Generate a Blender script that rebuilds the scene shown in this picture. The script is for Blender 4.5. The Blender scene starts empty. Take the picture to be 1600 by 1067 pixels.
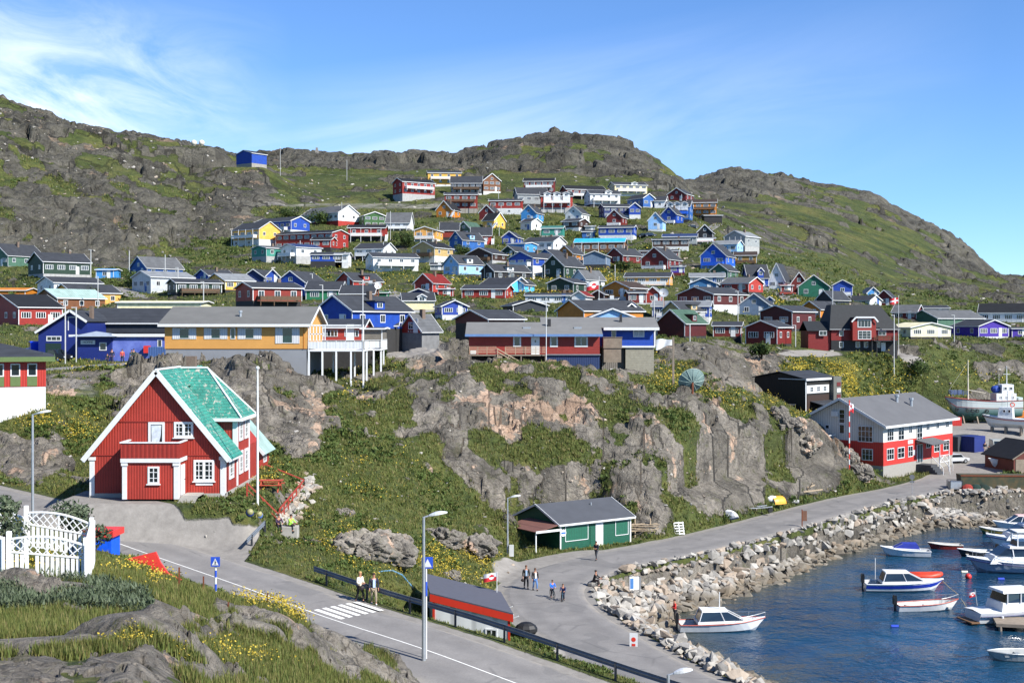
import bpy, math, random
import numpy as np
from mathutils import Vector
random.seed(7); RNG = np.random.default_rng(11)
SC = bpy.context.scene
COL = SC.collection
F = 2000.0; HY = 508.0; CH = 24.0        # focal length and horizon row (1600 px wide photo), eye height over the water
# ---------------- camera ----------------
cam = bpy.data.cameras.new('camera'); cam.sensor_width = 36; cam.lens = 45
cam.shift_y = -(533.5 - HY) / 1600; cam.clip_start = 0.5; cam.clip_end = 20000
camo = bpy.data.objects.new('camera', cam); COL.objects.link(camo)
camo.location = (0, 0, CH); camo.rotation_euler = (math.pi/2, 0, 0); SC.camera = camo
# ---------------- sky, sun, exposure ----------------
SUN_EL = math.radians(40); sx, sy = 0.80, -0.60          # towards the sun, in plan
w = bpy.data.worlds.new('World'); SC.world = w; w.use_nodes = True
nt = w.node_tree; nt.nodes.clear(); L = nt.links.new
N = nt.nodes.new
sky = N('ShaderNodeTexSky'); sky.sky_type = 'NISHITA'; sky.sun_disc = False
sky.sun_elevation = SUN_EL; sky.sun_rotation = math.atan2(sx, sy)
sky.air_density = 0.8; sky.dust_density = 0.0; sky.ozone_density = 4.0; sky.altitude = 300
tc = N('ShaderNodeTexCoord'); sep = N('ShaderNodeSeparateXYZ'); L(tc.outputs['Generated'], sep.inputs[0])
def wmath(op, a, b=None, c=None, clamp=False):
    n = N('ShaderNodeMath'); n.operation = op; n.use_clamp = clamp
    for i, v in enumerate((a, b, c)):
        if v is None: continue
        if isinstance(v, (int, float)): n.inputs[i].default_value = v
        else: L(v, n.inputs[i])
    return n.outputs[0]
# thin cirrus: direction -> (azimuth, elevation) plane, long streaks, denser to the left
az = wmath('ARCTAN2', sep.outputs[0], sep.outputs[1]); el = wmath('ARCSINE', sep.outputs[2])
comb = N('ShaderNodeCombineXYZ')
L(wmath('ADD', wmath('MULTIPLY', az, 2.6), wmath('MULTIPLY', el, 2.0)), comb.inputs[0])
L(wmath('SUBTRACT', wmath('MULTIPLY', el, 13.0), wmath('MULTIPLY', az, 3.0)), comb.inputs[1])
n1 = N('ShaderNodeTexNoise'); n1.inputs['Scale'].default_value = 1.1; n1.inputs['Detail'].default_value = 9
n1.inputs['Roughness'].default_value = 0.58; n1.inputs['Distortion'].default_value = 0.9; L(comb.outputs[0], n1.inputs['Vector'])
def wband(v, c, wd):      # soft bump around c
    return wmath('SUBTRACT', 1.0, wmath('DIVIDE', wmath('ABSOLUTE', wmath('SUBTRACT', v, c)), wd), clamp=True)
leftb = wmath('MULTIPLY', wband(az, -0.37, 0.2), wband(el, 0.165, 0.085)); n2 = N('ShaderNodeTexNoise'); n2.inputs['Scale'].default_value = 1.7; n2.inputs['Detail'].default_value = 10; n2.inputs['Roughness'].default_value = 0.62; n2.inputs['Distortion'].default_value = 1.4; cb2 = N('ShaderNodeCombineXYZ'); L(wmath('MULTIPLY', az, 5.0), cb2.inputs[0]); L(wmath('ADD', wmath('MULTIPLY', el, 11.0), wmath('MULTIPLY', az, 4.0)), cb2.inputs[1]); L(cb2.outputs[0], n2.inputs['Vector']); puff = wmath('MULTIPLY', wmath('SUBTRACT', n2.outputs[0], 0.38, clamp=True), 3.4)
midb = wmath('MULTIPLY', wband(az, -0.06, 0.42), wband(wmath('SUBTRACT', el, wmath('MULTIPLY', az, 0.14)), 0.135, 0.085))
cov = wmath('ADD', wmath('MULTIPLY', leftb, 0.45), wmath('MULTIPLY', midb, 0.75))
wisps = wmath('ADD', wmath('MULTIPLY', wmath('SUBTRACT', n1.outputs[0], 0.36, clamp=True), 2.2), 0.22)
cf = wmath('MULTIPLY', wmath('ADD', wmath('MULTIPLY', cov, wisps), wmath('MULTIPLY', leftb, puff)), 0.9, clamp=True)
hs = N('ShaderNodeHueSaturation'); hs.inputs['Saturation'].default_value = 1.0; hs.inputs['Value'].default_value = 1.0
gm = N('ShaderNodeGamma'); gm.inputs['Gamma'].default_value = 1.0
tint = N('ShaderNodeMix'); tint.data_type = 'RGBA'; tint.blend_type = 'MULTIPLY'; tint.inputs['Factor'].default_value = 1
tint.inputs['B'].default_value = (0.76, 0.97, 1.2, 1)
L(sky.outputs[0], tint.inputs['A']); L(tint.outputs['Result'], hs.inputs['Color'])
mx = N('ShaderNodeMix'); mx.data_type = 'RGBA'; L(cf, mx.inputs['Factor'])
L(hs.outputs[0], mx.inputs['A']); mx.inputs['B'].default_value = (7.6, 8.3, 9.3, 1)
bg = N('ShaderNodeBackground'); bg.inputs['Strength'].default_value = 0.085; L(mx.outputs['Result'], bg.inputs[0])
wo = N('ShaderNodeOutputWorld'); L(bg.outputs[0], wo.inputs[0])
sl = bpy.data.lights.new('sun', 'SUN'); sl.energy = 4.6; sl.angle = math.radians(0.5); sl.color = (1.0, 0.955, 0.89)
so = bpy.data.objects.new('sun', sl); COL.objects.link(so)
h = math.hypot(sx, sy); SUNV = Vector((sx/h*math.cos(SUN_EL), sy/h*math.cos(SUN_EL), math.sin(SUN_EL)))
so.rotation_euler = SUNV.to_track_quat('Z', 'Y').to_euler()
SC.view_settings.view_transform = 'Standard'; SC.view_settings.look = 'None'
SC.view_settings.exposure = 0.95; SC.view_settings.gamma = 1.0
SC.cycles.max_bounces = 5; SC.cycles.diffuse_bounces = 2; SC.cycles.glossy_bounces = 2; SC.cycles.transparent_max_bounces = 4
SC.cycles.caustics_reflective = False; SC.cycles.caustics_refractive = False

# ---------------- helpers ----------------
def P(px, py, d): return Vector(((px-800)/F*d, d, CH-(py-HY)/F*d))
def tag(o, label=None, cat=None, group=None, kind=None):
    if label: o['label'] = label
    if cat: o['category'] = cat
    if group: o['group'] = group
    if kind: o['kind'] = kind
    return o
def empty(name, loc, rz=0.0, label=None, cat=None, group=None, parent=None):
    o = bpy.data.objects.new(name, None); COL.objects.link(o); o.location = loc; o.rotation_euler = (0, 0, rz)
    o.empty_display_size = 0.2
    if parent: o.parent = parent
    return tag(o, label, cat, group)
def lin(c):
    if isinstance(c, str):
        c = [int(c[i:i+2], 16)/255 for i in (0, 2, 4)]
        c = [x/12.92 if x <= .04045 else ((x+.055)/1.055)**2.4 for x in c]
    return tuple(c)+(1,)
MATS = {}
def mat(name, col, rough=.7, kind='plain', amt=.12, scale=3.0, metal=0.0, bump=.0, col2=None, pitch=.15, spec=.5, alpha=1.0):
    if name in MATS: return MATS[name]
    m = bpy.data.materials.new(name); m.use_nodes = True; t = m.node_tree; b = t.nodes['Principled BSDF']
    b.inputs['Roughness'].default_value = rough; b.inputs['Metallic'].default_value = metal
    b.inputs['Specular IOR Level'].default_value = spec
    c = lin(col); tcn = t.nodes.new('ShaderNodeTexCoord'); n = t.nodes.new('ShaderNodeTexNoise')
    n.inputs['Scale'].default_value = scale; n.inputs['Detail'].default_value = 6; n.inputs['Roughness'].default_value = .6
    t.links.new(tcn.outputs['Object'], n.inputs['Vector'])
    r = t.nodes.new('ShaderNodeValToRGB'); e = r.color_ramp.elements
    c2 = lin(col2) if col2 else tuple(min(1, x*(1+amt)) for x in c[:3])+(1,)
    e[0].position = .3; e[0].color = tuple(x*(1-amt) for x in c[:3])+(1,); e[1].position = .72; e[1].color = c2
    t.links.new(n.outputs[0], r.inputs[0]); out = r.outputs[0]
    if kind in ('clap', 'board', 'plank', 'corr'):
        wv = t.nodes.new('ShaderNodeTexWave'); wv.wave_profile = 'SAW' if kind in ('clap', 'plank') else 'SIN'
        wv.bands_direction = 'Z' if kind in ('clap', 'plank') else 'X'
        mp = t.nodes.new('ShaderNodeMapping'); wv.inputs['Scale'].default_value = 1.0
        k = 1/pitch*0.3142
        mp.inputs['Scale'].default_value = (k, 0, 0) if wv.bands_direction == 'X' else (0, 0, k)
        if wv.bands_direction == 'X':   # boards run up the wall on every side: use x + y
            sp = t.nodes.new('ShaderNodeSeparateXYZ'); cb = t.nodes.new('ShaderNodeCombineXYZ'); ad = t.nodes.new('ShaderNodeMath')
            t.links.new(tcn.outputs['Object'], sp.inputs[0]); t.links.new(sp.outputs[0], ad.inputs[0]); t.links.new(sp.outputs[1], ad.inputs[1])
            t.links.new(ad.outputs[0], cb.inputs[0]); t.links.new(cb.outputs[0], mp.inputs[0])
        else: t.links.new(tcn.outputs['Object'], mp.inputs[0])
        t.links.new(mp.outputs[0], wv.inputs['Vector'])
        rr = t.nodes.new('ShaderNodeValToRGB'); q = rr.color_ramp.elements
        q[0].position = .02; q[0].color = (.45, .45, .45, 1); q[1].position = .22; q[1].color = (1, 1, 1, 1)
        t.links.new(wv.outputs['Fac'], rr.inputs[0])
        ml = t.nodes.new('ShaderNodeMix'); ml.data_type = 'RGBA'; ml.blend_type = 'MULTIPLY'; ml.inputs['Factor'].default_value = .55
        t.links.new(out, ml.inputs['A']); t.links.new(rr.outputs[0], ml.inputs['B']); out = ml.outputs['Result']
        bp = t.nodes.new('ShaderNodeBump'); bp.inputs['Strength'].default_value = .5; bp.inputs['Distance'].default_value = .03
        t.links.new(wv.outputs['Fac'], bp.inputs['Height']); t.links.new(bp.outputs[0], b.inputs['Normal'])
    elif bump:
        bp = t.nodes.new('ShaderNodeBump'); bp.inputs['Strength'].default_value = bump; bp.inputs['Distance'].default_value = .05
        t.links.new(n.outputs[0], bp.inputs['Height']); t.links.new(bp.outputs[0], b.inputs['Normal'])
    t.links.new(out, b.inputs['Base Color'])
    if alpha < 1: b.inputs['Alpha'].default_value = alpha
    MATS[name] = m; return m
class MB:
    """collects shapes, then links them as one mesh object"""
    def __init__(s): s.v = []; s.f = []; s.m = []; s.cur = 0
    def add(s, vs, fs):
        b = len(s.v); s.v += [tuple(x) for x in vs]; s.f += [tuple(b+i for i in f) for f in fs]; s.m += [s.cur]*len(fs); return s
    def box(s, x0, x1, y0, y1, z0, z1):
        return s.add([(x0,y0,z0),(x1,y0,z0),(x1,y1,z0),(x0,y1,z0),(x0,y0,z1),(x1,y0,z1),(x1,y1,z1),(x0,y1,z1)],
                     [(0,3,2,1),(4,5,6,7),(0,1,5,4),(1,2,6,5),(2,3,7,6),(3,0,4,7)])
    def cbox(s, c, sx, sy, sz, rz=0):
        a, b = math.cos(rz), math.sin(rz); vs = []
        for z in (-.5, .5):
            for x, y in ((-.5,-.5),(.5,-.5),(.5,.5),(-.5,.5)):
                X, Y = x*sx, y*sy; vs.append((c[0]+a*X-b*Y, c[1]+b*X+a*Y, c[2]+z*sz))
        return s.add(vs, [(0,3,2,1),(4,5,6,7),(0,1,5,4),(1,2,6,5),(2,3,7,6),(3,0,4,7)])
    def prism(s, poly, axis, a, b):
        """poly of 2-D points extruded along axis from a to b; axis 'y': (x,z), 'x': (y,z), 'z': (x,y)"""
        def pt(p, t): return {'y': (p[0], t, p[1]), 'x': (t, p[0], p[1]), 'z': (p[0], p[1], t)}[axis]
        n = len(poly); vs = [pt(p, a) for p in poly]+[pt(p, b) for p in poly]
        fs = [tuple(range(n)), tuple(range(2*n-1, n-1, -1))]+[(i, n+i, n+(i+1) % n, (i+1) % n) for i in range(n)]
        return s.add(vs, fs)
    def beam(s, a, b, w, h=None):
        h = h or w; a, b = Vector(a), Vector(b); d = (b-a)
        if d.length < 1e-6: return s
        d.normalize(); u = d.cross(Vector((0,0,1)))
        if u.length < .05: u = Vector((1,0,0))
        u.normalize(); v = u.cross(d); u = u*(w/2); v = v*(h/2)
        return s.add([a-u-v, a+u-v, a+u+v, a-u+v, b-u-v, b+u-v, b+u+v, b-u+v],
                     [(0,3,2,1),(4,5,6,7),(0,1,5,4),(1,2,6,5),(2,3,7,6),(3,0,4,7)])
    def tube(s, pts, r, n=8, cap=True):
        pts = [Vector(p) for p in pts]; rs = r if isinstance(r, (list, tuple)) else [r]*len(pts); rings = []
        for i, p in enumerate(pts):
            d = (pts[min(i+1, len(pts)-1)]-pts[max(i-1, 0)]); d.normalize()
            u = d.cross(Vector((0,0,1)));  u = Vector((1,0,0)) if u.length < .05 else u.normalized(); v = u.cross(d)
            rings.append([p+(u*math.cos(t)+v*math.sin(t))*rs[i] for t in [2*math.pi*k/n for k in range(n)]])
        vs = [q for g in rings for q in g]; fs = []
        for i in range(len(pts)-1):
            for k in range(n): fs.append((i*n+k, i*n+(k+1) % n, (i+1)*n+(k+1) % n, (i+1)*n+k))
        if cap: fs += [tuple(range(n-1, -1, -1)), tuple((len(pts)-1)*n+k for k in range(n))]
        return s.add(vs, fs)
    def loft(s, rings, cap=True, closed=True):
        n = len(rings[0]); vs = [q for g in rings for q in g]; fs = []
        for i in range(len(rings)-1):
            for k in range(n if closed else n-1): fs.append((i*n+k, i*n+(k+1) % n, (i+1)*n+(k+1) % n, (i+1)*n+k))
        if cap: fs += [tuple(range(n-1, -1, -1)), tuple((len(rings)-1)*n+k for k in range(n))]
        return s.add(vs, fs)
    def ball(s, c, rx, ry=None, rz=None, n=10, m=7):
        ry = ry or rx; rz = rz or rx; rings = []
        for j in range(m+1):
            t = math.pi*(.03+.94*j/m); rings.append([(c[0]+rx*math.sin(t)*math.cos(2*math.pi*k/n), c[1]+ry*math.sin(t)*math.sin(2*math.pi*k/n), c[2]-rz*math.cos(t)) for k in range(n)])
        return s.loft(rings)
    def build(s, name, mats, parent=None, loc=None, smooth=False, bevel=0):
        me = bpy.data.meshes.new(name); me.from_pydata(s.v, [], s.f); mats = mats if isinstance(mats, (list, tuple)) else [mats]
        for m in mats: me.materials.append(m)
        if len(mats) > 1: me.polygons.foreach_set('material_index', s.m)
        if smooth: me.polygons.foreach_set('use_smooth', [True]*len(me.polygons))
        o = bpy.data.objects.new(name, me); COL.objects.link(o)
        if parent: o.parent = parent
        if loc: o.location = loc
        if bevel:
            bm = o.modifiers.new('bevel', 'BEVEL'); bm.width = bevel; bm.segments = 2; bm.limit_method = 'ANGLE'
        return o
# ================= terrain: one height field sheet =================
ROWS = [  # feature curves, each a polyline of (px, d, py) across the view, near to far
 [(-500,9,1175),(200,9,1200),(600,9,1800),(1000,9,3000),(2200,9,3600)],
 [(-500,24,985),(-200,24,1000),(0,23,1022),(60,23,1018),(130,23,1012),(220,23,1006),(300,24,1035),(360,25,1062),(500,26,1120),(600,27,1170),(700,27,1240),(800,27,1330),(1000,28,1560),(1300,28,1800),(2200,28,1900)],
 [(-500,36,880),(-200,37,892),(0,38,900),(150,40,898),(200,43,893),(270,46,905),(300,47,923),(360,50,936),(440,51,945),(500,53,988),(560,55,1012),(640,59,1037),(700,59,1068),(800,54,1135),(900,47,1240),(1000,43,1340),(1200,39,1500),(1600,36,1700),(2200,34,1800)],
 [(-500,100,735),(-200,90,752),(0,80,800),(150,77,850),(200,76,868),(300,72,905),(400,69,943),(500,66,985),(600,63,1020),(700,60,1062),(800,55.5,1110),(900,51,1170),(1000,48,1240),(1200,44,1400),(1600,41,1600),(2200,38,1750)],
 [(-500,112,722),(-200,108,728),(0,104,735),(100,100,755),(150,97,776),(200,93,792),(300,90,810),(400,84,850),(421,80,873),(500,76,905),(549,73,935),(600,70.5,950),(700,67.5,978),(830,64.5,1013),(937,61,1047),(1000,58,1075),(1200,50,1250),(1600,46,1500),(2200,44,1600)],
 [(-500,118,712),(0,109,722),(150,101,765),(200,98,783),(300,96,800),(400,93,818),(450,88,852),(500,80,900),(560,78,925),(600,77,950),(650,78,985),(700,79,1014),(800,80,1028),(900,79,1034),(1000,74,1070),(1100,68,1120),(1200,60,1200),(1600,55,1260),(2200,52,1300)],
 [(-500,124,720),(0,108.5,712),(60,109,712),(100,107,738),(150,104,760),(200,101,778),(300,100,783),(400,97,805),(450,95,822),(500,90,850),(600,88,895),(650,91,912),(700,98,905),(760,106,890),(800,110,884),(900,118,862),(1000,122,850),(1100,128,835),(1200,136,815),(1300,148,790),(1350,156,776),(1400,168,755),(1500,188,728),(1600,205,710),(2200,230,690)],
 [(-500,138,640),(0,115,645),(72,116,622),(110,117,650),(150,112,690),(300,109,720),(400,108,740),(450,105,760),(500,103,770),(600,107,780),(650,110,795),(700,118,800),(760,122,800),(800,124,790),(900,127,790),(1000,129,785),(1100,132,770),(1160,137,760),(1200,142,765),(1280,153,735),(1340,162,735),(1380,172,744),(1400,178,738),(1500,205,700),(1600,225,680),(2200,245,660)],
 [(-500,160,600),(0,132,606),(150,128,620),(300,122,640),(400,122,650),(500,122,680),(600,125,680),(700,130,670),(800,134,665),(900,136,660),(1000,137,655),(1060,138,660),(1100,140,670),(1150,145,690),(1200,151,695),(1260,157,680),(1290,160,690),(1340,167,728),(1400,184,730),(1500,215,690),(1600,232,672),(2200,250,650)],
 [(-500,170,590),(0,147,590),(100,146,588),(150,144,584),(220,140,574),(300,135,563),(380,134,561),(430,135,570),(480,136,588),(520,138,594),(560,142,598),(600,143,588),(650,144,572),(720,146,560),(800,148,561),(850,148,568),(920,148,578),(1000,150,590),(1082,150,610),(1150,155,630),(1200,160,642),(1250,166,658),(1290,168,680),(1340,175,722),(1400,190,722),(1500,220,680),(1600,236,665),(2200,255,640)],
 [(-500,190,575),(0,162,573),(150,161,568),(250,160,566),(300,155,570),(400,155,575),(500,155,582),(560,156,580),(600,160,558),(700,160,553),(800,165,553),(900,165,565),(1000,165,585),(1100,170,598),(1200,180,632),(1250,188,642),(1300,198,655),(1400,212,690),(1500,228,667),(1600,242,655),(2200,262,630)],
 [(-500,230,540),(0,205,538),(100,205,536),(200,200,540),(300,200,545),(500,195,550),(600,190,547),(700,190,545),(800,190,545),(900,195,548),(1000,195,560),(1100,200,562),(1200,215,585),(1300,222,600),(1400,228,612),(1480,238,625),(1600,252,620),(2200,280,590)],
 [(-500,250,520),(0,240,512),(150,235,520),(300,235,525),(500,230,528),(600,225,530),(900,225,530),(1000,225,532),(1100,230,538),(1200,238,545),(1300,246,549),(1400,250,551),(1450,256,545),(1500,270,536),(1600,285,531),(2200,300,525)],
 [(-500,310,490),(0,290,480),(150,280,487),(300,275,482),(500,270,482),(1000,270,490),(1100,268,500),(1200,272,512),(1300,290,505),(1400,300,507),(1500,315,514),(1600,330,512),(2200,340,515)],
 [(-500,360,450),(0,330,437),(150,335,432),(300,330,438),(500,325,440),(1000,325,440),(1100,325,447),(1200,325,462),(1300,335,473),(1400,350,487),(1500,370,499),(1600,380,499),(2200,390,500)],
 [(-500,400,400),(0,380,400),(150,385,410),(300,385,410),(400,400,395),(1000,400,398),(1100,400,404),(1200,395,425),(1300,395,444),(1400,410,464),(1500,430,477),(1600,450,482),(2200,460,485)],
 [(-500,440,330),(0,430,330),(150,440,345),(300,450,365),(400,470,352),(1000,480,350),(1100,480,358),(1200,470,392),(1300,470,420),(1400,490,450),(1500,500,466),(1600,520,472),(2200,530,475)],
 [(-500,520,200),(0,510,240),(150,520,265),(300,530,290),(400,545,285),(500,560,298),(700,560,298),(900,570,298),(1050,560,304),(1100,550,318),(1200,560,360),(1300,580,390),(1400,600,425),(1500,620,450),(1600,640,458),(2200,650,465)],
 [(-500,600,110),(0,590,155),(50,590,172),(100,590,186),(150,595,197),(200,600,207),(250,600,215),(300,610,226),(330,610,236),(350,615,246),(370,620,256),(410,650,258),(430,700,250),(450,720,246),(490,720,238),(550,720,240),(620,720,240),(700,720,236),(750,720,232),(780,720,225),(820,720,215),(870,720,210),(900,720,211),(940,720,219),(980,720,230),(1010,715,240),(1040,705,258),(1060,700,274),(1075,700,300),(1100,690,322),(1200,700,330),(1300,720,348),(1400,720,385),(1500,720,432),(1600,730,450),(2200,750,460)],
 [(-500,1000,250),(330,1000,262),(345,1000,242),(380,1000,240),(420,1000,243),(460,1000,250),(500,1000,262),(1030,1000,300),(1060,1000,286),(1080,1000,285),(1100,1000,278),(1130,1000,270),(1160,1000,269),(1200,1000,272),(1240,1000,277),(1270,1000,283),(1300,1000,290),(1340,1000,298),(1380,1000,313),(1420,1000,330),(1450,1000,343),(1480,1000,360),(1510,1000,382),(1530,1000,400),(1550,1000,421),(1558,1000,430),(1600,1000,436),(1700,1000,442),(2200,1000,450)],
 [(-500,1500,320),(500,1500,330),(1060,1500,330),(1500,1500,430),(1600,1500,450),(2200,1500,460)],
 [(-500,6000,500),(2200,6000,500)],
]
PX0, PX1, NPX = -480.0, 2080.0, 961
PXS = np.linspace(PX0, PX1, NPX)
dens = []                                    # rows of the grid, log spaced, finer where the view is steep
dd = 9.5
while dd < 5900:
    dens.append(dd)
    q = .005 if dd < 40 else .0035 if dd < 100 else .0017 if dd < 165 else .0032 if dd < 260 else .0038 if dd < 620 else .0032 if dd < 760 else .006 if dd < 1050 else .03
    dd *= 1+q
DS = np.array(dens); NR = len(DS); LD = np.log(DS)
def base_py():
    A = np.zeros((NR, NPX)); K = len(ROWS); RD = np.zeros((K, NPX)); RP = np.zeros((K, NPX))
    for k, r in enumerate(ROWS):
        r = np.array(r, float); RD[k] = np.log(np.interp(PXS, r[:,0], r[:,1])); RP[k] = np.interp(PXS, r[:,0], r[:,2])
    for j in range(NPX): A[:, j] = np.interp(LD, RD[:, j], RP[:, j])
    return A
def blur(A, ky, kx):
    for ax, k in ((0, ky), (1, kx)):
        if k < 1: continue
        g = np.exp(-.5*(np.arange(-2*k, 2*k+1)/k)**2); g /= g.sum(); pad = [(0,0),(0,0)]; pad[ax] = (2*k, 2*k)
        B = np.pad(A, pad, mode='edge'); out = np.zeros_like(A)
        for i, gv in enumerate(g): out += gv*(B[i:i+A.shape[0], :] if ax == 0 else B[:, i:i+A.shape[1]])
        A = out
    return A
PYB = base_py()
Dg, PXg = np.meshgrid(DS, PXS, indexing='ij')
Zb = CH-(PYB-HY)/F*Dg
Zb = blur(Zb, 4, 3)
X = (PXg-800)/F*Dg; Y = Dg
# ---- numpy noise ----
def hsh(i, j, k, s):
    h = (i.astype(np.int64)*73856093) ^ (j.astype(np.int64)*19349663) ^ (k*83492791 if isinstance(k, int) else k.astype(np.int64)*83492791) ^ (s*2654435)
    h = (h ^ (h >> 13))*1274126177 & 0x7fffffff; h = (h ^ (h >> 15))*668265263 & 0x7fffffff
    return ((h ^ (h >> 11)) & 0xffffff)/float(0xffffff)
def vn(x, y, s=0):
    i = np.floor(x); j = np.floor(y); fx = x-i; fy = y-j; fx = fx*fx*fx*(fx*(fx*6-15)+10); fy = fy*fy*fy*(fy*(fy*6-15)+10)
    a = hsh(i, j, 0, s); b = hsh(i+1, j, 0, s); c = hsh(i, j+1, 0, s); d = hsh(i+1, j+1, 0, s)
    return (a*(1-fx)+b*fx)*(1-fy)+(c*(1-fx)+d*fx)*fy
def fbm(x, y, o=4, s=0):
    t = 0; a = .5; tot = 0
    for k in range(o): t = t+a*vn(x, y, s+k*17); tot += a; x = x*2.03+5.1; y = y*2.03+3.7; a *= .5
    return t/tot
def ridged(x, y, s=0): return 1-np.abs(2*vn(x, y, s)-1)
def facets(x, y, z, s):
    """tilted-plane cells: height in about -1..1 and distance to the crack"""
    ix, iy, iz = np.floor(x), np.floor(y), np.floor(z); b1 = np.full(x.shape, 9.); b2 = np.full(x.shape, 9.); h = np.zeros(x.shape)
    for a in (-1, 0, 1):
        for b in (-1, 0, 1):
            for c in (-1, 0, 1):
                i, j, k = ix+a, iy+b, iz+c
                r = hsh(i, j, k, s); r2 = hsh(i, j, k, s+7); r3 = hsh(i, j, k, s+13)
                dx, dy, dz = x-i-.1-.8*r, y-j-.1-.8*r2, z-k-.1-.8*r3; d = dx*dx+dy*dy+dz*dz
                hh = (r2*2-1)*.5+dx*(r3*2-1)+dy*(r*2-1)
                n = d < b1; b2 = np.where(n, b1, np.minimum(b2, d)); h = np.where(n, hh, h); b1 = np.where(n, d, b1)
    return h, np.sqrt(b2)-np.sqrt(b1)
def sst(a, b, x): t = np.clip((x-a)/(b-a), 0, 1); return t*t*(3-2*t)
# ---- masks ----
def field(blobs, base, soft=.35):
    M = np.full(PXg.shape, float(base)); py = HY+(CH-Zb)/Dg*F
    for (cx, cy, rx, ry, v, *rest) in blobs:
        a = math.radians(rest[0]) if rest else 0; ux = (PXg-cx)*math.cos(a)+(py-cy)*math.sin(a); uy = -(PXg-cx)*math.sin(a)+(py-cy)*math.cos(a)
        r = np.sqrt((ux/rx)**2+(uy/ry)**2); t = 1-sst(1-soft, 1+soft, r); M = M*(1-t)+v*t
    return M
ROCKF = [(800,400,900,160,.22),(300,400,300,50,.3),(120,235,330,95,.66,14),(200,320,240,70,.66),(380,330,60,30,.55),(120,372,100,34,.95),
 (450,290,110,45,.08,15),(560,330,170,55,.26),(380,300,60,30,.7),(700,252,380,18,.85),(880,240,150,28,.8),(600,290,90,16,.5),(1180,292,150,30,.85),(1330,320,130,30,.6,20),(1465,385,130,42,.97,38),
 (1250,345,120,40,.45),(1350,425,240,50,.36,10),(1130,360,60,30,.4),(1550,455,80,16,.6),(1400,375,60,20,.35),(1490,420,80,12,.5),
 (800,700,420,150,.70),(570,640,90,60,.25),(640,600,80,25,.45),(590,700,110,40,.3),(760,730,90,60,.75),(810,690,90,32,.12,10),(720,655,60,25,.5),(590,800,150,85,0,12),(720,880,120,55,.08),(480,860,70,40,.25),
 (300,620,160,58,.97),(440,640,55,75,.85),(430,700,60,40,.8),(60,650,60,25,.15),(130,640,50,35,.3),(50,715,80,32,.85),(130,690,50,40,.15),(100,600,60,18,.6),
 (960,560,60,12,.15),(1060,600,50,25,.1),(1100,650,50,60,.7),(1080,700,40,60,.6),(1150,720,45,80,.85),(1170,640,40,30,.3),(1215,720,30,60,.15),(1180,790,90,30,.05),(1290,700,55,50,.8,40),(1240,800,70,20,.1),
 (1320,600,190,42,.03),(1170,575,55,35,.85),(1100,550,60,20,.6),(1560,560,70,35,.45),(1200,645,60,15,.3),
 (690,550,90,22,.85),(560,560,60,20,.4),(370,740,80,60,.05),
 (300,960,520,80,-.3),(60,932,80,6,.9,8),(120,955,30,6,.5),(235,972,65,8,.95,5),(350,950,20,7,.7),(400,966,48,14,.8,8),(330,992,50,7,.7),(475,1005,45,11,.85,8),(550,1035,55,16,.9,15),(650,1062,60,18,1,15),
 (215,1042,85,24,1),(40,1052,75,20,1),(330,1062,40,14,1)]
FLOWF = [(1320,610,190,40,1.0),(1480,600,80,30,.5),(1175,785,60,14,.9,-10),(50,650,60,18,.6),(130,668,30,22,.6),(375,765,60,40,1),(330,800,30,6,.4),(600,745,60,50,.3),(600,870,140,40,.45,15),(720,888,95,26,.95,10),(1070,595,50,22,.95),(1120,640,25,40,.4),
 (830,452,60,14,.8),(935,430,60,14,.7),(900,380,200,40,.25),(700,430,200,30,.3),(1180,480,80,12,.5),(640,560,100,14,.3),(560,600,40,30,.6),(1000,565,90,14,.9),
 (440,955,50,22,.9),(240,895,70,22,.35),(150,1012,80,14,.5),(390,925,30,14,.8),(340,1030,90,20,.3),(60,890,70,12,.3),(120,580,60,10,.6),(1220,440,60,20,.4),(1130,480,40,12,.5)]
PINKF = [(800,690,330,130,.42),(805,632,85,46,1),(905,640,50,40,.85),(770,573,120,14,.85),(885,690,40,25,.7),(1112,625,34,30,.6),(1135,700,14,50,.35,20),(560,575,50,16,.6),(600,850,50,30,.6),(480,573,40,12,.8),(600,555,60,20,.7),(860,588,90,18,.7),(90,620,70,14,.8),(480,630,40,30,.3),(660,590,60,16,.6),(640,670,60,25,.35),(700,800,300,60,.25),(1300,680,50,40,.3),(560,870,60,14,.3)]
GRAVF = [(860,874,90,13,1,-6),(800,895,30,14,.8),(110,600,55,16,.5,20),(960,830,60,16,.4),(1130,820,60,8,.6,-12),(1265,553,55,6,.8),(1425,558,28,8,.8,25),(1520,700,130,45,1),(1250,808,200,6,.7,-14),(600,550,100,9,.7),(60,590,80,10,.2),(700,322,400,6,.5),(560,278,160,5,.4),(1150,300,50,12,.3)]
def wob(a): return a*(fbm(X/(Dg*.02)+a, np.log(Dg)*70, 3, 5)-.5)
rockf = np.clip(field(ROCKF, .25, .5)*np.where(Dg > 420, .9, 1)+(fbm(X/(Dg*.022), np.log(Dg)*38, 5, 3)-.5)*1.25+(fbm(X/(Dg*.05)+Y/(Dg*.08), np.log(Dg)*30, 3, 41)-.5)*.7, 0, 1)
gy, gx = np.gradient(Zb); slope = np.abs(gy/np.gradient(Y, axis=0))
rockm = sst(.30, .62, rockf+np.clip(slope-.75, 0, .5)*.35)
rockm = np.where(Dg > 1300, .6, rockm)
fz = fbm(X/(Dg*.012), np.log(Dg)*60, 4, 21); fz2 = fbm(X/(Dg*.03), np.log(Dg)*22, 4, 29)
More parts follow.
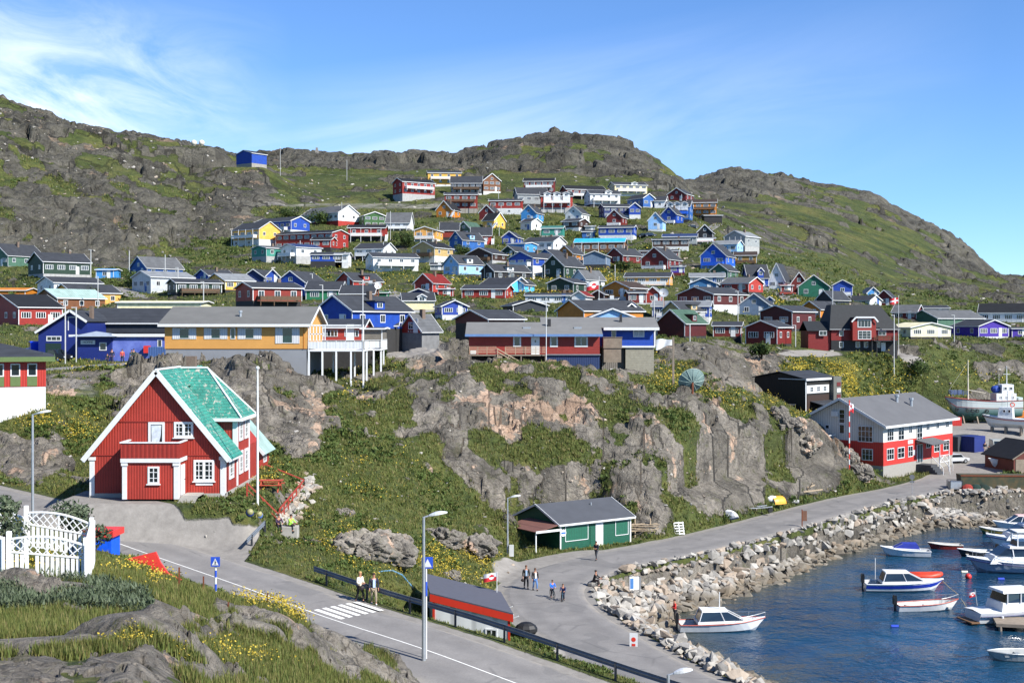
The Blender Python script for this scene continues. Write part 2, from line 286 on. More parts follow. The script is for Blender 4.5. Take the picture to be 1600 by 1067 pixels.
flow = np.clip(field(FLOWF, .05, .6)*(.25+1.2*sst(.35, .62, fz))*(.4+.9*sst(.35, .6, fz2)), 0, 1); pink = np.clip(field(PINKF, .08, .6)+(fz2-.5)*1.1, 0, 1); grav = np.clip(field(GRAVF, 0, .4), 0, 1)
# ---- relief ----
def relief():
    Z = np.zeros_like(Zb)
    for s, lam in enumerate((70., 34., 16., 8., 4., 2., 1., .5)):
        wgt = sst(0, 1, (Dg*.11-lam)/(Dg*.05))*sst(.002, .005, lam/Dg)
        if wgt.max() <= 0: continue
        xx = (X*.9+Y*.25)/lam; yy = (Y*.8-X*.3)/lam
        n = fbm(xx, yy, 1, 31*s+3)-.5; rn = ridged(xx*.7+9, yy*1.2, 31*s+9)-.55
        far_ = 1-.45*sst(350, 600, Dg); Z += wgt*far_*lam*(n*(.06+.13*rockm)+rn*.09*rockm)
    sel0 = rockm > .02
    for s, (lam, lo, hi) in enumerate(((30., 380, 1100), (12., 380, 1100), (5., 330, 720), (9., 110, 420), (3.6, 60, 240), (1.5, 22, 175), (.7, 9, 80))):
        sel = sel0 & (Dg > lo) & (Dg < hi)
        x, y, z = X[sel], Y[sel], Zb[sel]+Z[sel]
        wx = fbm(x/lam*1.1, (y+.8*z)/lam*1.1, 3, 77+s)*1.7; wy = fbm(x/lam*.9+7, (z*1.3+y)/lam*.9, 3, 97+s)*1.7
        a = x*.93+y*.37; b = -x*.37+y*.93                 # beds dip to the right
        h, cr = facets(a/lam*.7+wx, b/lam*.9+wy, (z+.32*x)/lam*1.5+wx, 100+s*31)
        fade = sst(0, 1, (Dg[sel]-lo)/(lo*.12))*sst(0, 1, (hi-Dg[sel])/(hi*.12))
        Z[sel] += fade*rockm[sel]/(1+np.clip(slope[sel]-.6, 0, 2)*(1.6 if lo < 300 else 0))*lam*((.14 if lo > 300 else .115 if lam > 5 else .19)*h-(.05 if lo > 300 else .018)*(1-sst(0, .16, cr)))
    return Z
town = sst(225, 260, Dg)*(1-sst(560, 600, Dg))*sst(330, 420, PXg)*(1-sst(1250, 1400, PXg))
Z = Zb+relief()*(1-.6*town)*(1-grav*.85)
BUMPS = [  # rock outcrops that stand proud of the turf: (px, d, radius x, radius y, height)
 (215,24,1.5,1.2,.5),(60,22.5,1.6,.8,.3),(300,25,.9,.7,.25),(240,33,1.6,.5,.35),(395,38,1.2,.9,.5),(470,43,1.5,1.0,.55),(550,50,1.8,1.3,.7),(655,57.5,2.3,1.6,.8),(60,34,2.4,.7,.35),(330,35.5,1.0,.6,.3)]
for px, d, rx, ry, hh in BUMPS:
    r = np.sqrt(((X-(px-800)/F*d)/rx)**2+((Y-d)/ry)**2)+(fbm(X*1.3, Y*1.3, 3, 8)-.5)*.6
    t = 1-sst(.45, 1.15, r); Z += hh*t; rockm = np.maximum(rockm, 1-sst(.85, 1.05, r))
# ---- sampling ----
def _ij(x, y):
    px = 800+F*x/y; j = (px-PX0)/(PX1-PX0)*(NPX-1); i = np.interp(math.log(y), LD, np.arange(NR)); return i, j
def gz(x, y):
    i, j = _ij(x, max(y, 10)); i0 = int(min(max(i, 0), NR-2)); j0 = int(min(max(j, 0), NPX-2)); a = min(max(i-i0, 0), 1); b = min(max(j-j0, 0), 1)
    return float((Z[i0,j0]*(1-b)+Z[i0,j0+1]*b)*(1-a)+(Z[i0+1,j0]*(1-b)+Z[i0+1,j0+1]*b)*a)
def ray(px, py, dmin=20, src=None, dmax=1200):
    """distance at which the sight line of pixel (px, py) first meets the ground beyond dmin"""
    G = Z if src is None else src; j = int(round((px-PX0)/(PX1-PX0)*(NPX-1))); j = min(max(j, 0), NPX-1)
    pc = HY+(CH-G[:, j])/DS*F; i0 = int(np.searchsorted(DS, dmin)); i1 = int(np.searchsorted(DS, dmax))
    k = np.nonzero(pc[i0:i1] <= py)[0]
    return float(DS[i0+k[0]]) if len(k) else None
Zs = blur(Z, 6, 4)
# ---- roads ----
def rp(px, py, dmin): d = ray(px, py, dmin, Zs) or dmin; return P(px, py, d)
def catmull(pts, n=10):
    out = []; p = [Vector(q) for q in pts]; p = [p[0]*2-p[1]]+p+[p[-1]*2-p[-2]]
    for i in range(1, len(p)-2):
        for k in range(n):
            t = k/n; a, b, c, d = p[i-1:i+3]
            out.append(.5*((2*b)+(c-a)*t+(2*a-5*b+4*c-d)*t*t+(3*b-a-3*c+d)*t**3))
    return out+[p[-2]]
def PH(px, py, H): return P(px, py, H*F/(py-HY))
ROAD_A = catmull([P(-420,716,112), P(-200,738,106), P(-60,768,97), P(60,800,90.5), P(187,849,84), P(380,916.5,74.2), P(509,963.5,69.2), P(661,1013,64), P(821,1072,59.4), P(1010,1140,55), P(1224,1216,50), P(1700,1400,43)])
RB_H = 20.8
ROAD_B = catmull([PH(1230,1130,20.6), PH(1090,1085,20.7), PH(1000,1043,RB_H), PH(930,998,RB_H), PH(868,955,RB_H), PH(850,920,RB_H), PH(888,893,RB_H), PH(960,873,RB_H), PH(1050,856,RB_H), PH(1150,833,RB_H), PH(1250,806,RB_H), PH(1347,781,RB_H), PH(1440,762,RB_H), PH(1520,737,20.6), PH(1560,712,20.2), PH(1575,690,19.4), PH(1590,672,18.6)])
ROAD_C = catmull([P(-300,600,150), P(-100,590,150), P(50,578,150), P(150,571,153), P(225,565,156), P(262,560,160)])
ROADS = [(ROAD_A, 3.6, 2.5), (ROAD_B, 3.5, 1.5), (ROAD_C, 3.2, 3)]
def seg_dist(poly):
    best = np.full(X.shape, 1e9); zz = np.zeros(X.shape); side = np.zeros(X.shape)
    for a, b in zip(poly[:-1], poly[1:]):
        dx, dy = b[0]-a[0], b[1]-a[1]; L2 = dx*dx+dy*dy+1e-9
        t = np.clip(((X-a[0])*dx+(Y-a[1])*dy)/L2, 0, 1); qx = a[0]+t*dx; qy = a[1]+t*dy; ds = np.hypot(X-qx, Y-qy)
        n = ds < best; best = np.where(n, ds, best)
        if len(a) > 2: zz = np.where(n, a[2]+t*(b[2]-a[2]), zz)
        side = np.where(n, np.sign(dx*(Y-a[1])-dy*(X-a[0])), side)
    return best, zz, side
# harbour: waterline polyline, water on its right-hand side
WL = [PH(px, py, CH) for px, py in ((1900,1600),(1500,1280),(1300,1140),(1182,1069),(1098,1027),(1040,998),(1033,984),(1044,966),(1089,946),(1174,921),(1230,898),(1250,889),(1307,866),(1375,843),(1450,824),(1530,822),(1600,822),(1750,804),(2200,795))]
wd, _, sd = seg_dist([(v[0], v[1]) for v in WL]); sdw = wd*np.where(sd < 0, 1, -1)      # >0 over water
nearw = (PXg > 850) & (Dg < 420)
Z = np.where(nearw & (sdw > 0), np.minimum(Z, -.35-.35*np.minimum(sdw, 12)), Z)
land = nearw & (sdw <= 0) & (sdw > -14) & (Dg < 185)
Z = np.where(land, np.minimum(Z, -.35+.52*(-sdw)), Z)
Z = np.where(land & (sdw < -5.5), np.maximum(Z, np.minimum(3.0, 5)*np.ones_like(Z)), Z)
roadw = np.zeros_like(Z)
for k, (poly, hw, fall) in enumerate(ROADS):
    ds, zz, _ = seg_dist(poly); t = 1-sst(hw+.5, hw+.5+fall, ds)
    if k == 2: Z = np.where((ds < 13)&(Dg < 153)&(PXg < 235), np.minimum(Z, zz-.35-.06*ds), Z)
    if k == 1: t = np.where((sdw > -7.3), np.where(ds < hw+.6, 1.0, t*.0+np.where(ds < hw+1.0, .6, 0)), t)
    Z = Z*(1-t)+(zz-.1)*t; grav = np.maximum(grav, .8*(1-sst(hw, hw+.9, ds))); rockm *= 1-t; roadw = np.maximum(roadw, 1-sst(hw+.3, hw+.8, ds))
# small roads in the town follow the ground
SMALL = []
for pts, hw, dm in (([(250,466),(215,462),(188,450),(160,446),(120,440)],2.6,235),([(668,540),(660,520),(640,500),(628,478),(622,462),(600,452)],2.4,205),([(412,260),(450,267),(500,272),(552,276)],2.2,500),
        ([(600,316),(640,315),(690,315)],2.2,480),([(1032,378),(1070,372),(1096,364),(1122,350)],2.4,380),([(1170,442),(1195,452),(1220,458),(1240,470)],2.4,280),([(905,288),(960,292),(1020,298),(1080,306)],2.2,480)):
    p3 = [rp(px, py, dm) for px, py in pts]; poly = catmull(p3, 6); ds, zz, _ = seg_dist(poly); t = 1-sst(hw+.4, hw+3.5, ds)
    Z = Z*(1-t)+(zz-.1)*t; rockm *= 1-t; SMALL.append((poly, hw))
def pad(x, y, hx, hy, rz, z, fall=2.5, up=True):
    """level the ground inside a rotated rectangle to z"""
    global Z, rockm
    R = math.hypot(hx, hy)+fall*1.5; px = 800+F*x/y
    i0 = max(0, int(np.searchsorted(DS, y-R))-2); i1 = min(NR, int(np.searchsorted(DS, y+R))+2)
    dp = R/max(y-R, 9)*F*1.6; j0 = max(0, int((px-dp-PX0)/(PX1-PX0)*(NPX-1))); j1 = min(NPX, int((px+dp-PX0)/(PX1-PX0)*(NPX-1))+2)
    sl_ = (slice(i0, i1), slice(j0, j1)); dx = X[sl_]-x; dy = Y[sl_]-y; c, s = math.cos(rz), math.sin(rz)
    u = np.abs(dx*c+dy*s)-hx; v = np.abs(-dx*s+dy*c)-hy; d = np.hypot(np.maximum(u, 0), np.maximum(v, 0)); t = 1-sst(.2, fall, d)
    zz = Z[sl_]; tgt = np.full_like(zz, z) if up else np.minimum(zz, z); Z[sl_] = zz*(1-t)+tgt*t; rockm[sl_] *= (1-t*.7)
def at(px, py, dmin=20, dmax=1200):
    d = ray(px, py, dmin, dmax=dmax)
    if d is None: d = dmin
    return P(px, py, d)
# ================= the town: one line per house, measured on enlarged views of the photograph =================
VIEW = {1: (0,360,4.0), 2: (340,220,5.3333), 3: (600,250,5.3333), 4: (880,250,5.3333), 5: (340,380,5.3333), 6: (600,400,5.3333), 7: (880,400,5.3333), 8: (1150,380,3.5556)}
# view, centre x of the front, base y, front width, wall height, height of the foundation, roof rise, kind (g gable front / e eaves front), turn (+ shows right side), depth m, wall, base, roof, options, label
# options: b balcony, B balcony on posts, c chimney, D dormer, T three dormers, x no windows, s stairs, w wide window band, a arched barge
T = [
(2,220,238,140,110,45,26,'g',38,8.5,'blue','conc','slate','x','bright blue house on concrete base alone on the hilltop skyline'),
(2,235,880,235,120,55,55,'e',38,9,'yellow','white','slate','Bw','yellow gabled house with two rows of white balconies on posts'),
(2,450,765,330,75,15,35,'e',38,9,'blue','white','slate','bw','long blue house with pale gable behind the yellow balcony house'),
(2,850,690,320,68,12,55,'e',42,10,'white','redl','grey','w','long white house with red gable, highest left of the green chalet'),
(2,715,900,465,108,0,24,'e',28,9,'red','dark','black','w','very long two-storey red house with black roof and red gable end'),
(2,1310,720,150,82,0,26,'g',-22,10,'lime','dark','black','bw','dark green chalet with lime green balcony band'),
(2,1500,750,180,60,18,75,'e',5,9,'white','grey','grey','bw','white house under tall grey roof right of the lime green balcony chalet'),
(2,1240,842,280,100,48,26,'e',0,9,'red','dark','black','Bs','red house with white balcony rail over a black basement'),
(2,345,1005,140,92,40,20,'g',48,8,'teal','greyl','grey','','small teal house on grey base, left of the blue and white house'),
(2,590,1020,142,112,58,26,'g',45,9,'white','greyl','blued','b','white house with blue corners, blue roof edge and grey basement'),
(2,905,1060,240,95,55,22,'e',0,8,'blue','dark','slate','w','blue house over a dark timber deck at top of the wooden stairway'),
(2,1032,1062,95,100,50,16,'e',0,8,'white','white','greyl','w','narrow white and blue block joined on right of the dark timber deck'),
(2,1260,1000,220,86,42,45,'e',20,9,'white','dark','slate','Bw','white glazed house on black basement above the long white house'),
(3,100,925,330,98,45,34,'e',-20,9,'white','white','slate','b','long white two-storey house with green bush before it'),
(3,290,325,235,118,38,30,'e',-32,9,'red','greyl','black','bc','red two-storey house with long balcony at left end of the top row'),
(3,505,215,250,92,10,22,'e',-6,9,'yellow','white','slate','b','long pale yellow house highest in the town'),
(3,685,290,235,84,12,55,'e',0,10,'slateb','white','slate','Bw','dark slate coloured house with white window trios on the top row'),
(3,900,275,130,88,14,50,'g',-18,9,'brown','white','brownd','w','brown house with tall split gable and big windows on the top row'),
(3,640,445,245,134,40,22,'e',0,9,'redbr','conc','slate','Bw','red brown house with wooden balcony on thin posts and concrete basement'),
(3,500,478,118,55,0,62,'g',22,8,'orange','dark','black','s','orange steep gabled house with black stair side'),
(3,1010,455,245,98,52,18,'e',5,8,'red','white','slate','w','low red house with flagpole over a white and grey basement'),
(3,855,505,112,58,0,52,'g',20,8,'redd','dark','slate','','dark red gabled cottage behind the small yellow house'),
(3,870,572,85,60,0,55,'e',35,7,'yellow','dark','black','s','small yellow house with black roof before a dark red gable'),
(3,1290,275,230,84,0,28,'e',5,9,'redd','white','black','Bw','dark red house with white balcony bays on top of the rise'),
(3,1240,392,230,92,25,52,'e',-10,9,'greyl','dark','slate','w','grey house with skylight roof left of the red house with three gables'),
(3,1440,440,240,120,42,36,'e',0,10,'redl','greyl','slate','TB','light red house with three white dormer gables and central white balcony'),
(3,1205,512,112,62,0,55,'g',22,8,'bluel','dark','slate','','mid blue gabled house behind a tiny white house'),
(3,1182,585,80,58,0,26,'e',40,6,'white','white','slate','','tiny white house before the mid blue gable'),
(3,1400,646,160,66,18,20,'e',8,7,'teal','greyl','teal','w','low teal green house with teal roof'),
(3,340,682,170,82,25,26,'g',12,9,'orangel','white','slate','Bw','light orange house with white balcony and white garden wall'),
(3,545,645,140,52,0,58,'e',0,8,'redbr','dark','slate','x','red brown house under tall slate roof left of the green gable'),
(3,665,640,110,54,0,54,'g',30,8,'greeng','dark','greent','','grey green gable with green roof between two red houses'),
(3,810,706,150,68,0,62,'e',0,8,'redl','dark','slate','s','light red house under big slate roof with white outside stairs'),
(3,600,775,100,95,0,58,'g',42,10,'bluem','dark','slate','D','medium blue house with light blue dormer and white stair'),
(3,1045,700,110,50,0,40,'g',15,8,'blue','dark','slate','w','blue cottage with white double door facing downhill'),
(3,1100,788,130,75,0,12,'e',30,8,'bluel','white','greyl','w','light blue box shaped house with cyan side'),
(3,1285,752,220,60,0,38,'e',30,9,'white','dark','slate','bw','long white house with blue window band and plain white gable'),
(3,1035,810,98,42,0,38,'g',30,8,'greend','dark','slate','','small dark green gable house below the light blue box house'),
(3,330,856,170,108,56,44,'g',30,10,'tan','white','black','b','tan chalet with black roof on white basement and brown side balcony'),
(3,560,955,120,78,0,62,'g',45,9,'skyb','skyb','slate','Dw','pale sky blue house with white bow window and side dormers'),
(3,440,930,92,48,12,16,'e',0,6,'greyl','dark','slate','','small grey annexe left of the pale sky blue house'),
(3,795,862,195,68,25,44,'g',28,9,'brownd','greyl','slate','b','wide dark brown house on grey base with veranda'),
(3,1140,968,180,128,85,46,'g',40,11,'blue','white','slate','Bw','large royal blue house on white base with stilts under its balcony'),
(3,1345,856,120,50,0,46,'g',38,9,'bluem','dark','slate','','blue gabled house behind the big dark green gable'),
(3,1505,846,120,58,0,56,'g',28,8,'orange','white','slate','b','brown orange gabled house with white veranda'),
(3,1410,985,160,88,0,76,'g',32,11,'greend','dark','slate','c','large dark green gabled house with white paned windows'),
(3,865,1005,100,68,0,50,'g',50,12,'black','white','slate','D','black house with white arched porch and white dormer'),
(6,330,300,140,68,0,62,'g',28,8,'redl','dark','redd','c','light red gabled house with low wing behind the cream bungalow'),
(6,920,300,230,48,0,56,'e',38,8,'cyan','dark','slate','x','slate roofed house with two light blue gable ends'),
(6,1470,315,190,78,0,36,'g',25,10,'greend','dark','slate','b','dark green house with white trimmed low gable and balcony'),
(4,190,326,300,68,25,32,'e',-14,9,'redd','dark','black','Bw','long dark red house with black roof right of three white dormers'),
(4,350,386,230,88,14,34,'e',-12,9,'white','dark','slate','DB','white house with centre gable below the cream villa'),
(4,565,302,250,80,12,26,'e',-12,10,'cream','white','slate','Dbw','cream villa with tall glazed gable on the top row'),
(4,715,392,95,62,0,32,'g',-35,10,'bluem','greyl','slate','w','violet blue gabled house between cream villa and blue dormer house'),
(4,805,400,80,52,0,36,'e',15,8,'white','dark','slate','b','small white house with slate roof right of the violet blue gable'),
(4,450,482,205,78,0,26,'e',-10,8,'blued','dark','slate','bw','navy blue long house with blue balcony'),
(4,598,492,85,84,36,32,'g',0,9,'blue','white','slate','w','blue gable on white basement joined to the navy house'),
(4,425,546,110,62,0,50,'g',20,8,'redd','dark','slate','b','dark red gabled cottage in front of the navy blue house'),
(4,85,512,120,58,0,50,'g',25,8,'white','white','slate','','white gabled house directly below the light red three gable house'),
(4,60,592,125,68,28,24,'e',30,8,'brownd','white','slate','w','dark brown and white house below the white gabled one'),
(4,768,596,106,80,18,56,'g',15,8,'skyb','white','slate','','pale blue gabled house with white side stairs'),
(4,880,526,106,64,0,54,'g',25,9,'blue','dark','slate','b','bright blue steep gable right above the pale blue house'),
(4,950,500,180,94,0,46,'e',15,10,'bluem','dark','slate','Tbw','dark blue house with three white dormers and a navy end'),
(4,945,342,130,48,0,44,'g',28,9,'redd','dark','slate','','dark red house highest at right end of town'),
(4,1158,462,215,92,0,28,'e',8,9,'orange','dark','brownd','Bw','orange brown house with long dark veranda by the black garage'),
(4,1250,516,135,46,0,8,'e',0,7,'black','dark','black','x','wide low black garage at the road head'),
(4,440,666,260,88,40,20,'e',12,9,'blue','white','slate','w','long blue house on white basement with small blue rear gable'),
(4,210,652,95,46,0,14,'e',5,6,'bluem','greyl','slate','','tiny blue cottage left of the long blue and white house'),
(4,222,595,72,36,0,10,'e',5,6,'greyl','dark','slate','w','tiny grey cabin above the tiny blue cottage'),
(4,300,772,370,74,0,32,'e',10,9,'brown','dark','cyanr','Bw','brown timber house with bright blue roof panels'),
(4,430,862,112,58,0,52,'g',45,9,'redd','dark','slate','','dark red gabled house with pink flowering side behind grey annexe'),
(4,262,922,170,108,50,32,'g',12,9,'greyb','dark','slate','x','blue grey windowless gabled house on dark base'),
(4,95,902,140,48,12,12,'e',0,7,'greyl','dark','slate','x','low grey annexe left of the blue grey windowless house'),
(4,895,757,270,80,36,12,'e',8,8,'brownd','white','slate','w','long dark brown house on white basement'),
(4,970,702,250,54,0,24,'e',10,8,'greyl','dark','blued','','grey house with dull blue roof behind the long dark brown house'),
(4,1180,672,104,64,0,50,'g',15,8,'black','redl','black','b','black gabled house with light red balcony'),
(4,1430,748,135,94,30,40,'g',40,10,'greyl','greyl','greyl','B','grey house with wide flat gable at right edge of town'),
(4,1340,768,180,58,0,28,'e',25,8,'skyb','dark','greyl','w','pale blue low house behind the royal blue balcony gable'),
(4,760,908,190,72,0,82,'g',28,11,'redd','dark','slate','b','big crimson gabled house with four white windows and flagpole'),
(4,800,832,285,62,0,14,'e',5,8,'redd','dark','slate','w','low dark red house directly behind the big crimson gable'),
(4,1250,912,180,98,35,86,'g',25,10,'royal','skyb','slate','bw','royal blue A-shaped house with blue balcony and white glazed ground floor'),
(4,1520,872,160,66,12,30,'e',10,9,'tand','dark','brownd','b','ochre brown house right of the royal blue A-shaped house'),
(4,1300,992,120,62,0,48,'g',28,9,'greeng','dark','slate','','grey green gable below the royal blue A-shaped house'),
(7,1200,242,250,58,0,30,'e',8,8,'white','dark','greyl','w','low white house left of the grey green gable'),
(7,130,262,96,62,0,62,'g',40,8,'white','dark','grey','','white gabled house with grey roof behind the red and white flag'),
(7,700,242,330,58,0,34,'e',12,9,'orangel','dark','slate','bw','long light orange house with row of four small windows'),
(7,440,356,190,78,14,46,'g',35,9,'orange','white','brownd','w','brown orange chalet with white framed window row'),
(7,745,402,110,78,12,46,'g',12,8,'redl','white','greyl','','bright red gable beside the silver dish'),
(7,620,402,130,82,10,18,'e',0,8,'redd','white','slate','w','dark red wing left of the bright red gable'),
(7,130,396,100,56,0,32,'g',15,8,'white','white','redd','x','white gabled garage with red trimmed roof'),
(7,375,404,125,36,0,8,'e',8,6,'redl','dark','slate','','small red shed in front of the brown orange chalet'),
(7,290,361,90,38,0,26,'g',20,6,'brownd','dark','slate','x','small dark brown shed beside the flagpole'),
(7,1165,302,200,62,0,40,'g',12,9,'steel','dark','slate','','steel blue house with two square windows above the maroon house'),
(7,1100,425,235,90,18,52,'g',48,12,'maroon','white','slate','bw','large maroon house with white right side and long balcony'),
(7,980,535,420,100,28,38,'e',12,9,'blue','white','greyl','Bw','long blue and white house with blue rail balcony and small gable'),
(7,905,560,130,92,0,62,'g',42,10,'tan','dark','slate','D','tan steep gabled house with yellow dormer'),
(7,895,668,195,98,0,90,'g',32,10,'maroon','dark','greent','Dx','maroon house with mossy green roof edge and white balcony to the right'),
(7,1365,672,200,78,0,26,'e',12,8,'redd','dark','slate','w','small crimson house with black base and white gable door'),
(7,1430,300,180,62,0,44,'e',38,8,'redl','dark','grey','w','light red house with grey roof and red gable right'),
(7,60,515,190,52,0,72,'g',52,14,'orange','dark','slate','x','brown orange gable behind the red building roof'),
(7,560,497,100,48,0,36,'g',-30,12,'white','dark','slate','','white gable end with slate roof above the blue building'),
(7,410,532,340,24,0,64,'g',0,9,'skyb','dark','slate','x','wide pale blue gable peeping over the grey roof'),
(6,830,352,330,66,0,32,'e',10,10,'red','dark','slate','w','low wide red bungalow with porch posts and grey roof'),
(6,1400,392,400,54,0,18,'e',5,8,'white','dark','slate','w','long low white house with red roof line'),
(6,1220,462,260,44,0,36,'g',-12,12,'slateb','dark','slate','x','dark grey gabled house left of the brown orange gable'),
(6,290,462,230,78,14,56,'e',-8,9,'cream','greyl','slate','Dx','cream bungalow with wide slate roof by the road bend'),
(6,590,532,190,98,42,40,'g',-12,10,'bluev','white','slate','w','violet blue gabled house with white basement and lamp posts'),
(6,1020,560,290,34,0,72,'e',-38,9,'maroon','dark','slate','x','slate roofed house with maroon gable, behind the red building'),
(6,225,640,190,22,0,126,'g',42,3.5,'red','grey','grey','','small red A-shaped house with white framed window by the rocks'),
(5,500,492,330,102,10,42,'e',-32,9,'redbr','dark','slate','bc','brown red house with dark left gable and wooden deck'),
(5,608,440,232,98,0,80,'g',18,11,'blue','dark','slate','w','royal blue gabled house behind the brown red house'),
(5,460,326,100,44,0,48,'g',-10,9,'blue','dark','slate','w','blue gable with three white windows joined to a slate roofed block'),
(5,300,322,170,34,0,54,'g',15,10,'blued','dark','slate','x','navy gable with slate roof left of the blue three window gable'),
(5,185,396,180,72,6,50,'e',-46,8,'yellow','dark','greyl','w','yellow house with grey roof among rocks'),
(5,880,472,260,72,0,62,'e',0,10,'green','dark','slate','w','long green house with slate roof and white cross windows'),
(5,1160,514,250,80,0,62,'e',0,10,'brown','white','slate','cw','brown house with brick chimney and white windows behind the blue gable'),
(5,1060,352,140,34,0,58,'g',40,10,'redl','dark','slate','D','faded red house with boxy red dormer'),
(5,1372,485,72,62,0,8,'e',0,5,'green','dark','green','x','small green shed right of the white dish'),
(5,970,712,320,150,0,118,'g',34,13,'blue','dark','slate','Dc','large royal blue gabled house right behind the yellow building deck'),
(5,1345,706,285,152,0,5,'e',0,14,'cream2','greyl','cream2','x','cream flat roofed hall right of the large royal blue house'),
(5,1385,714,210,30,0,80,'e',0,6,'slateb','dark','slate','x','low dark tented roof against the cream hall'),
(5,1290,850,155,132,0,6,'e',0,6,'wood','dark','slate','x','weathered grey timber shed beside the white deck'),
(5,1030,812,345,108,0,62,'e',0,9,'redl','dark','slate','w','red annexe with tall white windows behind the white deck'),
(1,420,298,220,98,24,50,'e',-42,10,'greend','greyl','slate','w','dark green school building with grey gable on left hillside'),
(1,-20,225,180,66,0,64,'g',32,12,'greeng','greyl','slate','w','green and white building with porch at left photo edge'),
(1,655,300,106,52,0,6,'e',0,6,'bluel','dark','bluel','','light blue cube shaped transformer hut on the left hillside'),
(1,865,284,142,48,0,60,'g',42,11,'bluem','dark','grey','','sky blue gable with grey roof behind the white house'),
(1,885,382,152,88,0,32,'g',42,12,'greyw','white','greyl','w','white low gabled house below the sky blue gable'),
(1,1262,310,100,28,0,30,'g',40,8,'blue','dark','slate','','small bright blue house behind the yellow house among rocks'),
(1,1245,402,245,72,14,22,'e',-28,9,'greend','dark','slate','bw','dark green and white prefab house with deck on stilts'),
(1,490,392,225,62,0,32,'e',-42,10,'white','dark','slate','w','white building with dark gable window left of the village road'),
(1,392,462,175,72,0,44,'g',42,12,'orangel','dark','slate','','yellow orange house with black roof above the long red building'),
(1,285,492,200,68,0,48,'g',38,12,'brown','dark','greenl','w','brown house with pale green metal roof'),
(1,255,590,195,108,0,68,'e',-45,15,'red','dark','black','w','long red building with black roof and five white windows'),
(1,45,592,150,92,0,56,'e',0,10,'red','white','black','w','red building with white basement at left photo edge'),
(1,778,640,540,60,0,88,'e',0,12,'slateb','dark','slate','x','broad dark roofed hall behind the blue shops'),
(1,995,492,510,40,0,8,'e',0,8,'cream2','dark','cream2','x','long flat cream building above the dark roofed hall'),
(8,225,256,80,52,0,78,'g',22,9,'white','white','slate','bw','white steep gable with blue balcony'),
(8,125,240,110,48,0,64,'e',0,9,'blue','dark','slate','D','slate roofed blue house with blue dormer joined to the white steep gable'),
(8,350,270,82,48,0,50,'g',10,8,'redd','dark','slate','','dark red gable left of the emerald green gable'),
(8,282,270,62,34,0,6,'e',0,6,'redd','dark','redd','','low dark red wing with white window'),
(8,432,300,160,58,0,54,'g',14,9,'greenm','dark','greenm','','emerald green gabled house with square windows'),
(8,592,290,102,56,0,24,'g',12,8,'blue','dark','slate','b','blue two-storey house with balcony right of the emerald gable'),
(8,100,400,152,58,0,52,'g',18,10,'greyb','dark','slate','','grey blue gabled house with white paned windows and yellow flowers below'),
(8,490,336,72,24,0,40,'g',40,10,'slateb','dark','slate','x','low dark slate roofed shed behind the orange house'),
(8,222,476,146,94,0,28,'g',42,10,'maroon','dark','slate','w','maroon two-storey house with pale pink right side'),
(8,410,414,92,48,0,36,'g',42,10,'orange','dark','slate','w','orange house left of the big black roofed house'),
(8,140,560,152,92,0,30,'g',32,8,'redd','dark','slate','w','small square crimson house with four white windows and yellow flowers'),
(8,762,300,66,24,0,26,'g',0,7,'bluel','dark','greyl','','light blue gable peeping above the black roofed house'),
(8,775,346,82,28,0,22,'g',-40,12,'white','dark','slate','','white gable behind the big black roof'),
(8,822,346,76,44,0,34,'g',25,8,'redd','dark','slate','','small dark red gable left of the red and white cross flag'),
(8,1250,462,310,44,0,38,'e',-28,10,'greeng','dark','grey','x','long grey green workshop with grey roof behind the cream house'),
(8,1095,402,170,40,0,12,'e',5,8,'greyl','dark','slate','w','low grey building farthest right of the big red house'),
(8,1480,440,220,54,0,42,'e',25,10,'white','dark','black','bw','white house with black roof and blue gable at right photo edge'),
(8,1082,532,235,62,12,22,'g',-14,10,'cream2','dark','cream2','w','cream flat gabled house with white fence behind the ship'),
(8,1432,526,185,64,8,28,'g',-18,10,'purple','white','slate','w','purple house with white trimmed windows'),
(8,1580,522,90,46,0,6,'e',0,8,'purple','dark','slate','','small purple annexe at right photo edge'),
(8,935,420,110,36,0,34,'e',30,8,'redd','dark','grey','w','low dark red house with grey roof right of the cross flag'),
(2,862,932,150,92,42,20,'e',12,5,'red','dark','black','w','red glazed front wing on dark base of the very long red house'),
(4,955,965,100,66,26,10,'e',8,6,'purple','redd','slate','w','small purple and crimson cabin right of the big crimson gable'),
(3,985,998,115,52,20,14,'e',10,6,'greyl','dark','slate','w','low grey glazed annexe right of the black arched house'),
(6,1112,302,100,58,0,36,'g',25,6,'cyan','dark','slate','','small bright light blue gable at the right end of the red bungalow'),
(6,512,336,112,52,0,8,'e',0,6,'red','dark','redd','','low red wing right of the light red gabled house'),
(6,290,332,200,14,0,36,'g',10,9,'blued','dark','slate','x','dark navy gable top behind the cream bungalow'),
(3,1562,884,90,50,12,10,'e',5,6,'greyl','dark','slate','w','small grey annexe right of the large dark green gable'),
(5,1264,388,64,46,6,8,'e',10,5,'redl','white','slate','','tiny faded red annexe beside the boxy dormer house'),
(5,1330,556,140,36,0,26,'e',10,7,'bluem','white','bluel','x','low building with petrol blue roof before the cream hall'),
(8,186,346,42,32,0,14,'g',10,5,'white','dark','white','','tiny white annexe on the grey blue gabled house'),
(8,1600,440,60,52,0,24,'g',8,8,'bluel','white','slate','','bright blue gable end cut by right photo edge'),
(3,8,790,90,40,14,22,'e',5,8,'tand','dark','slate','w','brown house with grey roof left of the long white two-storey house'),
(7,1500,470,90,60,20,20,'e',-10,7,'greyl','white','slate','w','pale grey annexe between the maroon house and the grey blue gable'),
(1,60,402,190,26,0,14,'e',0,9,'orange','dark','orange','x','orange roofed low building behind the long red building'),
(4,1180,700,150,40,20,8,'e',5,4,'redl','greyl','slate','b','faded red deck house below the black gabled house'),
]
SITES = []
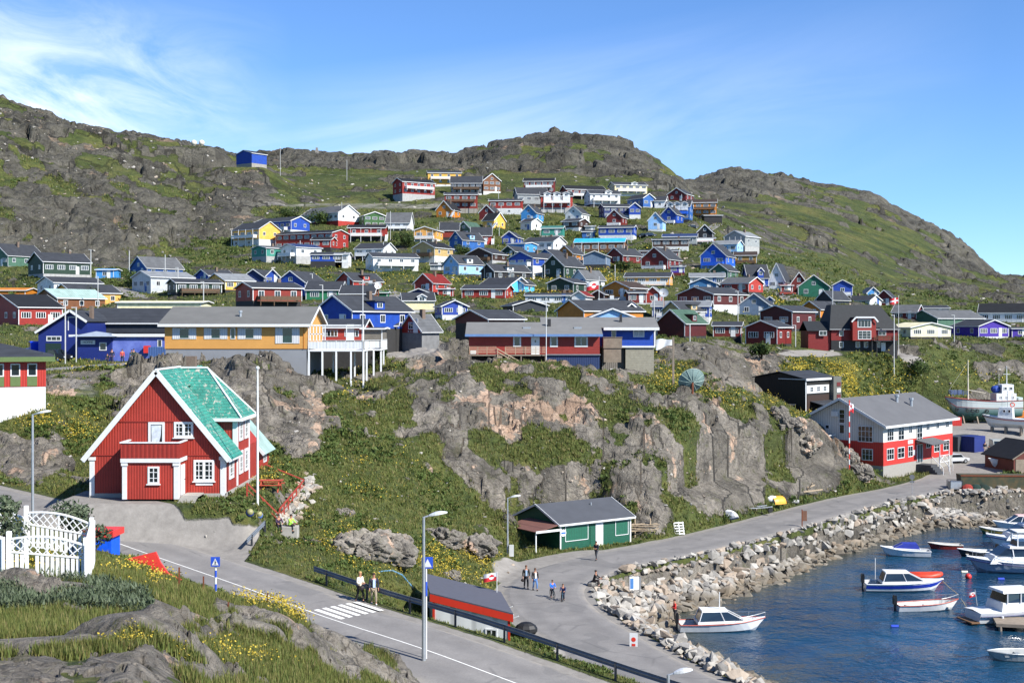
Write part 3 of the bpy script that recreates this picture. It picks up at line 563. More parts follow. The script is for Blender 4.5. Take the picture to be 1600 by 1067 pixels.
DMIN = {1: 190, 2: 215, 3: 215, 4: 215, 5: 190, 6: 200, 7: 200, 8: 225}
NEARD = {'large royal blue gabled house right behind the yellow building deck': 176, 'cream flat roofed hall right of the large royal blue house': 190, 'weathered grey timber shed beside the white deck': 158,
 'red annexe with tall white windows behind the white deck': 158, 'low dark tented roof against the cream hall': 182, 'small red A-shaped house with white framed window by the rocks': 182, 'slate roofed house with maroon gable, behind the red building': 205,
 'brown red house with dark left gable and wooden deck': 232, 'bright blue house on concrete base alone on the hilltop skyline': 560, 'broad dark roofed hall behind the blue shops': 180, 'long flat cream building above the dark roofed hall': 225,
 'wide pale blue gable peeping over the grey roof': 185, 'brown orange gable behind the red building roof': 222, 'white gable end with slate roof above the blue building': 228}
for row in T:
    (vw, cx, by, fw, wh, fh, rise, kind, turn, dep, wall, base, roof, opt, label) = row
    ox, oy, s = VIEW[vw]; px = ox+cx/s; py = oy+by/s
    d = NEARD.get(label) or ray(px, py, DMIN[vw], Zs) or 300
    k = d/F/s; p = P(px, py, d); c = max(math.cos(math.radians(turn)), .5)
    SITES.append(dict(p=p, d=d, W=fw*k/c*(1.1 if 2 <= vw <= 7 and d > 215 else 1.02), H=wh*k*(1.16 if 2 <= vw <= 7 and d > 215 else 1.02), f=fh*k, R=rise*k*(1.18 if d > 215 else 1.03), kind=kind, turn=turn, D=dep, wall=wall, base=base, roof=roof, opt=opt, label=label))
for q in SITES:
    th = -math.radians(q['turn']); fx, fy = -math.sin(th), math.cos(th)
    if 'skyline' in q['label']: pad(q['p'].x-1, q['p'].y+4, 9, 9, 0, q['p'].z+.3, fall=14); continue
    cx_, cy_ = q['p'].x+fx*q['D']*.5, q['p'].y+fy*q['D']*.5
    pad(cx_, cy_, q['W']/2+.3, q['D']/2+.5, th, q['p'].z+min(q['f'], 1.2)*.25+.05, fall=4 if q['d'] > 300 else 2.5, up=False)
    # ground right in front of the house must not bury it
    pad(q['p'].x-fx*2.2, q['p'].y-fy*2.2, q['W']/2, 1.8, th, q['p'].z, fall=3, up=False)
# ---- level ground under the larger buildings near the camera ----
pad(-24.6, 94.5, 6.2, 7.5, 0, CH-12.1, 2.5)                       # red house with the green roof
pad(-22.6, 107, 3, 4, 0, CH-11.6, 2)
pad(-31, 149, 8.5, 6.5, 0, 18.4, 3, up=False)
pad(3, 160, 10, 6, 0, 18.4, 3, up=False); pad(13.5, 163, 7, 5, 0, 18.0, 3, up=False)
pad(5.4+1.2, 123.2, 5.2, 4.6, math.radians(34.7), CH-20.8, 2.2)     # green shed
pad(6.5, 117.5, 7, 2.5, math.radians(30), CH-20.85, 2.5)
for k_ in range(3): pad(58+8*k_, 184+8*k_, 6, 12, math.radians(46.5), CH-20.6+k_*.25, 4)
pad(78, 205, 12, 22, math.radians(60), CH-19.6, 8)                 # boatyard
pad(94, 228, 22, 12, 0, 6.3, 9)
pad(45, 202, 7, 7, math.radians(45), 10.6, 4)
pad(59, 256, 13, 7, 0, CH-5.05, 4)
pad(-56, 172, 14, 9, 0, CH-4.3, 3); pad(-60, 163, 14, 5, 0, CH-4.75, 3)
pad(-3.1, 83.2, 4.4, 3.0, math.radians(-52), CH-20.3, 1.6)         # kiosk
pad(-46, 122, 7, 6, 0, 16.9, 3, up=False)
pad((309-800)/F*590, 590, 5, 4, 0, CH-(230-HY)/F*590, 16)
# paved lay-by in front of the red house
_pf = HY+(CH-Z)/Dg*F+(fbm(X*1.5, Y*1.5, 3, 66)-.5)*7; _in = np.zeros(Z.shape, bool); _pl = [(185,797),(235,800),(300,806),(360,812),(412,826),(392,862),(380,880),(300,872),(185,850)]
for (x0_, y0_), (x1_, y1_) in zip(_pl, _pl[1:]+_pl[:1]):
    if y0_ != y1_: _in ^= ((_pf > y0_) != (_pf > y1_)) & (PXg < (x1_-x0_)*(_pf-y0_)/(y1_-y0_)+x0_)
_in &= (Dg > 68) & (Dg < 99); grav = np.maximum(grav, blur(_in*1.0, 1, 1)); rockm[_in] = 0
def obj_pad(px, py, dm, r, lift=0.0):
    p = at(px, py, dm); pad(p.x, p.y, r, r, 0, p.z+lift, r*.8); return p
# ================= node helpers for the ground =================
def nodes(m):
    t = m.node_tree
    def N(k, **kw):
        n = t.nodes.new(k)
        for a, b in kw.items(): setattr(n, a, b)
        return n
    def V(n, i, v):
        if hasattr(v, 'node') or isinstance(v, bpy.types.NodeSocket): t.links.new(v, n.inputs[i])
        else: n.inputs[i].default_value = v
    def mth(op, a, b=0.0, c=None, clamp=False):
        n = N('ShaderNodeMath', operation=op, use_clamp=clamp); V(n, 0, a); V(n, 1, b)
        if c is not None: V(n, 2, c)
        return n.outputs[0]
    def noise(vec, sc, det=5, ro=.55, dist=0.0):
        n = N('ShaderNodeTexNoise'); V(n, 'Vector', vec); V(n, 'Scale', sc); V(n, 'Detail', det); V(n, 'Roughness', ro); V(n, 'Distortion', dist); return n.outputs[0]
    def vor(vec, sc, feat='F1', ran=1.0):
        n = N('ShaderNodeTexVoronoi', feature=feat); V(n, 'Vector', vec); V(n, 'Scale', sc); V(n, 'Randomness', ran); return n
    def ramp(f, stops):
        n = N('ShaderNodeValToRGB'); V(n, 0, f); e = n.color_ramp.elements
        while len(e) < len(stops): e.new(.5)
        for x, (p, c) in zip(e, stops): x.position = p; x.color = lin(c) if isinstance(c, str) else (c, c, c, 1) if isinstance(c, (int, float)) else tuple(c)+(1,)
        return n.outputs[0]
    def mix(f, a, b, mode='MIX'):
        n = N('ShaderNodeMix', data_type='RGBA', blend_type=mode); V(n, 'Factor', f); V(n, 'A', a); V(n, 'B', b); return n.outputs['Result']
    def ss(a, b, x):
        n = N('ShaderNodeMapRange', interpolation_type='SMOOTHSTEP'); V(n, 0, x); V(n, 1, a); V(n, 2, b); return n.outputs[0]
    def bump(h, st, di, nrm=None):
        n = N('ShaderNodeBump'); V(n, 'Height', h); V(n, 'Strength', st); V(n, 'Distance', di)
        if nrm: t.links.new(nrm, n.inputs['Normal'])
        return n.outputs[0]
    return t, N, V, mth, noise, vor, ramp, mix, ss, bump
def newmat(name):
    m = bpy.data.materials.new(name); m.use_nodes = True; return m, m.node_tree.nodes['Principled BSDF']
def rockcolor(tools, P_, pinkf):
    t, N, V, mth, noise, vor, ramp, mix, ss, bump = tools
    g = ramp(noise(P_, .35, 9, .68), [(.28, (.06,.054,.046)), (.42, (.145,.131,.11)), (.55, (.23,.207,.173)), (.66, (.30,.268,.22)), (.8, (.40,.352,.285))])
    g2 = ramp(noise(P_, 2.2, 8, .7), [(.3, .45), (.62, 1.15)])
    g = mix(.8, g, g2, 'MULTIPLY')
    li = ss(.58, .68, noise(P_, 5.5, 4, .7)); g = mix(mth('MULTIPLY', li, .45), g, (.33,.32,.27,1)); og = ss(.53, .66, noise(P_, .9, 6, .75)); g = mix(mth('MULTIPLY', og, .55), g, (.10,.105,.045,1)); st_ = ss(.5, .68, noise(P_, .16, 5, .6)); g = mix(mth('MULTIPLY', st_, .5), g, mix(1, g, (.42,.42,.42,1), 'MULTIPLY'))
    pk = ramp(noise(P_, .8, 8, .65), [(.3, (.30,.20,.14)), (.6, (.50,.36,.26)), (.8, (.60,.47,.36))])
    pm = ss(.35, .47, mth('ADD', mth('MULTIPLY', pinkf, .6), mth('MULTIPLY', mth('SUBTRACT', noise(P_, .3, 8, .7), .5), 2.2)))
    return mix(pm, g, pk)
# ---- ground sheet material: turf, flowers, bare rock, gravel; masks are stored on the ground itself ----
GM, b = newmat('turf_and_rock'); tools = nodes(GM); t, Nn, V, mth, noise, vor, ramp, mix, ss, bump = tools
geo = Nn('ShaderNodeNewGeometry'); PS = geo.outputs['Position']
def attr(n): a = Nn('ShaderNodeAttribute', attribute_name=n); return a.outputs['Fac']
ar, afl, apk, agr, adr = attr('rock'), attr('flower'), attr('pink'), attr('gravel'), attr('scalef')
vs = Nn('ShaderNodeVectorMath', operation='SCALE'); V(vs, 0, PS); V(vs, 'Scale', adr); PSC = vs.outputs[0]      # coarser grain on the far hills
nA = noise(PSC, .55, 8, .65); nB = noise(PSC, 2.6, 6, .65)
rm = ss(.44, .56, mth('ADD', ar, mth('MULTIPLY', mth('SUBTRACT', nA, .5), 1.5)))
rm2 = ss(.60, .63, noise(PSC, 1.5, 4, .7)); rm = mth('MAXIMUM', rm, mth('MULTIPLY', mth('MULTIPLY', rm2, .85), ss(.02, .3, ar)))
turf = ramp(noise(PSC, .3, 9, .7), [(.28, (.026,.042,.012)), (.42, (.058,.08,.02)), (.54, (.098,.115,.03)), (.66, (.145,.14,.04)), (.8, (.165,.125,.055))])
turf = mix(.85, turf, ramp(nB, [(.25, .38), (.5, .95), (.75, 1.5)]), 'MULTIPLY')
turf = mix(mth('MULTIPLY', ss(.52, .7, noise(PSC, .09, 4, .6)), .35), turf, (.11,.10,.045,1))
dk = ss(.60, .68, noise(PSC, .9, 5, .6)); turf = mix(mth('MULTIPLY', dk, .6), turf, (.022,.036,.014,1))
fm = ss(.60, .68, mth('ADD', mth('MULTIPLY', afl, .22), mth('MULTIPLY', noise(PSC, 6.5, 4, .8), .85)))
turf = mix(mth('MULTIPLY', fm, mth('MINIMUM', mth('MULTIPLY', afl, 1.3), .7)), turf, ramp(nB, [(.35, (.26,.20,.02)), (.65, (.50,.37,.03))]))
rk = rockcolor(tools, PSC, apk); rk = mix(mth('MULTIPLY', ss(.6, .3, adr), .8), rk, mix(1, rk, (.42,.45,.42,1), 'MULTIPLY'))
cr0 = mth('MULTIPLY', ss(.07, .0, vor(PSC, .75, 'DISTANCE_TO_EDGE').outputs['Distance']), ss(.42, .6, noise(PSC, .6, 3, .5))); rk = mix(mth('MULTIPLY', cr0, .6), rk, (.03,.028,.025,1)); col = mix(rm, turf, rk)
gr = ramp(noise(PS, 1.5, 8, .7), [(.3, (.175,.164,.148)), (.7, (.26,.245,.222))])
gm_ = ss(.4, .6, mth('ADD', agr, mth('MULTIPLY', mth('SUBTRACT', nA, .5), .5))); col = mix(gm_, col, gr)
t.links.new(col, b.inputs['Base Color']); b.inputs['Roughness'].default_value = .92; b.inputs['Specular IOR Level'].default_value = .25
crk = vor(PSC, .75, 'DISTANCE_TO_EDGE').outputs['Distance']; crk2 = vor(PSC, 2.4, 'DISTANCE_TO_EDGE').outputs['Distance']
hr = mth('ADD', mth('MULTIPLY', noise(PSC, 1.1, 9, .72), 1.0), mth('ADD', mth('MULTIPLY', ss(0, .12, crk), .12), mth('MULTIPLY', ss(0, .1, crk2), .06)))
ht = mth('MULTIPLY', noise(PSC, 4.5, 5, .75), .55)
hh = mth('ADD', mth('MULTIPLY', hr, rm), mth('MULTIPLY', ht, mth('SUBTRACT', 1.0, rm)))
hh = mth('MULTIPLY', hh, mth('SUBTRACT', 1.0, mth('MULTIPLY', gm_, .93)))
bd = mth('DIVIDE', .62, adr)
bn = Nn('ShaderNodeBump'); V(bn, 'Height', hh); V(bn, 'Strength', 1.0); V(bn, 'Distance', bd); t.links.new(bn.outputs[0], b.inputs['Normal'])
def build_ground():
    me = bpy.data.meshes.new('ground'); co = np.stack([X, Y, Z], -1).reshape(-1, 3).astype(np.float32); nv = len(co)
    me.vertices.add(nv); me.vertices.foreach_set('co', co.ravel())
    i = np.arange(NR-1)[:, None]*NPX+np.arange(NPX-1)[None]; q = np.stack([i, i+1, i+NPX+1, i+NPX], -1).reshape(-1, 4)
    nf = len(q); me.loops.add(nf*4); me.loops.foreach_set('vertex_index', q.ravel().astype(np.int32)); me.polygons.add(nf)
    me.polygons.foreach_set('loop_start', (np.arange(nf)*4).astype(np.int32)); me.polygons.foreach_set('loop_total', np.full(nf, 4, np.int32))
    me.polygons.foreach_set('use_smooth', np.ones(nf, bool))
    bank = (sdw > -8.6)*(sdw < 3)*(PXg > 850)*(Dg < 230)*(Dg > 55)*(roadw < .3)
    rf = np.clip(rockm*.8+rockf*.25, 0, 1); rf = np.where(bank, 1, rf)
    for n, a in (('rock', rf), ('flower', flow), ('pink', pink), ('gravel', grav), ('scalef', 2.0**np.clip(np.round(np.log2(95/np.maximum(Dg*(1+.5*(fbm(X/(Dg*.03), np.log(Dg)*20, 4, 55)-.5)), 10))), -3, 1))):
        at_ = me.attributes.new(n, 'FLOAT', 'POINT'); at_.data.foreach_set('value', a.ravel().astype(np.float32))
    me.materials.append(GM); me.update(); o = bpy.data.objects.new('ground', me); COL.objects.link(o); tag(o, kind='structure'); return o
# ---- asphalt ----
AM, b = newmat('asphalt'); tl = nodes(AM); t, Nn, V, mth, noise, vor, ramp, mix, ss, bump = tl
geo = Nn('ShaderNodeNewGeometry'); PS = geo.outputs['Position']; av = Nn('ShaderNodeAttribute', attribute_name='across').outputs['Fac']
c = ramp(noise(PS, .5, 7, .65), [(.3, (.16,.152,.143)), (.7, (.225,.215,.202))])
c = mix(.5, c, ramp(noise(PS, 9, 4, .7), [(.3, .75), (.7, 1.2)]), 'MULTIPLY')
trk = mth('MULTIPLY', ss(.25, .0, mth('ABSOLUTE', mth('SUBTRACT', mth('ABSOLUTE', av), .45))), .28)
c = mix(trk, c, (.11,.107,.105,1))
edge = ss(.78, .98, mth('ADD', mth('ABSOLUTE', av), mth('MULTIPLY', mth('SUBTRACT', noise(PS, .8, 4), .5), .35))); c = mix(mth('MULTIPLY', edge, .75), c, (.30,.27,.225,1))
pt = ss(.60, .615, noise(PS, .22, 2, .5)); c = mix(mth('MULTIPLY', pt, .35), c, (.11,.108,.105,1)); ck = mth('MULTIPLY', ss(.035, .0, vor(PS, .22, 'DISTANCE_TO_EDGE').outputs['Distance']), ss(.48, .6, noise(PS, .3, 3, .6))); c = mix(mth('MULTIPLY', ck, .35), c, (.06,.06,.06,1)); sp2 = ss(.58, .75, noise(PS, .9, 5, .7)); c = mix(mth('MULTIPLY', sp2, .3), c, (.27,.255,.23,1))
t.links.new(c, b.inputs['Base Color']); b.inputs['Roughness'].default_value = .85
t.links.new(bump(noise(PS, 30, 3, .7), .25, .02), b.inputs['Normal'])
def strip(name, poly, hw, m, lift=0.0, drape=False, wob=0.0):
    vs, fs, ac = [], [], []; n = len(poly); K = 8
    for i, p in enumerate(poly):
        d = (poly[min(i+1, n-1)]-poly[max(i-1, 0)]); d.z = 0; d.normalize(); s = Vector((d.y, -d.x, 0)); wv = hw*(1+wob*math.sin(i*1.7)+wob*math.sin(i*.61+2))
        for k in range(K+1):
            u = -1+2*k/K; q = p+s*(u*wv); z = p.z+lift-.03*u*u
            if k in (0, K): z -= .12
            vs.append((q.x, q.y, z)); ac.append(u)
    for i in range(n-1):
        for k in range(K): a = i*(K+1)+k; fs.append((a, a+K+1, a+K+2, a+1))
    me = bpy.data.meshes.new(name); me.from_pydata(vs, [], fs); me.materials.append(m)
    at_ = me.attributes.new('across', 'FLOAT', 'POINT'); at_.data.foreach_set('value', ac)
    o = bpy.data.objects.new(name, me); COL.objects.link(o); return tag(o, kind='structure')
def up_faces(o):
    me = o.data
    if sum(p.normal.z for p in me.polygons) < 0: me.flip_normals()
# ---- water ----
WM, b = newmat('harbour_water'); tl = nodes(WM); t, Nn, V, mth, noise, vor, ramp, mix, ss, bump = tl
geo = Nn('ShaderNodeNewGeometry'); PS = geo.outputs['Position']; mp = Nn('ShaderNodeMapping'); V(mp, 0, PS); mp.inputs['Scale'].default_value = (1, 1.0, 1); mp.inputs['Rotation'].default_value = (0, 0, .35)
PW = mp.outputs[0]; sh = Nn('ShaderNodeAttribute', attribute_name='shore').outputs['Fac']
c = ramp(noise(PS, .07, 4, .6), [(.3, (.005,.026,.060)), (.7, (.008,.048,.092))]); c = mix(ss(.0, 1.0, sh), c, (.05,.055,.04,1))
t.links.new(c, b.inputs['Base Color']); b.inputs['Roughness'].default_value = .09; b.inputs['IOR'].default_value = 1.33; b.inputs['Specular IOR Level'].default_value = .42
ww = mth('ADD', mth('MULTIPLY', noise(PW, .75, 3, .5, .6), .9), mth('ADD', mth('MULTIPLY', noise(PW, 2.3, 3, .55, .4), .42), mth('MULTIPLY', noise(PS, .16, 2, .5), 1.6)))
wp = mth('ADD', .35, mth('MULTIPLY', ss(.35, .62, noise(PS, .05, 3, .6)), .65)); t.links.new(bump(mth('MULTIPLY', ww, wp), .8, .33), b.inputs['Normal'])
def build_water():
    vs, fs, a = [], [], []; nx, ny = 70, 90
    for j in range(ny+1):
        y = 20+(430-20)*(j/ny)**1.3
        for i in range(nx+1):
            x = -20+(i/nx)*330; vs.append((x, y, 0)); m = 1e9
            for p, q in zip(WL[:-1], WL[1:]):
                dx, dy = q.x-p.x, q.y-p.y; tt = min(max(((x-p.x)*dx+(y-p.y)*dy)/(dx*dx+dy*dy), 0), 1); m = min(m, math.hypot(x-p.x-tt*dx, y-p.y-tt*dy))
            a.append(max(0, 1-m/4.5))
    for j in range(ny):
        for i in range(nx): k = j*(nx+1)+i; fs.append((k, k+1, k+nx+2, k+nx+1))
    me = bpy.data.meshes.new('water'); me.from_pydata(vs, [], fs); me.materials.append(WM); at_ = me.attributes.new('shore', 'FLOAT', 'POINT'); at_.data.foreach_set('value', a)
    o = bpy.data.objects.new('water', me); COL.objects.link(o); tag(o, kind='structure')
# ---- roads and their markings ----
def build_roads():
    for nm, poly, hw in (('main_road', ROAD_A, 3.6), ('harbour_road', ROAD_B, 3.5), ('upper_street', ROAD_C, 3.2)): up_faces(strip(nm, poly, hw, AM))
    for poly, hw in SMALL: up_faces(strip('village_road', [Vector(p) for p in poly], hw, AM))
    wm = mat('road_paint', 'e6e6e0', .7, amt=.15, scale=6); sub = [p for p in ROAD_A if 45 < p.y < 85.5]
    o = strip('road_line', sub, .075, wm, .006); o.name = 'road_line'; up_faces(o)
    # zebra crossing: bars along the road, from its middle to the far kerb
    i = min(range(len(ROAD_A)), key=lambda k: abs(ROAD_A[k].y-69.4)); c = ROAD_A[i]; d = (ROAD_A[i+1]-ROAD_A[i-1]).normalized(); s = Vector((-d.y, d.x, 0)).normalized()
    if s.y < 0: s = -s
    for k in range(6):
        mb = MB(); o0 = c+s*(.35+k*.56)-d*.3; a = o0-d*1.15; e = o0+d*1.15; zz = .012
        def lv(p, u): return (p.x, p.y, p.z-.03*(u/3.6)**2+zz)
        u0, u1 = .35+k*.56, .35+k*.56+.3
        mb.add([lv(a, u0), lv(e, u0), lv(e+s*.3, u1), lv(a+s*.3, u1)], [(0,1,2,3)]); o = mb.build('crossing_bar', wm); up_faces(o); tag(o, kind='structure')
# ================= houses =================
WALLC = dict(blue='0c3e98', royal='1052b8', bluem='1f5596', bluel='3f8bc8', blued='10265a', bluev='24429c', steel='2f6795', skyb='8fbbe6', cyan='4fb4e6', red='8a2219', redl='a13328', redd='681916', redbr='7c2417', maroon='4a1110',
 yellow='dca94a', cream='e3d5a6', cream2='ddd6ae', tan='b39a66', tand='8e6f35', orange='b9721f', orangel='d79d4e', brown='6d4324', brownd='38221a', black='16161a', slateb='2b3038', greyl='8f9494', greyb='64788e', greyw='a9aeb2',
 white='d3d6d6', teal='2f8273', greend='173527', greenm='16654c', greeng='3f6350', green='136b45', lime='2e5a2a', wood='6f6a60', purple='3d2392')
ROOFC = dict(slate='33363b', black='1c1e21', grey='56585a', greyl='75797c', brownd='3a2f28', greent='3d5648', greenm='1d4f3d', green='175b3c', greenl='8fa7a0', orange='b9752c', white='b9bcbc', redd='6a1c18', blued='24365c', cyanr='2f9fd8', teal='3c6d66', cream2='cfc9a6', bluel='6fa8dd')
BASEC = dict(redd='5c1816', conc='8d8a82', white='c4c6c4', dark='2a2a2a', grey='6d6e6e', greyl='9a9b99', redl='9a3028', skyb='9dc0e0')
def wallm(k): return mat('wall_'+k, WALLC[k], .62, 'clap' if k not in ('cream2', 'greyw') else 'plain', .2, 1.3, pitch=.22)
def roofm(k): return mat('roof_'+k, ROOFC[k], .8, 'plank' if k not in ('greenl', 'cyanr') else 'corr', .22, .7, pitch=.45, spec=.3)
def basem(k): return mat('foundation_'+k, BASEC[k], .85, amt=.2, scale=1.5, bump=.3)
TRIM = mat('white_trim', 'cfd1d0', .55, amt=.07, scale=4); RAILW = mat('white_rail', 'd4d6d5', .6, amt=.08, scale=5); RAILD = mat('brown_rail', '54402c', .75, amt=.2, scale=5); RAILB = mat('blue_rail', '1e5fd0', .6)
GLASS = mat('window_glass', '1a2228', .08, amt=.5, scale=.6, spec=.8); BRICK = mat('chimney_brick', '6b5c50', .9, amt=.25, scale=6)
WINM = {}
def win_mesh(kind):
    if kind in WINM: return WINM[kind]
    fr = MB(); a = {'1': .5, '2': .5, 'w': .5}[kind]; th = .09 if kind != 'w' else .06
    fr.box(-.5, .5, -.05, 0, -.5, -.5+th).box(-.5, .5, -.05, 0, .5-th, .5).box(-.5, -.5+th, -.05, 0, -.5+th, .5-th).box(.5-th, .5, -.05, 0, -.5+th, .5-th)
    for x in {'1': (0,), '2': (), 'w': (-.25, 0, .25)}[kind]: fr.box(x-.025, x+.025, -.045, 0, -.5+th, .5-th)
    o = fr.build('window', TRIM); p = MB().box(-.5+th*.8, .5-th*.8, -.02, -.012, -.5+th*.8, .5-th*.8).build('pane', GLASS)
    WINM[kind] = (o.data, p.data); bpy.data.objects.remove(o); bpy.data.objects.remove(p); return WINM[kind]
def add_window(parent, x, y, z, w, h, rz=0, kind='1', pane=True):
    a, b = win_mesh(kind); o = bpy.data.objects.new('window', a); COL.objects.link(o); o.parent = parent; o.location = (x, y, z); o.scale = (w, 1, h); o.rotation_euler = (0, 0, rz)
    if pane: p = bpy.data.objects.new('pane', b); COL.objects.link(p); p.parent = o
    return o
def slab(mb, a, b, c, d, t):
    """roof plane through four corners a b (eave) c d (ridge), thickened upward by t"""
    vs = [Vector(q) for q in (a, b, c, d)]; n = (vs[1]-vs[0]).cross(vs[3]-vs[0]).normalized()
    if n.z < 0: n = -n
    return mb.add(vs+[v+n*t for v in vs], [(0,3,2,1),(4,5,6,7),(0,1,5,4),(1,2,6,5),(2,3,7,6),(3,0,4,7)])
def railing(mb, pts, z, h=.95, step=1.1, solid=False, pw=.07):
    for a, b in zip(pts[:-1], pts[1:]):
        a, b = Vector((*a, z)), Vector((*b, z)); L_ = (b-a).length; n = max(1, round(L_/step))
        for k in range(n+1): q = a.lerp(b, k/n); mb.box(q.x-pw/2, q.x+pw/2, q.y-pw/2, q.y+pw/2, z, z+h)
        up = Vector((0, 0, 1)); mb.beam(a+up*h, b+up*h, .1, .05)
        if solid: mb.beam(a+up*h*.5, b+up*h*.5, .03, h*.75)
        else:
            for f_ in (.3, .55, .78): mb.beam(a+up*h*f_, b+up*h*f_, .03, .09)
def house(q):
    W, H, f, R, D, kind = q['W'], q['H'], q['f'], q['R'], q['D'], q['kind']; opt = q['opt']; th = -math.radians(q['turn']); low = 3.5
    small = q['d'] > 420; rt = empty(q.get('name', 'house'), q['p'], th, q['label'], q.get('cat', 'house'), q.get('group'))
    hw = W/2; e = .35; wm = wallm(q['wall']); rm = roofm(q['roof'])
    MB().box(-hw+.03, hw-.03, .03, D-.03, -low, f).build('foundation', basem(q['base']), rt)
    if kind == 'g': MB().prism([(-hw, f), (hw, f), (hw, H), (0, H+R), (-hw, H)], 'y', 0, D).build('wall', wm, rt)
    else: MB().prism([(0, f), (D, f), (D, H), (D/2, H+R), (0, H)], 'x', -hw, hw).build('wall', wm, rt)
    rf = MB(); t = .14
    if kind == 'g':
        sl_ = R/hw; ez = -e*sl_
        slab(rf, (-hw-e, -e, H+ez), (-hw-e, D+e, H+ez), (0, D+e, H+R), (0, -e, H+R), t); slab(rf, (hw+e, -e, H+ez), (hw+e, D+e, H+ez), (0, D+e, H+R), (0, -e, H+R), t)
    else:
        sl_ = R/(D/2); ez = -e*sl_
        slab(rf, (-hw-e, -e, H+ez), (hw+e, -e, H+ez), (hw+e, D/2, H+R), (-hw-e, D/2, H+R), t); slab(rf, (-hw-e, D+e, H+ez), (hw+e, D+e, H+ez), (hw+e, D/2, H+R), (-hw-e, D/2, H+R), t)
    ro = rf.build('roof', rm, rt)
    tr = MB(); bh = .2 if not small else .28
    if kind == 'g':
        for y in (-e-.04,) + ((D+e+.04,) if not small else ()):
            tr.beam((-hw-e, y, H+ez+.05), (0, y, H+R+.05), .06, bh).beam((hw+e, y, H+ez+.05), (0, y, H+R+.05), .06, bh)
        for x in (-hw-e-.03, hw+e+.03): tr.beam((x, -e, H+ez+.04), (x, D+e, H+ez+.04), .06, bh*.8)
    else:
        for x in (-hw-e-.04, hw+e+.04): tr.beam((x, -e, H+ez+.05), (x, D/2, H+R+.05), .06, bh).beam((x, D+e, H+ez+.05), (x, D/2, H+R+.05), .06, bh)
        tr.beam((-hw-e, -e-.03, H+ez+.04), (hw+e, -e-.03, H+ez+.04), .06, bh*.8)
    if not small:
        for x in (-hw, hw): tr.box(x-.07, x+.07, -.03, .04, f+.02, H)
    tr.build('bargeboard', TRIM, rt)
    if 'c' in opt or (hash_(q['label']) % 3 == 0 and 'x' not in opt):
        cx = W*.12 if kind == 'g' else W*.22; cy = D*.5; MB().box(cx-.3, cx+.3, cy-.3, cy+.3, H+R*.4, H+R+.75).build('chimney', BRICK, ro)
    if 'x' not in opt:
        st = max(1, round((H-f)/2.75)); sh_ = (H-f)/st; ww = 1.15; hh_ = min(1.15, sh_*.48)
        if 'w' in opt and q['wall'] not in ('x',):
            n = max(2, int(W/2.6)); xs = [-hw+W*(k+.5)/n for k in range(n)]; wdt = min(W/n*.68, 2.0); kd = 'w'
        else:
            n = max(1, int(W/3.1)); xs = [-hw+W*(k+.5)/n for k in range(n)]; wdt = ww; kd = '1'
        for s_ in range(st):
            for x in xs: add_window(rt, x, 0, f+sh_*(s_+.55), wdt, hh_, 0, kd)
        if f > 2.0:
            for x in xs[::2]: add_window(rt, x, .03, f*.55, 1.0, .9, 0, '1')
        if kind == 'g' and R > 2.2: add_window(rt, 0, 0, H+R*.28, 1.0, 1.0, 0, '1')
        sd_ = 1 if q['turn'] >= 0 else -1
        if abs(q['turn']) > 8:
            n2 = max(1, int(D/3.4))
            for s_ in range(st):
                for k in range(n2): add_window(rt, sd_*hw, D*(k+.5)/n2, f+sh_*(s_+.55), 1.1, hh_, sd_*math.pi/2, '1')
        dr = MB().box(-.45, .45, -.04, 0, 0, 2.0) 
        if not ('b' in opt or 'B' in opt) and f < 1.2: o = dr.build('door', TRIM if q['wall'] not in ('white', 'greyw') else wallm('bluem'), rt); o.location = (min(hw-.7, W*.22), 0, f)
    if 'D' in opt or 'T' in opt:
        ds = [(-W*.3), 0, W*.3] if 'T' in opt else [W*.1 if kind == 'e' else None]
        for x in ds:
            if kind == 'g':
                sd_ = 1 if q['turn'] >= 0 else -1; y = D*.45; dw = 1.1; zb = H+R*.12; zt = H+min(R*.62, 2.0); m = MB(); x0, x1 = sorted((sd_*hw*.2, sd_*(hw+.02)))
                m.box(x0, x1, y-dw, y+dw, zb-.4, zt); dm = m.build('dormer', wallm('white' if q['wall'] in ('skyb', 'black') else 'skyb' if q['wall'] == 'bluem' else q['wall']), rt)
                MB().box(x0-.1*sd_ if sd_ > 0 else x0-.3, x1+.3 if sd_ > 0 else x1+.1, y-dw-.25, y+dw+.25, zt, zt+.14).build('dormer_roof', rm, dm)
                add_window(dm, sd_*(hw+.02), y, (zb+zt)/2, 1.2, min(1, (zt-zb)*.7), sd_*math.pi/2)
            else:
                dw = min(1.4, W*.14); zb = H-.1; pk = H+min(R*.75, 2.6); zt = H+(pk-H)*.62
                dm = MB().prism([(x-dw, zb-(.0 if 'D' in opt else H*.25)), (x+dw, zb-(.0 if 'D' in opt else H*.25)), (x+dw, zt), (x, pk), (x-dw, zt)], 'y', -.35, D*.45).build('dormer', wallm('white') if 'T' in opt or q['wall'] in ('cream', 'white') else wm, rt)
                d2 = MB(); slab(d2, (x-dw-.2, -.6, zt-.1), (x-dw-.2, D*.45, zt-.1), (x, D*.45, pk+.03), (x, -.6, pk+.03), .1); slab(d2, (x+dw+.2, -.6, zt-.1), (x+dw+.2, D*.45, zt-.1), (x, D*.45, pk+.03), (x, -.6, pk+.03), .1)
                d2.build('dormer_roof', rm, dm); MB().beam((x-dw-.2, -.63, zt-.05), (x, -.63, pk+.08), .05, .2).beam((x+dw+.2, -.63, zt-.05), (x, -.63, pk+.08), .05, .2).build('bargeboard', TRIM, dm)
                add_window(dm, x, -.35, zt-.45 if 'D' in opt else zt-.5, min(1.3, dw*1.3), 1.0)
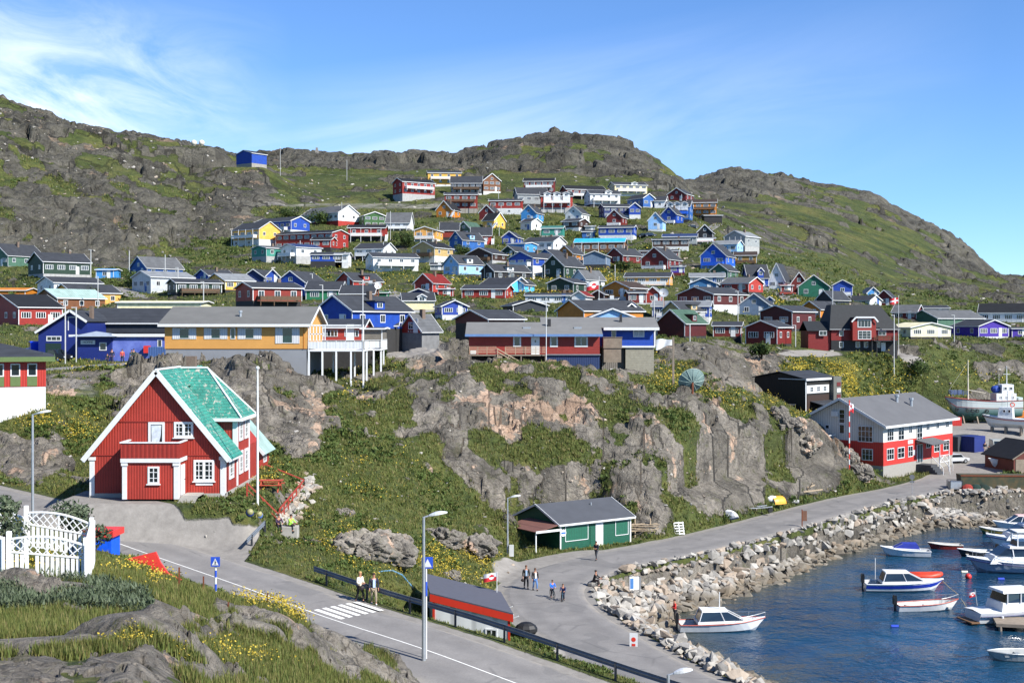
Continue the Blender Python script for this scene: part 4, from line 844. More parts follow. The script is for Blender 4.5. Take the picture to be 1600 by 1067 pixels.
    if 'b' in opt or 'B' in opt:
        z = max(f, H-2.75 if H > 4.6 else f); out = 1.7; m = MB().box(-hw*.85, hw*.85, -out, -.01, z-.16, z-.02)
        for k in range(4): x = -hw*.82+hw*1.64*k/3; m.box(x-.07, x+.07, -out+.05, -out+.19, -low if 'B' in opt else z-.9, z-.16)
        if 'B' in opt and H-z > 2.2:
            for k in range(4): x = -hw*.82+hw*1.64*k/3; m.box(x-.05, x+.05, -out+.05, -out+.15, z-.02, H-.1)
        white = q['wall'] in ('white', 'yellow', 'red', 'redl', 'redd', 'blue', 'blued', 'cream', 'maroon', 'skyb', 'orangel', 'greyl')
        rl = RAILB if q['wall'] in ('royal', 'bluem') else RAILW if white else RAILD
        bo = m.build('balcony', rl, rt); r = MB(); railing(r, [(-hw*.85+.05, -.1), (-hw*.85+.05, -out+.05), (hw*.85-.05, -out+.05), (hw*.85-.05, -.1)], z-.02, .95, 1.3, solid=True); r.build('railing', rl, bo)
    if 's' in opt:
        m = MB(); n = 8; top = max(f, 1.5)+.6
        for k in range(n): m.box(hw+.1, hw+1.0, .5-2.6+k*.33, .5-2.3+k*.33, top*(k/n)-.1, top*(k+1)/n-.1)
        m.beam((hw+1.0, -2.1, .8), (hw+1.0, .5, top+.8), .06).beam((hw+1.0, -2.1, -1), (hw+1.0, -2.1, .8), .07).beam((hw+1.0, .5, -1), (hw+1.0, .5, top+.8), .07); m.build('stairs', RAILW, rt)
    return rt
def hash_(s): return sum(ord(c)*(i+3) for i, c in enumerate(s))
def build_houses():
    for q in SITES:
        if 'hut' in q['label'] or 'shed' in q['label'] or 'cabin' in q['label']: q['cat'] = 'shed'; q['name'] = 'shed'
        if 'garage' in q['label']: q['cat'] = 'garage'; q['name'] = 'garage'
        if 'hall' in q['label'] or 'building' in q['label'][:28] or 'school' in q['label']: q['cat'] = 'building'; q['name'] = 'building'
        if 'workshop' in q['label']: q['cat'] = 'workshop'; q['name'] = 'workshop'
        if q['cat' if 'cat' in q else 'label'] and q.get('cat', 'house') == 'house': q['group'] = 'painted wooden houses on the hillside'
        house(q)
# ================= the larger buildings, one by one =================
def win(parent, x, y, z, w, h, rz=0, cols=2, rows=2, name='window', fw=.09, depth=.06, trim=None, sill=False, glass=None):
    """paned window: frame mesh with a pane child; x, z = centre"""
    m = MB(); a, b = w/2, h/2
    m.box(-a, a, -depth, 0, -b, -b+fw).box(-a, a, -depth, 0, b-fw, b).box(-a, -a+fw, -depth, 0, -b+fw, b-fw).box(a-fw, a, -depth, 0, -b+fw, b-fw)
    for k in range(1, cols): X_ = -a+w*k/cols; m.box(X_-.03, X_+.03, -depth+.012, 0, -b+fw, b-fw)
    for k in range(1, rows): Z_ = -b+h*k/rows; m.box(-a+fw, a-fw, -depth+.016, -.002, Z_-.022, Z_+.022)
    if sill: m.box(-a-.08, a+.08, -.13, 0, -b-.07, -b-.002)
    o = m.build(name, trim or TRIM, parent, (x, y, z)); o.rotation_euler = (0, 0, rz)
    MB().box(-a+fw*.8, a-fw*.8, -.022, -.01, -b+fw*.8, b-fw*.8).build('pane', glass or GLASS, o)
    return o
def text(parent, s, size, loc, rz, m, name='lettering', tilt=math.pi/2, ext=.01, align='CENTER'):
    c = bpy.data.curves.new(name, 'FONT'); c.body = s; c.size = size; c.extrude = ext; c.align_x = align; c.align_y = 'CENTER'
    o = bpy.data.objects.new(name, c); COL.objects.link(o); c.materials.append(m); me = bpy.data.meshes.new_from_object(o.evaluated_get(bpy.context.evaluated_depsgraph_get())); bpy.data.objects.remove(o); o = bpy.data.objects.new(name, me); COL.objects.link(o); o.parent = parent; o.location = loc; o.rotation_euler = (tilt, 0, rz); return o
REDB = mat('red_boards', '9a2f22', .65, 'board', .2, .6, pitch=.19); REDP = mat('red_paint', '8e2b20', .6, amt=.1); DKTXT = mat('dark_lettering', '20242a', .6)
TIMB = mat('weathered_timber', '85796a', .85, 'plank', .2, 2, pitch=.14); TIMB2 = mat('pale_timber', 'a5937a', .8, amt=.18, scale=4)
CONC = mat('concrete', '9a978f', .9, amt=.14, scale=1.2, bump=.3); METAL = mat('galvanised_steel', 'a9adb0', .45, amt=.1, metal=.6); DARKM = mat('dark_steel', '3a3d42', .5, metal=.4)
BLACK = mat('black_rubber', '151516', .6); WHITE = mat('white_gelcoat', 'd6d8d8', .35, amt=.05); RUST = mat('rusty_steel', '6b3a22', .9, amt=.3, scale=5)
def green_roof():
    m, b = newmat('worn_green_shingles'); t, N_, V, mth, noise, vor, ramp, mix, ss, bump = nodes(m)
    tc_ = N_('ShaderNodeTexCoord').outputs['Object']; sp = N_('ShaderNodeSeparateXYZ'); V(sp, 0, tc_)
    c = ramp(noise(tc_, .8, 5, .6), [(.3, (.02,.19,.145)), (.7, (.04,.28,.215))])
    br = N_('ShaderNodeTexBrick'); cb = N_('ShaderNodeCombineXYZ'); V(cb, 0, mth('ADD', sp.outputs[0], sp.outputs[1])); V(cb, 1, mth('MULTIPLY', sp.outputs[2], 1.25)); V(br, 'Vector', cb.outputs[0])
    V(br, 'Scale', 1.0); V(br, 'Brick Width', .55); V(br, 'Row Height', .26); V(br, 'Mortar Size', .02); V(br, 'Color1', (1,1,1,1)); V(br, 'Color2', (.78,.8,.8,1)); V(br, 'Mortar', (.35,.4,.4,1)); V(br, 'Bias', 0.0)
    c = mix(1, c, br.outputs['Color'], 'MULTIPLY')
    wv = ss(.54, .60, noise(tc_, 2.8, 6, .8)); patch = ss(.42, .55, noise(tc_, .5, 3, .5)); c = mix(mth('MULTIPLY', wv, mth('ADD', mth('MULTIPLY', patch, .75), .2)), c, (.42,.37,.32,1))
    t.links.new(c, b.inputs['Base Color']); b.inputs['Roughness'].default_value = .75; t.links.new(bump(br.outputs['Fac'], -.4, .03), b.inputs['Normal']); return m
def red_house():
    zb = CH-12.06; xl, xr, xc = -29.66, -20.2, -24.93; y0, y1 = 90.0, 102.0; EH, RH = 2.9, 8.75; GR = green_roof()
    r = empty('red_house', (xc, y0, zb), 0, 'big red wooden house with worn turquoise roof, porch and balcony beside the road', 'house'); a = xr-xc
    MB().box(-a-.05, a+.05, -.05, y1-y0+.05, -1.5, .25).build('foundation', CONC, r)
    MB().prism([(-a, .25), (a, .25), (a, EH), (0, RH-.2), (-a, EH)], 'y', 0, y1-y0).build('wall', REDB, r)
    b = MB()
    for z in (2.93, 5.3):
        hw_ = a if z < 3 else a*(RH-z)/(RH-EH); b.box(-hw_+.1, hw_-.1, -.05, -.001, z-.04, z+.04)
    b.build('belt_board', REDP, r)
    m = MB(); t = .16; sl_ = (RH-EH)/a; e = .36
    yw = 3.85
    slab(m, (-(a+e), -e, EH-e*sl_*.8), (-(a+e), y1-y0+e, EH-e*sl_*.8), (0, y1-y0+e, RH), (0, -e, RH), t); slab(m, (a+e, -e, EH-e*sl_*.8), (a+e, yw, EH-e*sl_*.8), (0, yw, RH), (0, -e, RH), t); slab(m, (1.0, yw, RH-1.0*sl_), (1.0, y1-y0+e, RH-1.0*sl_), (0, y1-y0+e, RH), (0, yw, RH), t)
    rf = m.build('roof', GR, r)
    # full-height cross wing on the right side with hipped roof
    wy0, wy1, wh = 3.9, 8.3, 5.35; MB().box(.6, a+.02, wy0, wy1, .25, wh).build('wing_wall', REDB, r)
    m = MB(); q = .42; ym = (wy0+wy1)/2; rx = 2.05
    A = [(0, wy0-q, wh+.35), (a+q, wy0-q, wh-.12), (a+q, wy1+q, wh-.12), (0, wy1+q, wh+.35)]; R0, R1 = (-.2, ym, RH+.03), (rx, ym, RH+.03)
    m.add([(-.1, wy0-q, wh-.12), A[1], A[2], (-.1, wy1+q, wh-.12), (-.1, ym, RH+.1), (rx, ym, RH+.1)], [(0,1,5,4), (1,2,5), (2,3,4,5), (0,3,2,1)]); m.build('wing_roof', GR, r)
    tr = MB()
    for s in (-1, 1):
        tr.beam((s*(a+e+.05), -e-.04, EH-e*sl_*.8+.02), (0, -e-.04, RH+.06), .08, .36); tr.beam((s*(a+e+.04), -e, EH-e*sl_*.8+.02), (s*(a+e+.04), yw if s > 0 else y1-y0, EH-e*sl_*.8+.02), .08, .2)
    tr.box(-.08, .08, -e-.02, ym, RH+.14, RH+.26).box(-.1, rx, ym-.09, ym+.09, RH+.08, RH+.2)
    tr.beam((rx, ym, RH+.12), (a+q, wy0-q, wh-.04), .13, .1).beam((rx, ym, RH+.12), (a+q, wy1+q, wh-.04), .1, .1)
    tr.box(0.5, a+q+.05, wy0-q-.06, wy0-q-.01, wh-.32, wh-.08).box(a+q+.0, a+q+.06, wy0-q, wy1+q, wh-.32, wh-.08)
    tr.build('roof_trim', TRIM, r)
    cb = MB(); cb.box(-a-.03, -a+.32, -.06, .04, .1, EH-.1).box(a-.3, a+.05, -.06, .3, .1, EH-.05).box(a-.28, a+.06, wy0-.07, wy0+.3, .3, wh-.3).box(a+.0, a+.06, wy1-.2, wy1+.06, .3, wh-.3)
    cb.box(-a-.1, -a+.4, -.12, .1, EH-.32, EH-.1).box(a-.38, a+.12, -.12, .35, EH-.3, EH-.06); cb.build('corner_board', TRIM, r)
    cur = mat('window_curtain', '8b99a6', .8, amt=.4, scale=1.5)
    # ground floor and upper floor windows of the gable
    for (x, z, w_, h_, c_, rr) in ((3.28, 1.85, 1.45, 1.5, 4, 4), (1.85, 4.72, 1.35, 1.1, 4, 3)):
        o = win(r, x, 0, z, w_, h_, 0, c_, rr, fw=.16, sill=True); MB().box(-.09, .09, -.07, 0, -h_/2+.17, h_/2-.17).build('mullion', TRIM, o)
    MB().box(2.7, 3.9, -.05, 0, .82, .98).build('window_board', TRIM, r)
    o = win(r, -.06, 0, 4.13, 1.15, 2.25, 0, 1, 1, name='balcony_door', fw=.17); MB().prism([(-.36, .9), (.34, .9), (.3, .2), (.05, -.9), (.0, -.2), (-.2, -.95), (-.34, -.5)], 'y', -.035, -.028).build('curtain', mat('white_curtain', 'b9c2c9', .8, amt=.3), o)
    win(r, a+.02, 2.0, 1.85, 1.5, 1.6, math.pi/2, 3, 4, fw=.2)
    for z in (1.9, 4.35): win(r, a+.04, ym-.95, z, 1.35, 1.7, math.pi/2, 3, 4, fw=.2); win(r, a+.04, ym+.95, z, 1.35, 1.7, math.pi/2, 3, 4, fw=.2)
    # porch with balcony
    px0, px1 = -1.85, 1.98; p = MB().box(px0, px1, -1.95, -.02, .1, 2.62).build('porch', REDB, r)
    c = MB().box(px0-.12, px1+.12, -2.1, -.03, 2.63, 2.9).box(px0-.02, px0+.3, -2.02, -1.9, .1, 2.62).box(px1-.3, px1+.02, -2.02, -1.9, .1, 2.62).box(px0-.08, px0+.36, -2.07, -1.88, 2.4, 2.6).box(px1-.36, px1+.08, -2.07, -1.88, 2.4, 2.6)
    c.box(px1-.02, px1+.05, -1.95, -1.6, .1, 2.62); c.build('porch_trim', TRIM, p)
    win(p, .28, -1.95, 1.75, .8, 1.2, 0, 2, 3, fw=.13, sill=True)
    d = MB().box(-.5, .5, -.05, 0, 0, 2.1).build('door', TRIM, p, (px1+.03, -.95, .3)); d.rotation_euler = (0, 0, math.pi/2); MB().box(.3, .36, -.1, -.05, 1.0, 1.06).build('handle', DARKM, d)
    bl = MB().box(px0-.1, px1+.1, -2.08, -2.0, 2.92, 3.95).box(px0-.1, px0-.02, -2.0, -.02, 2.92, 3.95).box(px1+.02, px1+.1, -2.0, -.02, 2.92, 3.95).build('balcony', mat('red_balcony', '8c281d', .6, 'board', .1, pitch=.3), r)
    MB().box(px0-.16, px1+.16, -2.14, -1.96, 3.955, 4.04).box(px0-.16, px0+.02, -1.96, -.02, 3.955, 4.04).box(px1-.02, px1+.16, -1.96, -.02, 3.955, 4.04).build('railing_cap', TRIM, bl)
    s = MB()
    for k in range(4): s.box(px1+.15, px1+1.3, -1.9-.3*k, -.1, -.1-.01*k, .32-.1*k)
    s.build('steps', CONC, r)
    MB().box(-.35, .35, 9.3, 9.9, RH-1, RH+.9).build('chimney', BRICK, rf)
    # smaller red outbuilding behind
    r2 = empty('red_outbuilding', (-23.3, 103.5, CH-11.7), 0, 'small red annexe with grey green roof close behind the turquoise roofed house', 'house')
    MB().prism([(-2.9, -1), (2.9, -1), (2.9, 1.7), (0, 5.0), (-2.9, 1.7)], 'y', 0, 4).build('wall', REDB, r2); m = MB()
    for s_ in (-1, 1): slab(m, (s_*3.3, -.3, 1.2), (s_*3.3, 4.3, 1.2), (0, 4.3, 5.0), (0, -.3, 5.0), .14)
    m.build('roof', roofm('greenl'), r2); MB().beam((3.33, -.33, 1.25), (0, -.33, 5.05), .07, .24).beam((-3.33, -.33, 1.25), (0, -.33, 5.05), .07, .24).build('roof_trim', TRIM, r2); win(r2, 2.92, 2, 1.0, 1.2, 1.1, math.pi/2, 2, 2)
def yellow_house():
    zb = 21.35; r = empty('yellow_house', (-30.85, 143, zb), 0, 'long ochre yellow bungalow with white shutters on grey basement at cliff top', 'house'); a = 7.95; D = 11.5; EH = 2.75
    YW = mat('ochre_clapboard', 'c8924a', .6, 'clap', .07, .6, pitch=.19); TEAL = mat('window_dark_teal', '14302e', .1, amt=.4, spec=.8)
    MB().box(-a+.08, a-.08, .08, D-.1, -5.5, 0).build('basement', mat('grey_render', '7d8084', .85, amt=.06, scale=.8), r)
    MB().prism([(0, 0), (D, 0), (D, EH), (D/2, EH+1.85), (0, EH)], 'x', -a, a).build('wall', YW, r)
    m = MB(); slab(m, (-a-.6, -.7, EH-.12), (a+.5, -.7, EH-.12), (a+.5, D/2, EH+1.92), (-a-.6, D/2, EH+1.92), .14); slab(m, (-a-.6, D+.6, EH-.1), (a+.5, D+.6, EH-.1), (a+.5, D/2, EH+1.92), (-a-.6, D/2, EH+1.92), .14); rf = m.build('roof', mat('grey_felt_roof', '62625f', .9, amt=.12, scale=.5), r)
    MB().box(-a-.6, a+.5, -.76, -.71, EH-.28, EH+.02).beam((a+.54, -.72, EH-.06), (a+.54, D/2, EH+1.98), .07, .26).beam((a+.54, D+.6, EH-.04), (a+.54, D/2, EH+1.98), .07, .26).build('fascia', TRIM, r)
    MB().tube([(.1, 2, EH+.7), (.1, 2, EH+1.35)], .14).tube([(.1, 2, EH+1.35), (.1, 2, EH+1.55)], .22).build('roof_vent', METAL, rf)
    for px, w_, h_, sw in ((288, 1.15, 1.2, .75), (337, 1.1, 1.2, .75), (364, .55, 1.25, 0), (390, 1.05, 1.2, .8), (449, 1.2, 1.75, .75)):
        x = (px-800)/F*143+30.85; zc = 1.72 if h_ < 1.5 else 1.5; o = win(r, x, 0, zc, w_, h_, 0, 1 if px != 390 else 1, 1, glass=TEAL, fw=.07)
        if sw:
            for s in (-1, 1): q = MB().box(-sw/2, sw/2, -.05, 0, -h_/2-.03, h_/2+.03).build('shutter', mat('louvred_shutter', 'c3c5c7', .6, 'board', .05, pitch=.2), o); q.location = (s*(w_/2+sw/2+.01), 0, 0)
    m = MB().box(7.55, 7.62, -.05, 0, 0, EH-.3); m.build('corner_board', wallm('orange'), r)
    # white deck on tall posts to the right
    d = empty('balcony', (a+.1, 0, 0)); d.parent = r; W_ = 6.3
    MB().box(0, W_, 0, D, -.28, -.12).box(W_, W_+1.3, 5, D+1.5, -.28, -.12).build('deck', RAILW, d)
    for x, y in ((.1, .1), (1.6, .1), (3.15, .1), (4.8, .1), (W_-.1, .1), (W_-.1, 3.2), (W_+.5, 5.1), (W_+1.2, 6.5), (W_+1.2, 9.5), (2, 6), (4.5, 6)): MB().box(x-.09, x+.09, y-.09, y+.09, -6.2, -.28).build('post', RAILW, d)
    m = MB(); railing(m, [(.05, .05), (W_-.05, .05), (W_-.05, 5.05), (W_+1.25, 5.05), (W_+1.25, D+1.4)], -.12, 1.05, 1.1, solid=True)
    m.build('railing', mat('white_boards', 'cfd2d2', .6, 'board', .05, pitch=.16), d)
    m = MB()
    for x in (.08, 1.9, 4.3, 6.2): m.box(x-.05, x+.05, .1, .2, .9, 2.55)
    m.box(.03, 6.25, .08, .22, 2.55, 2.7).box(.05, 1.9, .12, .18, 1.6, 1.7)
    for k in range(5): m.box(.2+k*.35, .3+k*.35, .12, .17, .9, 2.55)
    m.build('pergola', RAILW, d)
    x = (567-800)/F*143; flagpole((x, 143.0, 16.9), 12.0, 'tall white flagpole rising through the corner of the white deck')
def flagpole(loc, h, label, r=.06, cat='flagpole', m=None, group=None):
    o = empty('flagpole', loc, 0, label, cat, group); MB().tube([(0,0,-1), (0,0,h*.5), (0,0,h)], [r, r*.85, r*.6], 8).build('pole', m or TRIM, o); MB().ball((0,0,h+r), r*1.5, n=8, m=5).build('finial', m or TRIM, o); return o
def red_long():
    zb = 20.5; x0, x1 = -5.2, 10.55; r = empty('red_building', (x0, 154, zb), 0, 'long red clapboard house with blue boarded basement and timber deck on the cliff', 'house'); W_ = x1-x0; EH = 2.45; D = 8
    RW = mat('red_clapboard', '8a2820', .6, 'clap', .1, .7, pitch=.2); BB = mat('navy_boards', '1b2f57', .65, 'board', .12, pitch=.22)
    MB().prism([(0, 0), (D, 0), (D, EH), (D/2, EH+1.1), (0, EH)], 'x', 0, W_).build('wall', RW, r)
    MB().box(9.4, W_+.0, -.06, D, -4.3, -.12).build('basement', BB, r); MB().box(.3, 9.38, .6, D, -4.3, -.12).build('undercroft', mat('dark_boards', '2c2826', .8, 'board', pitch=.25), r)  # undercroft boards in one dark brown base colour
    MB().box(9.3, W_+.1, -.25, .0, -.12, .02).build('ledge', mat('grey_flashing', '6d7075', .7), r)
    m = MB(); slab(m, (-.4, -.8, EH-.15), (W_+.3, -.8, EH-.15), (W_+.3, D/2, EH+1.3), (-.4, D/2, EH+1.3), .12); slab(m, (-.4, D+.8, EH-.15), (W_+.3, D+.8, EH-.15), (W_+.3, D/2, EH+1.3), (-.4, D/2, EH+1.3), .12); rf = m.build('roof', mat('grey_felt_roof2', '6b6b69', .9, amt=.12, scale=.6), r)
    MB().box(-.42, W_+.32, -.86, -.81, EH-.32, EH-.02).build('fascia', mat('blue_fascia', '5b7aa6', .6), r)
    X_ = lambda px: (px-800)/F*154-x0
    for px, w_, h_, c_ in ((808, .95, 1.35, 1), (865.5, .95, 1.35, 1), (908, 1.6, 1.35, 2)): win(r, X_(px), 0, 1.55, w_, h_, 0, c_, 1, fw=.17)
    d = MB().box(-.5, .5, -.05, 0, -.5, 1.9).build('door', TRIM, r, (X_(836.5), 0, .35)); MB().add([(-.12,-.055,1.2),(0,-.055,1.0),(.12,-.055,1.2),(0,-.055,1.4)], [(0,1,2,3)]).build('door_light', GLASS, d)
    MB().box(-.35, .35, -.06, 0, -.2, .2).build('sign_board', TRIM, r, (X_(739.5), 0, .25))
    m = MB(); m.box(0, 9.3, -1.6, -.02, -.16, -.02)
    for x in (.1, 3.2, 6.3, 9.2): m.box(x-.07, x+.07, -1.55, -1.41, -4, -.16)
    dk = m.build('deck', TIMB, r); m = MB(); railing(m, [(.05, -.1), (.05, -1.55), (3.3, -1.55)], -.02, .95, 1.2); railing(m, [(4.4, -1.55), (9.25, -1.55)], -.02, .95, 1.2); m.build('railing', TIMB2, dk)
    m = MB(); n = 9
    for k in range(n): m.box(3.6+.42*k, 4.05+.42*k, -3.0, -1.7, -.3-.26*k, -.2-.26*k)
    for y in (-3.0, -1.7):
        m.beam((3.4, y, -.25), (7.5, y, -2.6), .06, .22); m.beam((3.4, y, .75), (7.5, y, -1.6), .06, .1).beam((3.4, y, .4), (7.5, y, -1.95), .04, .08)
        for k in range(4): m.beam((3.5+k*1.3, y, -.3-k*.78), (3.5+k*1.3, y, .7-k*.78), .07)
    m.build('stairs', TIMB2, r)
    for x in (7.0, 13.2): MB().cbox((x, 1.6, EH+.65), .9, .6, .35).build('skylight', METAL, rf)
    MB().box(X_(859)-.2, X_(859)+.2, 2.2, 2.6, EH+.5, EH+1.8).build('chimney', mat('black_chimney', '222326', .7), rf)
    flagpole((.5*0+(853.5-800)/F*152, 152, 20), 7.1, 'slim white flagpole in front of the long red clapboard house', .05)
    # blue house joined on the right, behind
    x0b = 4.0; r = empty('blue_house', (x0b, 160, 21.3), 0, 'bright blue house on weathered timber base joined to the long red house', 'house'); W_ = 17.9-x0b; EH = 2.45; bw = mat('blue_clapboard', '1243a2', .6, 'clap', .1, pitch=.2)
    MB().prism([(0, 0), (D, 0), (D, EH), (D/2, EH+1.1), (0, EH)], 'x', 0, W_).build('wall', bw, r); m = MB(); slab(m, (-.4, -.8, EH-.15), (W_+.4, -.8, EH-.15), (W_+.4, D/2, EH+1.15), (-.4, D/2, EH+1.15), .12); slab(m, (-.4, D+.8, EH-.15), (W_+.4, D+.8, EH-.15), (W_+.4, D/2, EH+1.15), (-.4, D/2, EH+1.15), .12)
    rf = m.build('roof', mat('grey_felt_roof2', '6b6b69'), r); MB().box(7.4, W_+.42, -.87, -.81, EH-.38, EH-.04).box(7.2, W_, -.1, -.01, -.1, .12).box(W_-.15, W_+.03, -.06, 0, .1, EH-.2).build('fascia', TRIM, r)
    MB().box(10.2, W_-.15, .1, D-.2, -5, -.12).build('basement', mat('grey_boards', '8f8b7c', .85, 'clap', .15, pitch=.3), r); MB().box(7.3, 10.15, .8, D-.2, -5, -.12).build('undercroft', mat('grey_shed_boards', '716c66', .85, 'board', .2, pitch=.25), r)
    X_ = lambda px: (px-800)/F*160-x0b
    o = win(r, X_(998), 0, 1.75, 1.4, 1.1, 0, 2, 1, fw=.12, glass=mat('lace_curtain', 'a8b0b8', .7, amt=.4, scale=8)); win(r, X_(959), 0, 1.6, .6, 1.2, 0, 1, 1); win(r, 8.9, .78, -3.2, 1.1, .9, 0, 2, 1)
    m = MB().box(7.3, 9.6, -1.8, -.02, -.15, 0).box(7.3, 9.6, -1.8, -1.74, 0, 1.15).box(7.3, 7.36, -1.74, -.02, 0, 1.15).box(9.54, 9.6, -1.74, -.02, 0, 1.15).box(7.25, 9.65, -1.86, -1.7, 1.15, 1.23); m.box(7.35, 9.5, -1.7, -1.6, -1.9, -.2); m.build('balcony', TIMB, r)
    MB().box(7.7+1.9, 8.0+1.9, 1.6, 2, EH+.4, EH+1.6).build('chimney', mat('black_chimney', '222326'), rf)
def facade_t(px): a = (px-800)/F; return (a*171.7-49.8)/(.95-a)
def white_red():
    th = math.atan2(1, .95); r = empty('harbour_office', (49.8, 171.7, CH-20.6), th, 'two-storey red and white building with grey roof beside the harbour road', 'building'); L_ = 21.1; Wd = 12.3; EH = 7.3; RH = 10.45
    RR = mat('coral_red_boards', 'b93129', .6, 'board', .06, pitch=.3); WW = mat('white_boards2', 'c9c6bd', .65, 'board', .05, pitch=.35); GR = mat('grey_plaster', '8f8c85', .85, amt=.1)
    MB().box(0, L_, 0, Wd, -1.2, 1.7).build('plinth', GR, r); MB().box(-.03, L_+.03, -.03, Wd+.03, 1.7, 4.85).build('lower_wall', RR, r)
    MB().prism([(0, 4.85), (Wd, 4.85), (Wd, EH), (Wd/2, RH-.1), (0, EH)], 'x', 0, L_).build('upper_wall', WW, r)
    m = MB(); s = (RH-EH)/(Wd/2); e = .75
    for y, yy in ((-e, 0), (Wd+e, Wd)): slab(m, (-e, y, EH-e*s), (L_+e, y, EH-e*s), (L_+e, Wd/2, RH), (-e, Wd/2, RH), .16)
    rf = m.build('roof', mat('grey_felt_roof3', '57585a', .9, amt=.1, scale=.5), r)
    MB().box(-e, L_+e, -e-.07, -e-.01, EH-e*s-.12, EH-e*s+.2).beam((-e-.05, -e, EH-e*s+.06), (-e-.05, Wd/2, RH+.06), .08, .34).beam((-e-.05, Wd+e, EH-e*s+.06), (-e-.05, Wd/2, RH+.06), .08, .34).build('fascia', TRIM, r)
    MB().add([(7.2, 3.2, EH+1.72), (10, 3.2, EH+1.72), (10, 4.7, EH+2.5), (7.2, 4.7, EH+2.5)], [(0,1,2,3)]).build('skylight', mat('skylight_glass', '9fb6cc', .15), rf)
    for x, y, h_ in ((12.2, 4.2, 1.4), (14.2, 3, .6), (8, 6.1, .7)): MB().tube([(x, y, EH+1.5), (x, y, EH+2.2+h_*.6)], .22).tube([(x, y, EH+2.2+h_*.6), (x, y, EH+2.5+h_*.6)], .34).build('roof_vent', METAL, rf)
    def zz(px, yc): t = facade_t(px); return CH-(540+yc/3.5556-HY)/F*(171.7+t)-(CH-20.6)
    def fw(xa, xb, ya, yb, c, rr):
        pa, pb = 1150+xa/3.5556, 1150+xb/3.5556; t0, t1 = facade_t(pa)*1.38, facade_t(pb)*1.38; pc = (pa+pb)/2; z1, z0 = zz(pc, ya), zz(pc, yb)
        win(r, (t0+t1)/2, -.04 if z0 < 4.8 else 0, (z0+z1)/2, max(t1-t0, .5), z1-z0, 0, c, rr, fw=.1)
    for a in ((838,875,450,530,3,3), (900,933,440,525,2,3), (958,978,433,487,2,2), (1002,1033,428,538,2,4), (1055,1075,423,470,2,2), (1110,1128,416,462,2,2), (1163,1182,410,455,2,2),
              (835,875,570,635,3,2), (895,933,563,625,2,2), (953,980,555,617,2,2), (1054,1078,540,568,2,1), (1097,1130,533,590,2,2), (1148,1182,523,582,2,2)): fw(*a)
    t = facade_t(1150+1018/3.5556)*1.38; d = MB().box(-.8, .8, -.06, 0, 0, 2.4).build('door', mat('glazed_door', '33454c', .3), r, (t, -.03, 1.5)); MB().box(-.86, -.76, -.09, 0, 0, 2.45).box(.76, .86, -.09, 0, 0, 2.45).box(-.76, .76, -.09, 0, 2.36, 2.45).box(-.04, .04, -.09, 0, 0, 2.36).build('door_frame', TRIM, d)
    c = MB(); slab(c, (t-1.4, -2.6, 4.0), (t+4.0, -2.6, 4.0), (t+4.0, -.05, 4.55), (t-1.4, -.05, 4.55), .12); c.build('canopy', mat('grey_felt_roof3', '57585a'), r)
    m = MB(); 
    for k in range(7): m.box(t-1.0, t+1.0, -2.2-.3*k, -.05, -.6+.3*(6-k)-.3, -.6+.3*(6-k)+.02)
    st = m.build('steps', mat('dark_steps', '3d4044', .8), r); m = MB()
    for x in (t+1.05, t+4.0): m.beam((x, -2.5, -.3), (x, -2.5, 3.98), .1)
    for x0_, x1_ in ((t+1.05, t+4.0),):
        m.beam((x0_, -2.5, 1.5), (x1_, -2.5, 1.5), .07).beam((x0_, -2.5, 2.4), (x1_, -2.5, 2.4), .07).beam((x0_, -2.5, 1.5), ((x0_+x1_)/2, -2.5, 2.4), .06).beam((x1_, -2.5, 1.5), ((x0_+x1_)/2, -2.5, 2.4), .06)
    for x in (t-1.05, t+1.05): m.beam((x, -2.4, 2.4), (x, -4.0, .9), .07).beam((x, -4.0, -.6), (x, -4.0, .9), .07)
    m.beam((t+4.0, -2.5, 2.4), (t+5.2, -2.5, .9), .07).beam((t+5.2, -2.5, -.3), (t+5.2, -2.5, .9), .07); m.build('railing', RAILW, st)
    MB().box(-.75, .75, -.04, 0, -.25, .25).build('sign_board', TRIM, r, (facade_t(1150+967/3.5556)*1.38, -.03, 4.45)); MB().box(-.3, .3, -.04, 0, -.35, .35).build('notice_board', TRIM, r, (facade_t(1150+988/3.5556)*1.38, -.03, 2.9))
    # gable end (local -x face)
    def gw(xa, xb, ya, yb, c, rr, nm='window'):
        def s_of(px): a = (px-800)/F; return (49.8-a*171.7)/(a+1.05)
        pa, pb = 1150+xb/3.5556, 1150+xa/3.5556; s0, s1 = s_of(pa)*1.45, s_of(pb)*1.45; d_ = 171.7+(s0+s1)/2.9; z1 = CH-(540+ya/3.5556-HY)/F*d_-(CH-20.6); z0 = CH-(540+yb/3.5556-HY)/F*d_-(CH-20.6)
        win(r, -.04 if z0 < 4.8 else 0, (s0+s1)/2, (z0+z1)/2, s1-s0, z1-z0, -math.pi/2, c, rr, name=nm, fw=.1)
    for a in ((678,762,445,535,4,3), (700,762,572,637,3,2), (572,607,352,432,1,3), (447,476,430,463,1,1), (495,520,437,463,1,1), (573,605,436,490,1,1,'gallery_door')): gw(*a)
    MB().box(-.3, 0, -.5, .5, -.35, .35).build('vent_box', TRIM, r, (0, Wd/2+1, 8.4))
    m = MB().box(-3.2, -.05, 7.0, 13.5, 4.2, 4.35); m.box(-3.1, -2.9, 7.05, 7.25, -1, 4.2).box(-3.1, -2.9, 11, 11.2, 0, 4.2); g = m.build('gallery', CONC, r); m = MB()
    for k in range(4):
        y = 7.05+k*2.1; m.beam((-3.15, y, 4.35), (-3.15, y, 5.55), .12)
        if k < 3: m.beam((-3.15, y, 4.45), (-3.15, y+2.1, 5.5), .07).beam((-3.15, y, 5.5), (-3.15, y+2.1, 4.45), .07)
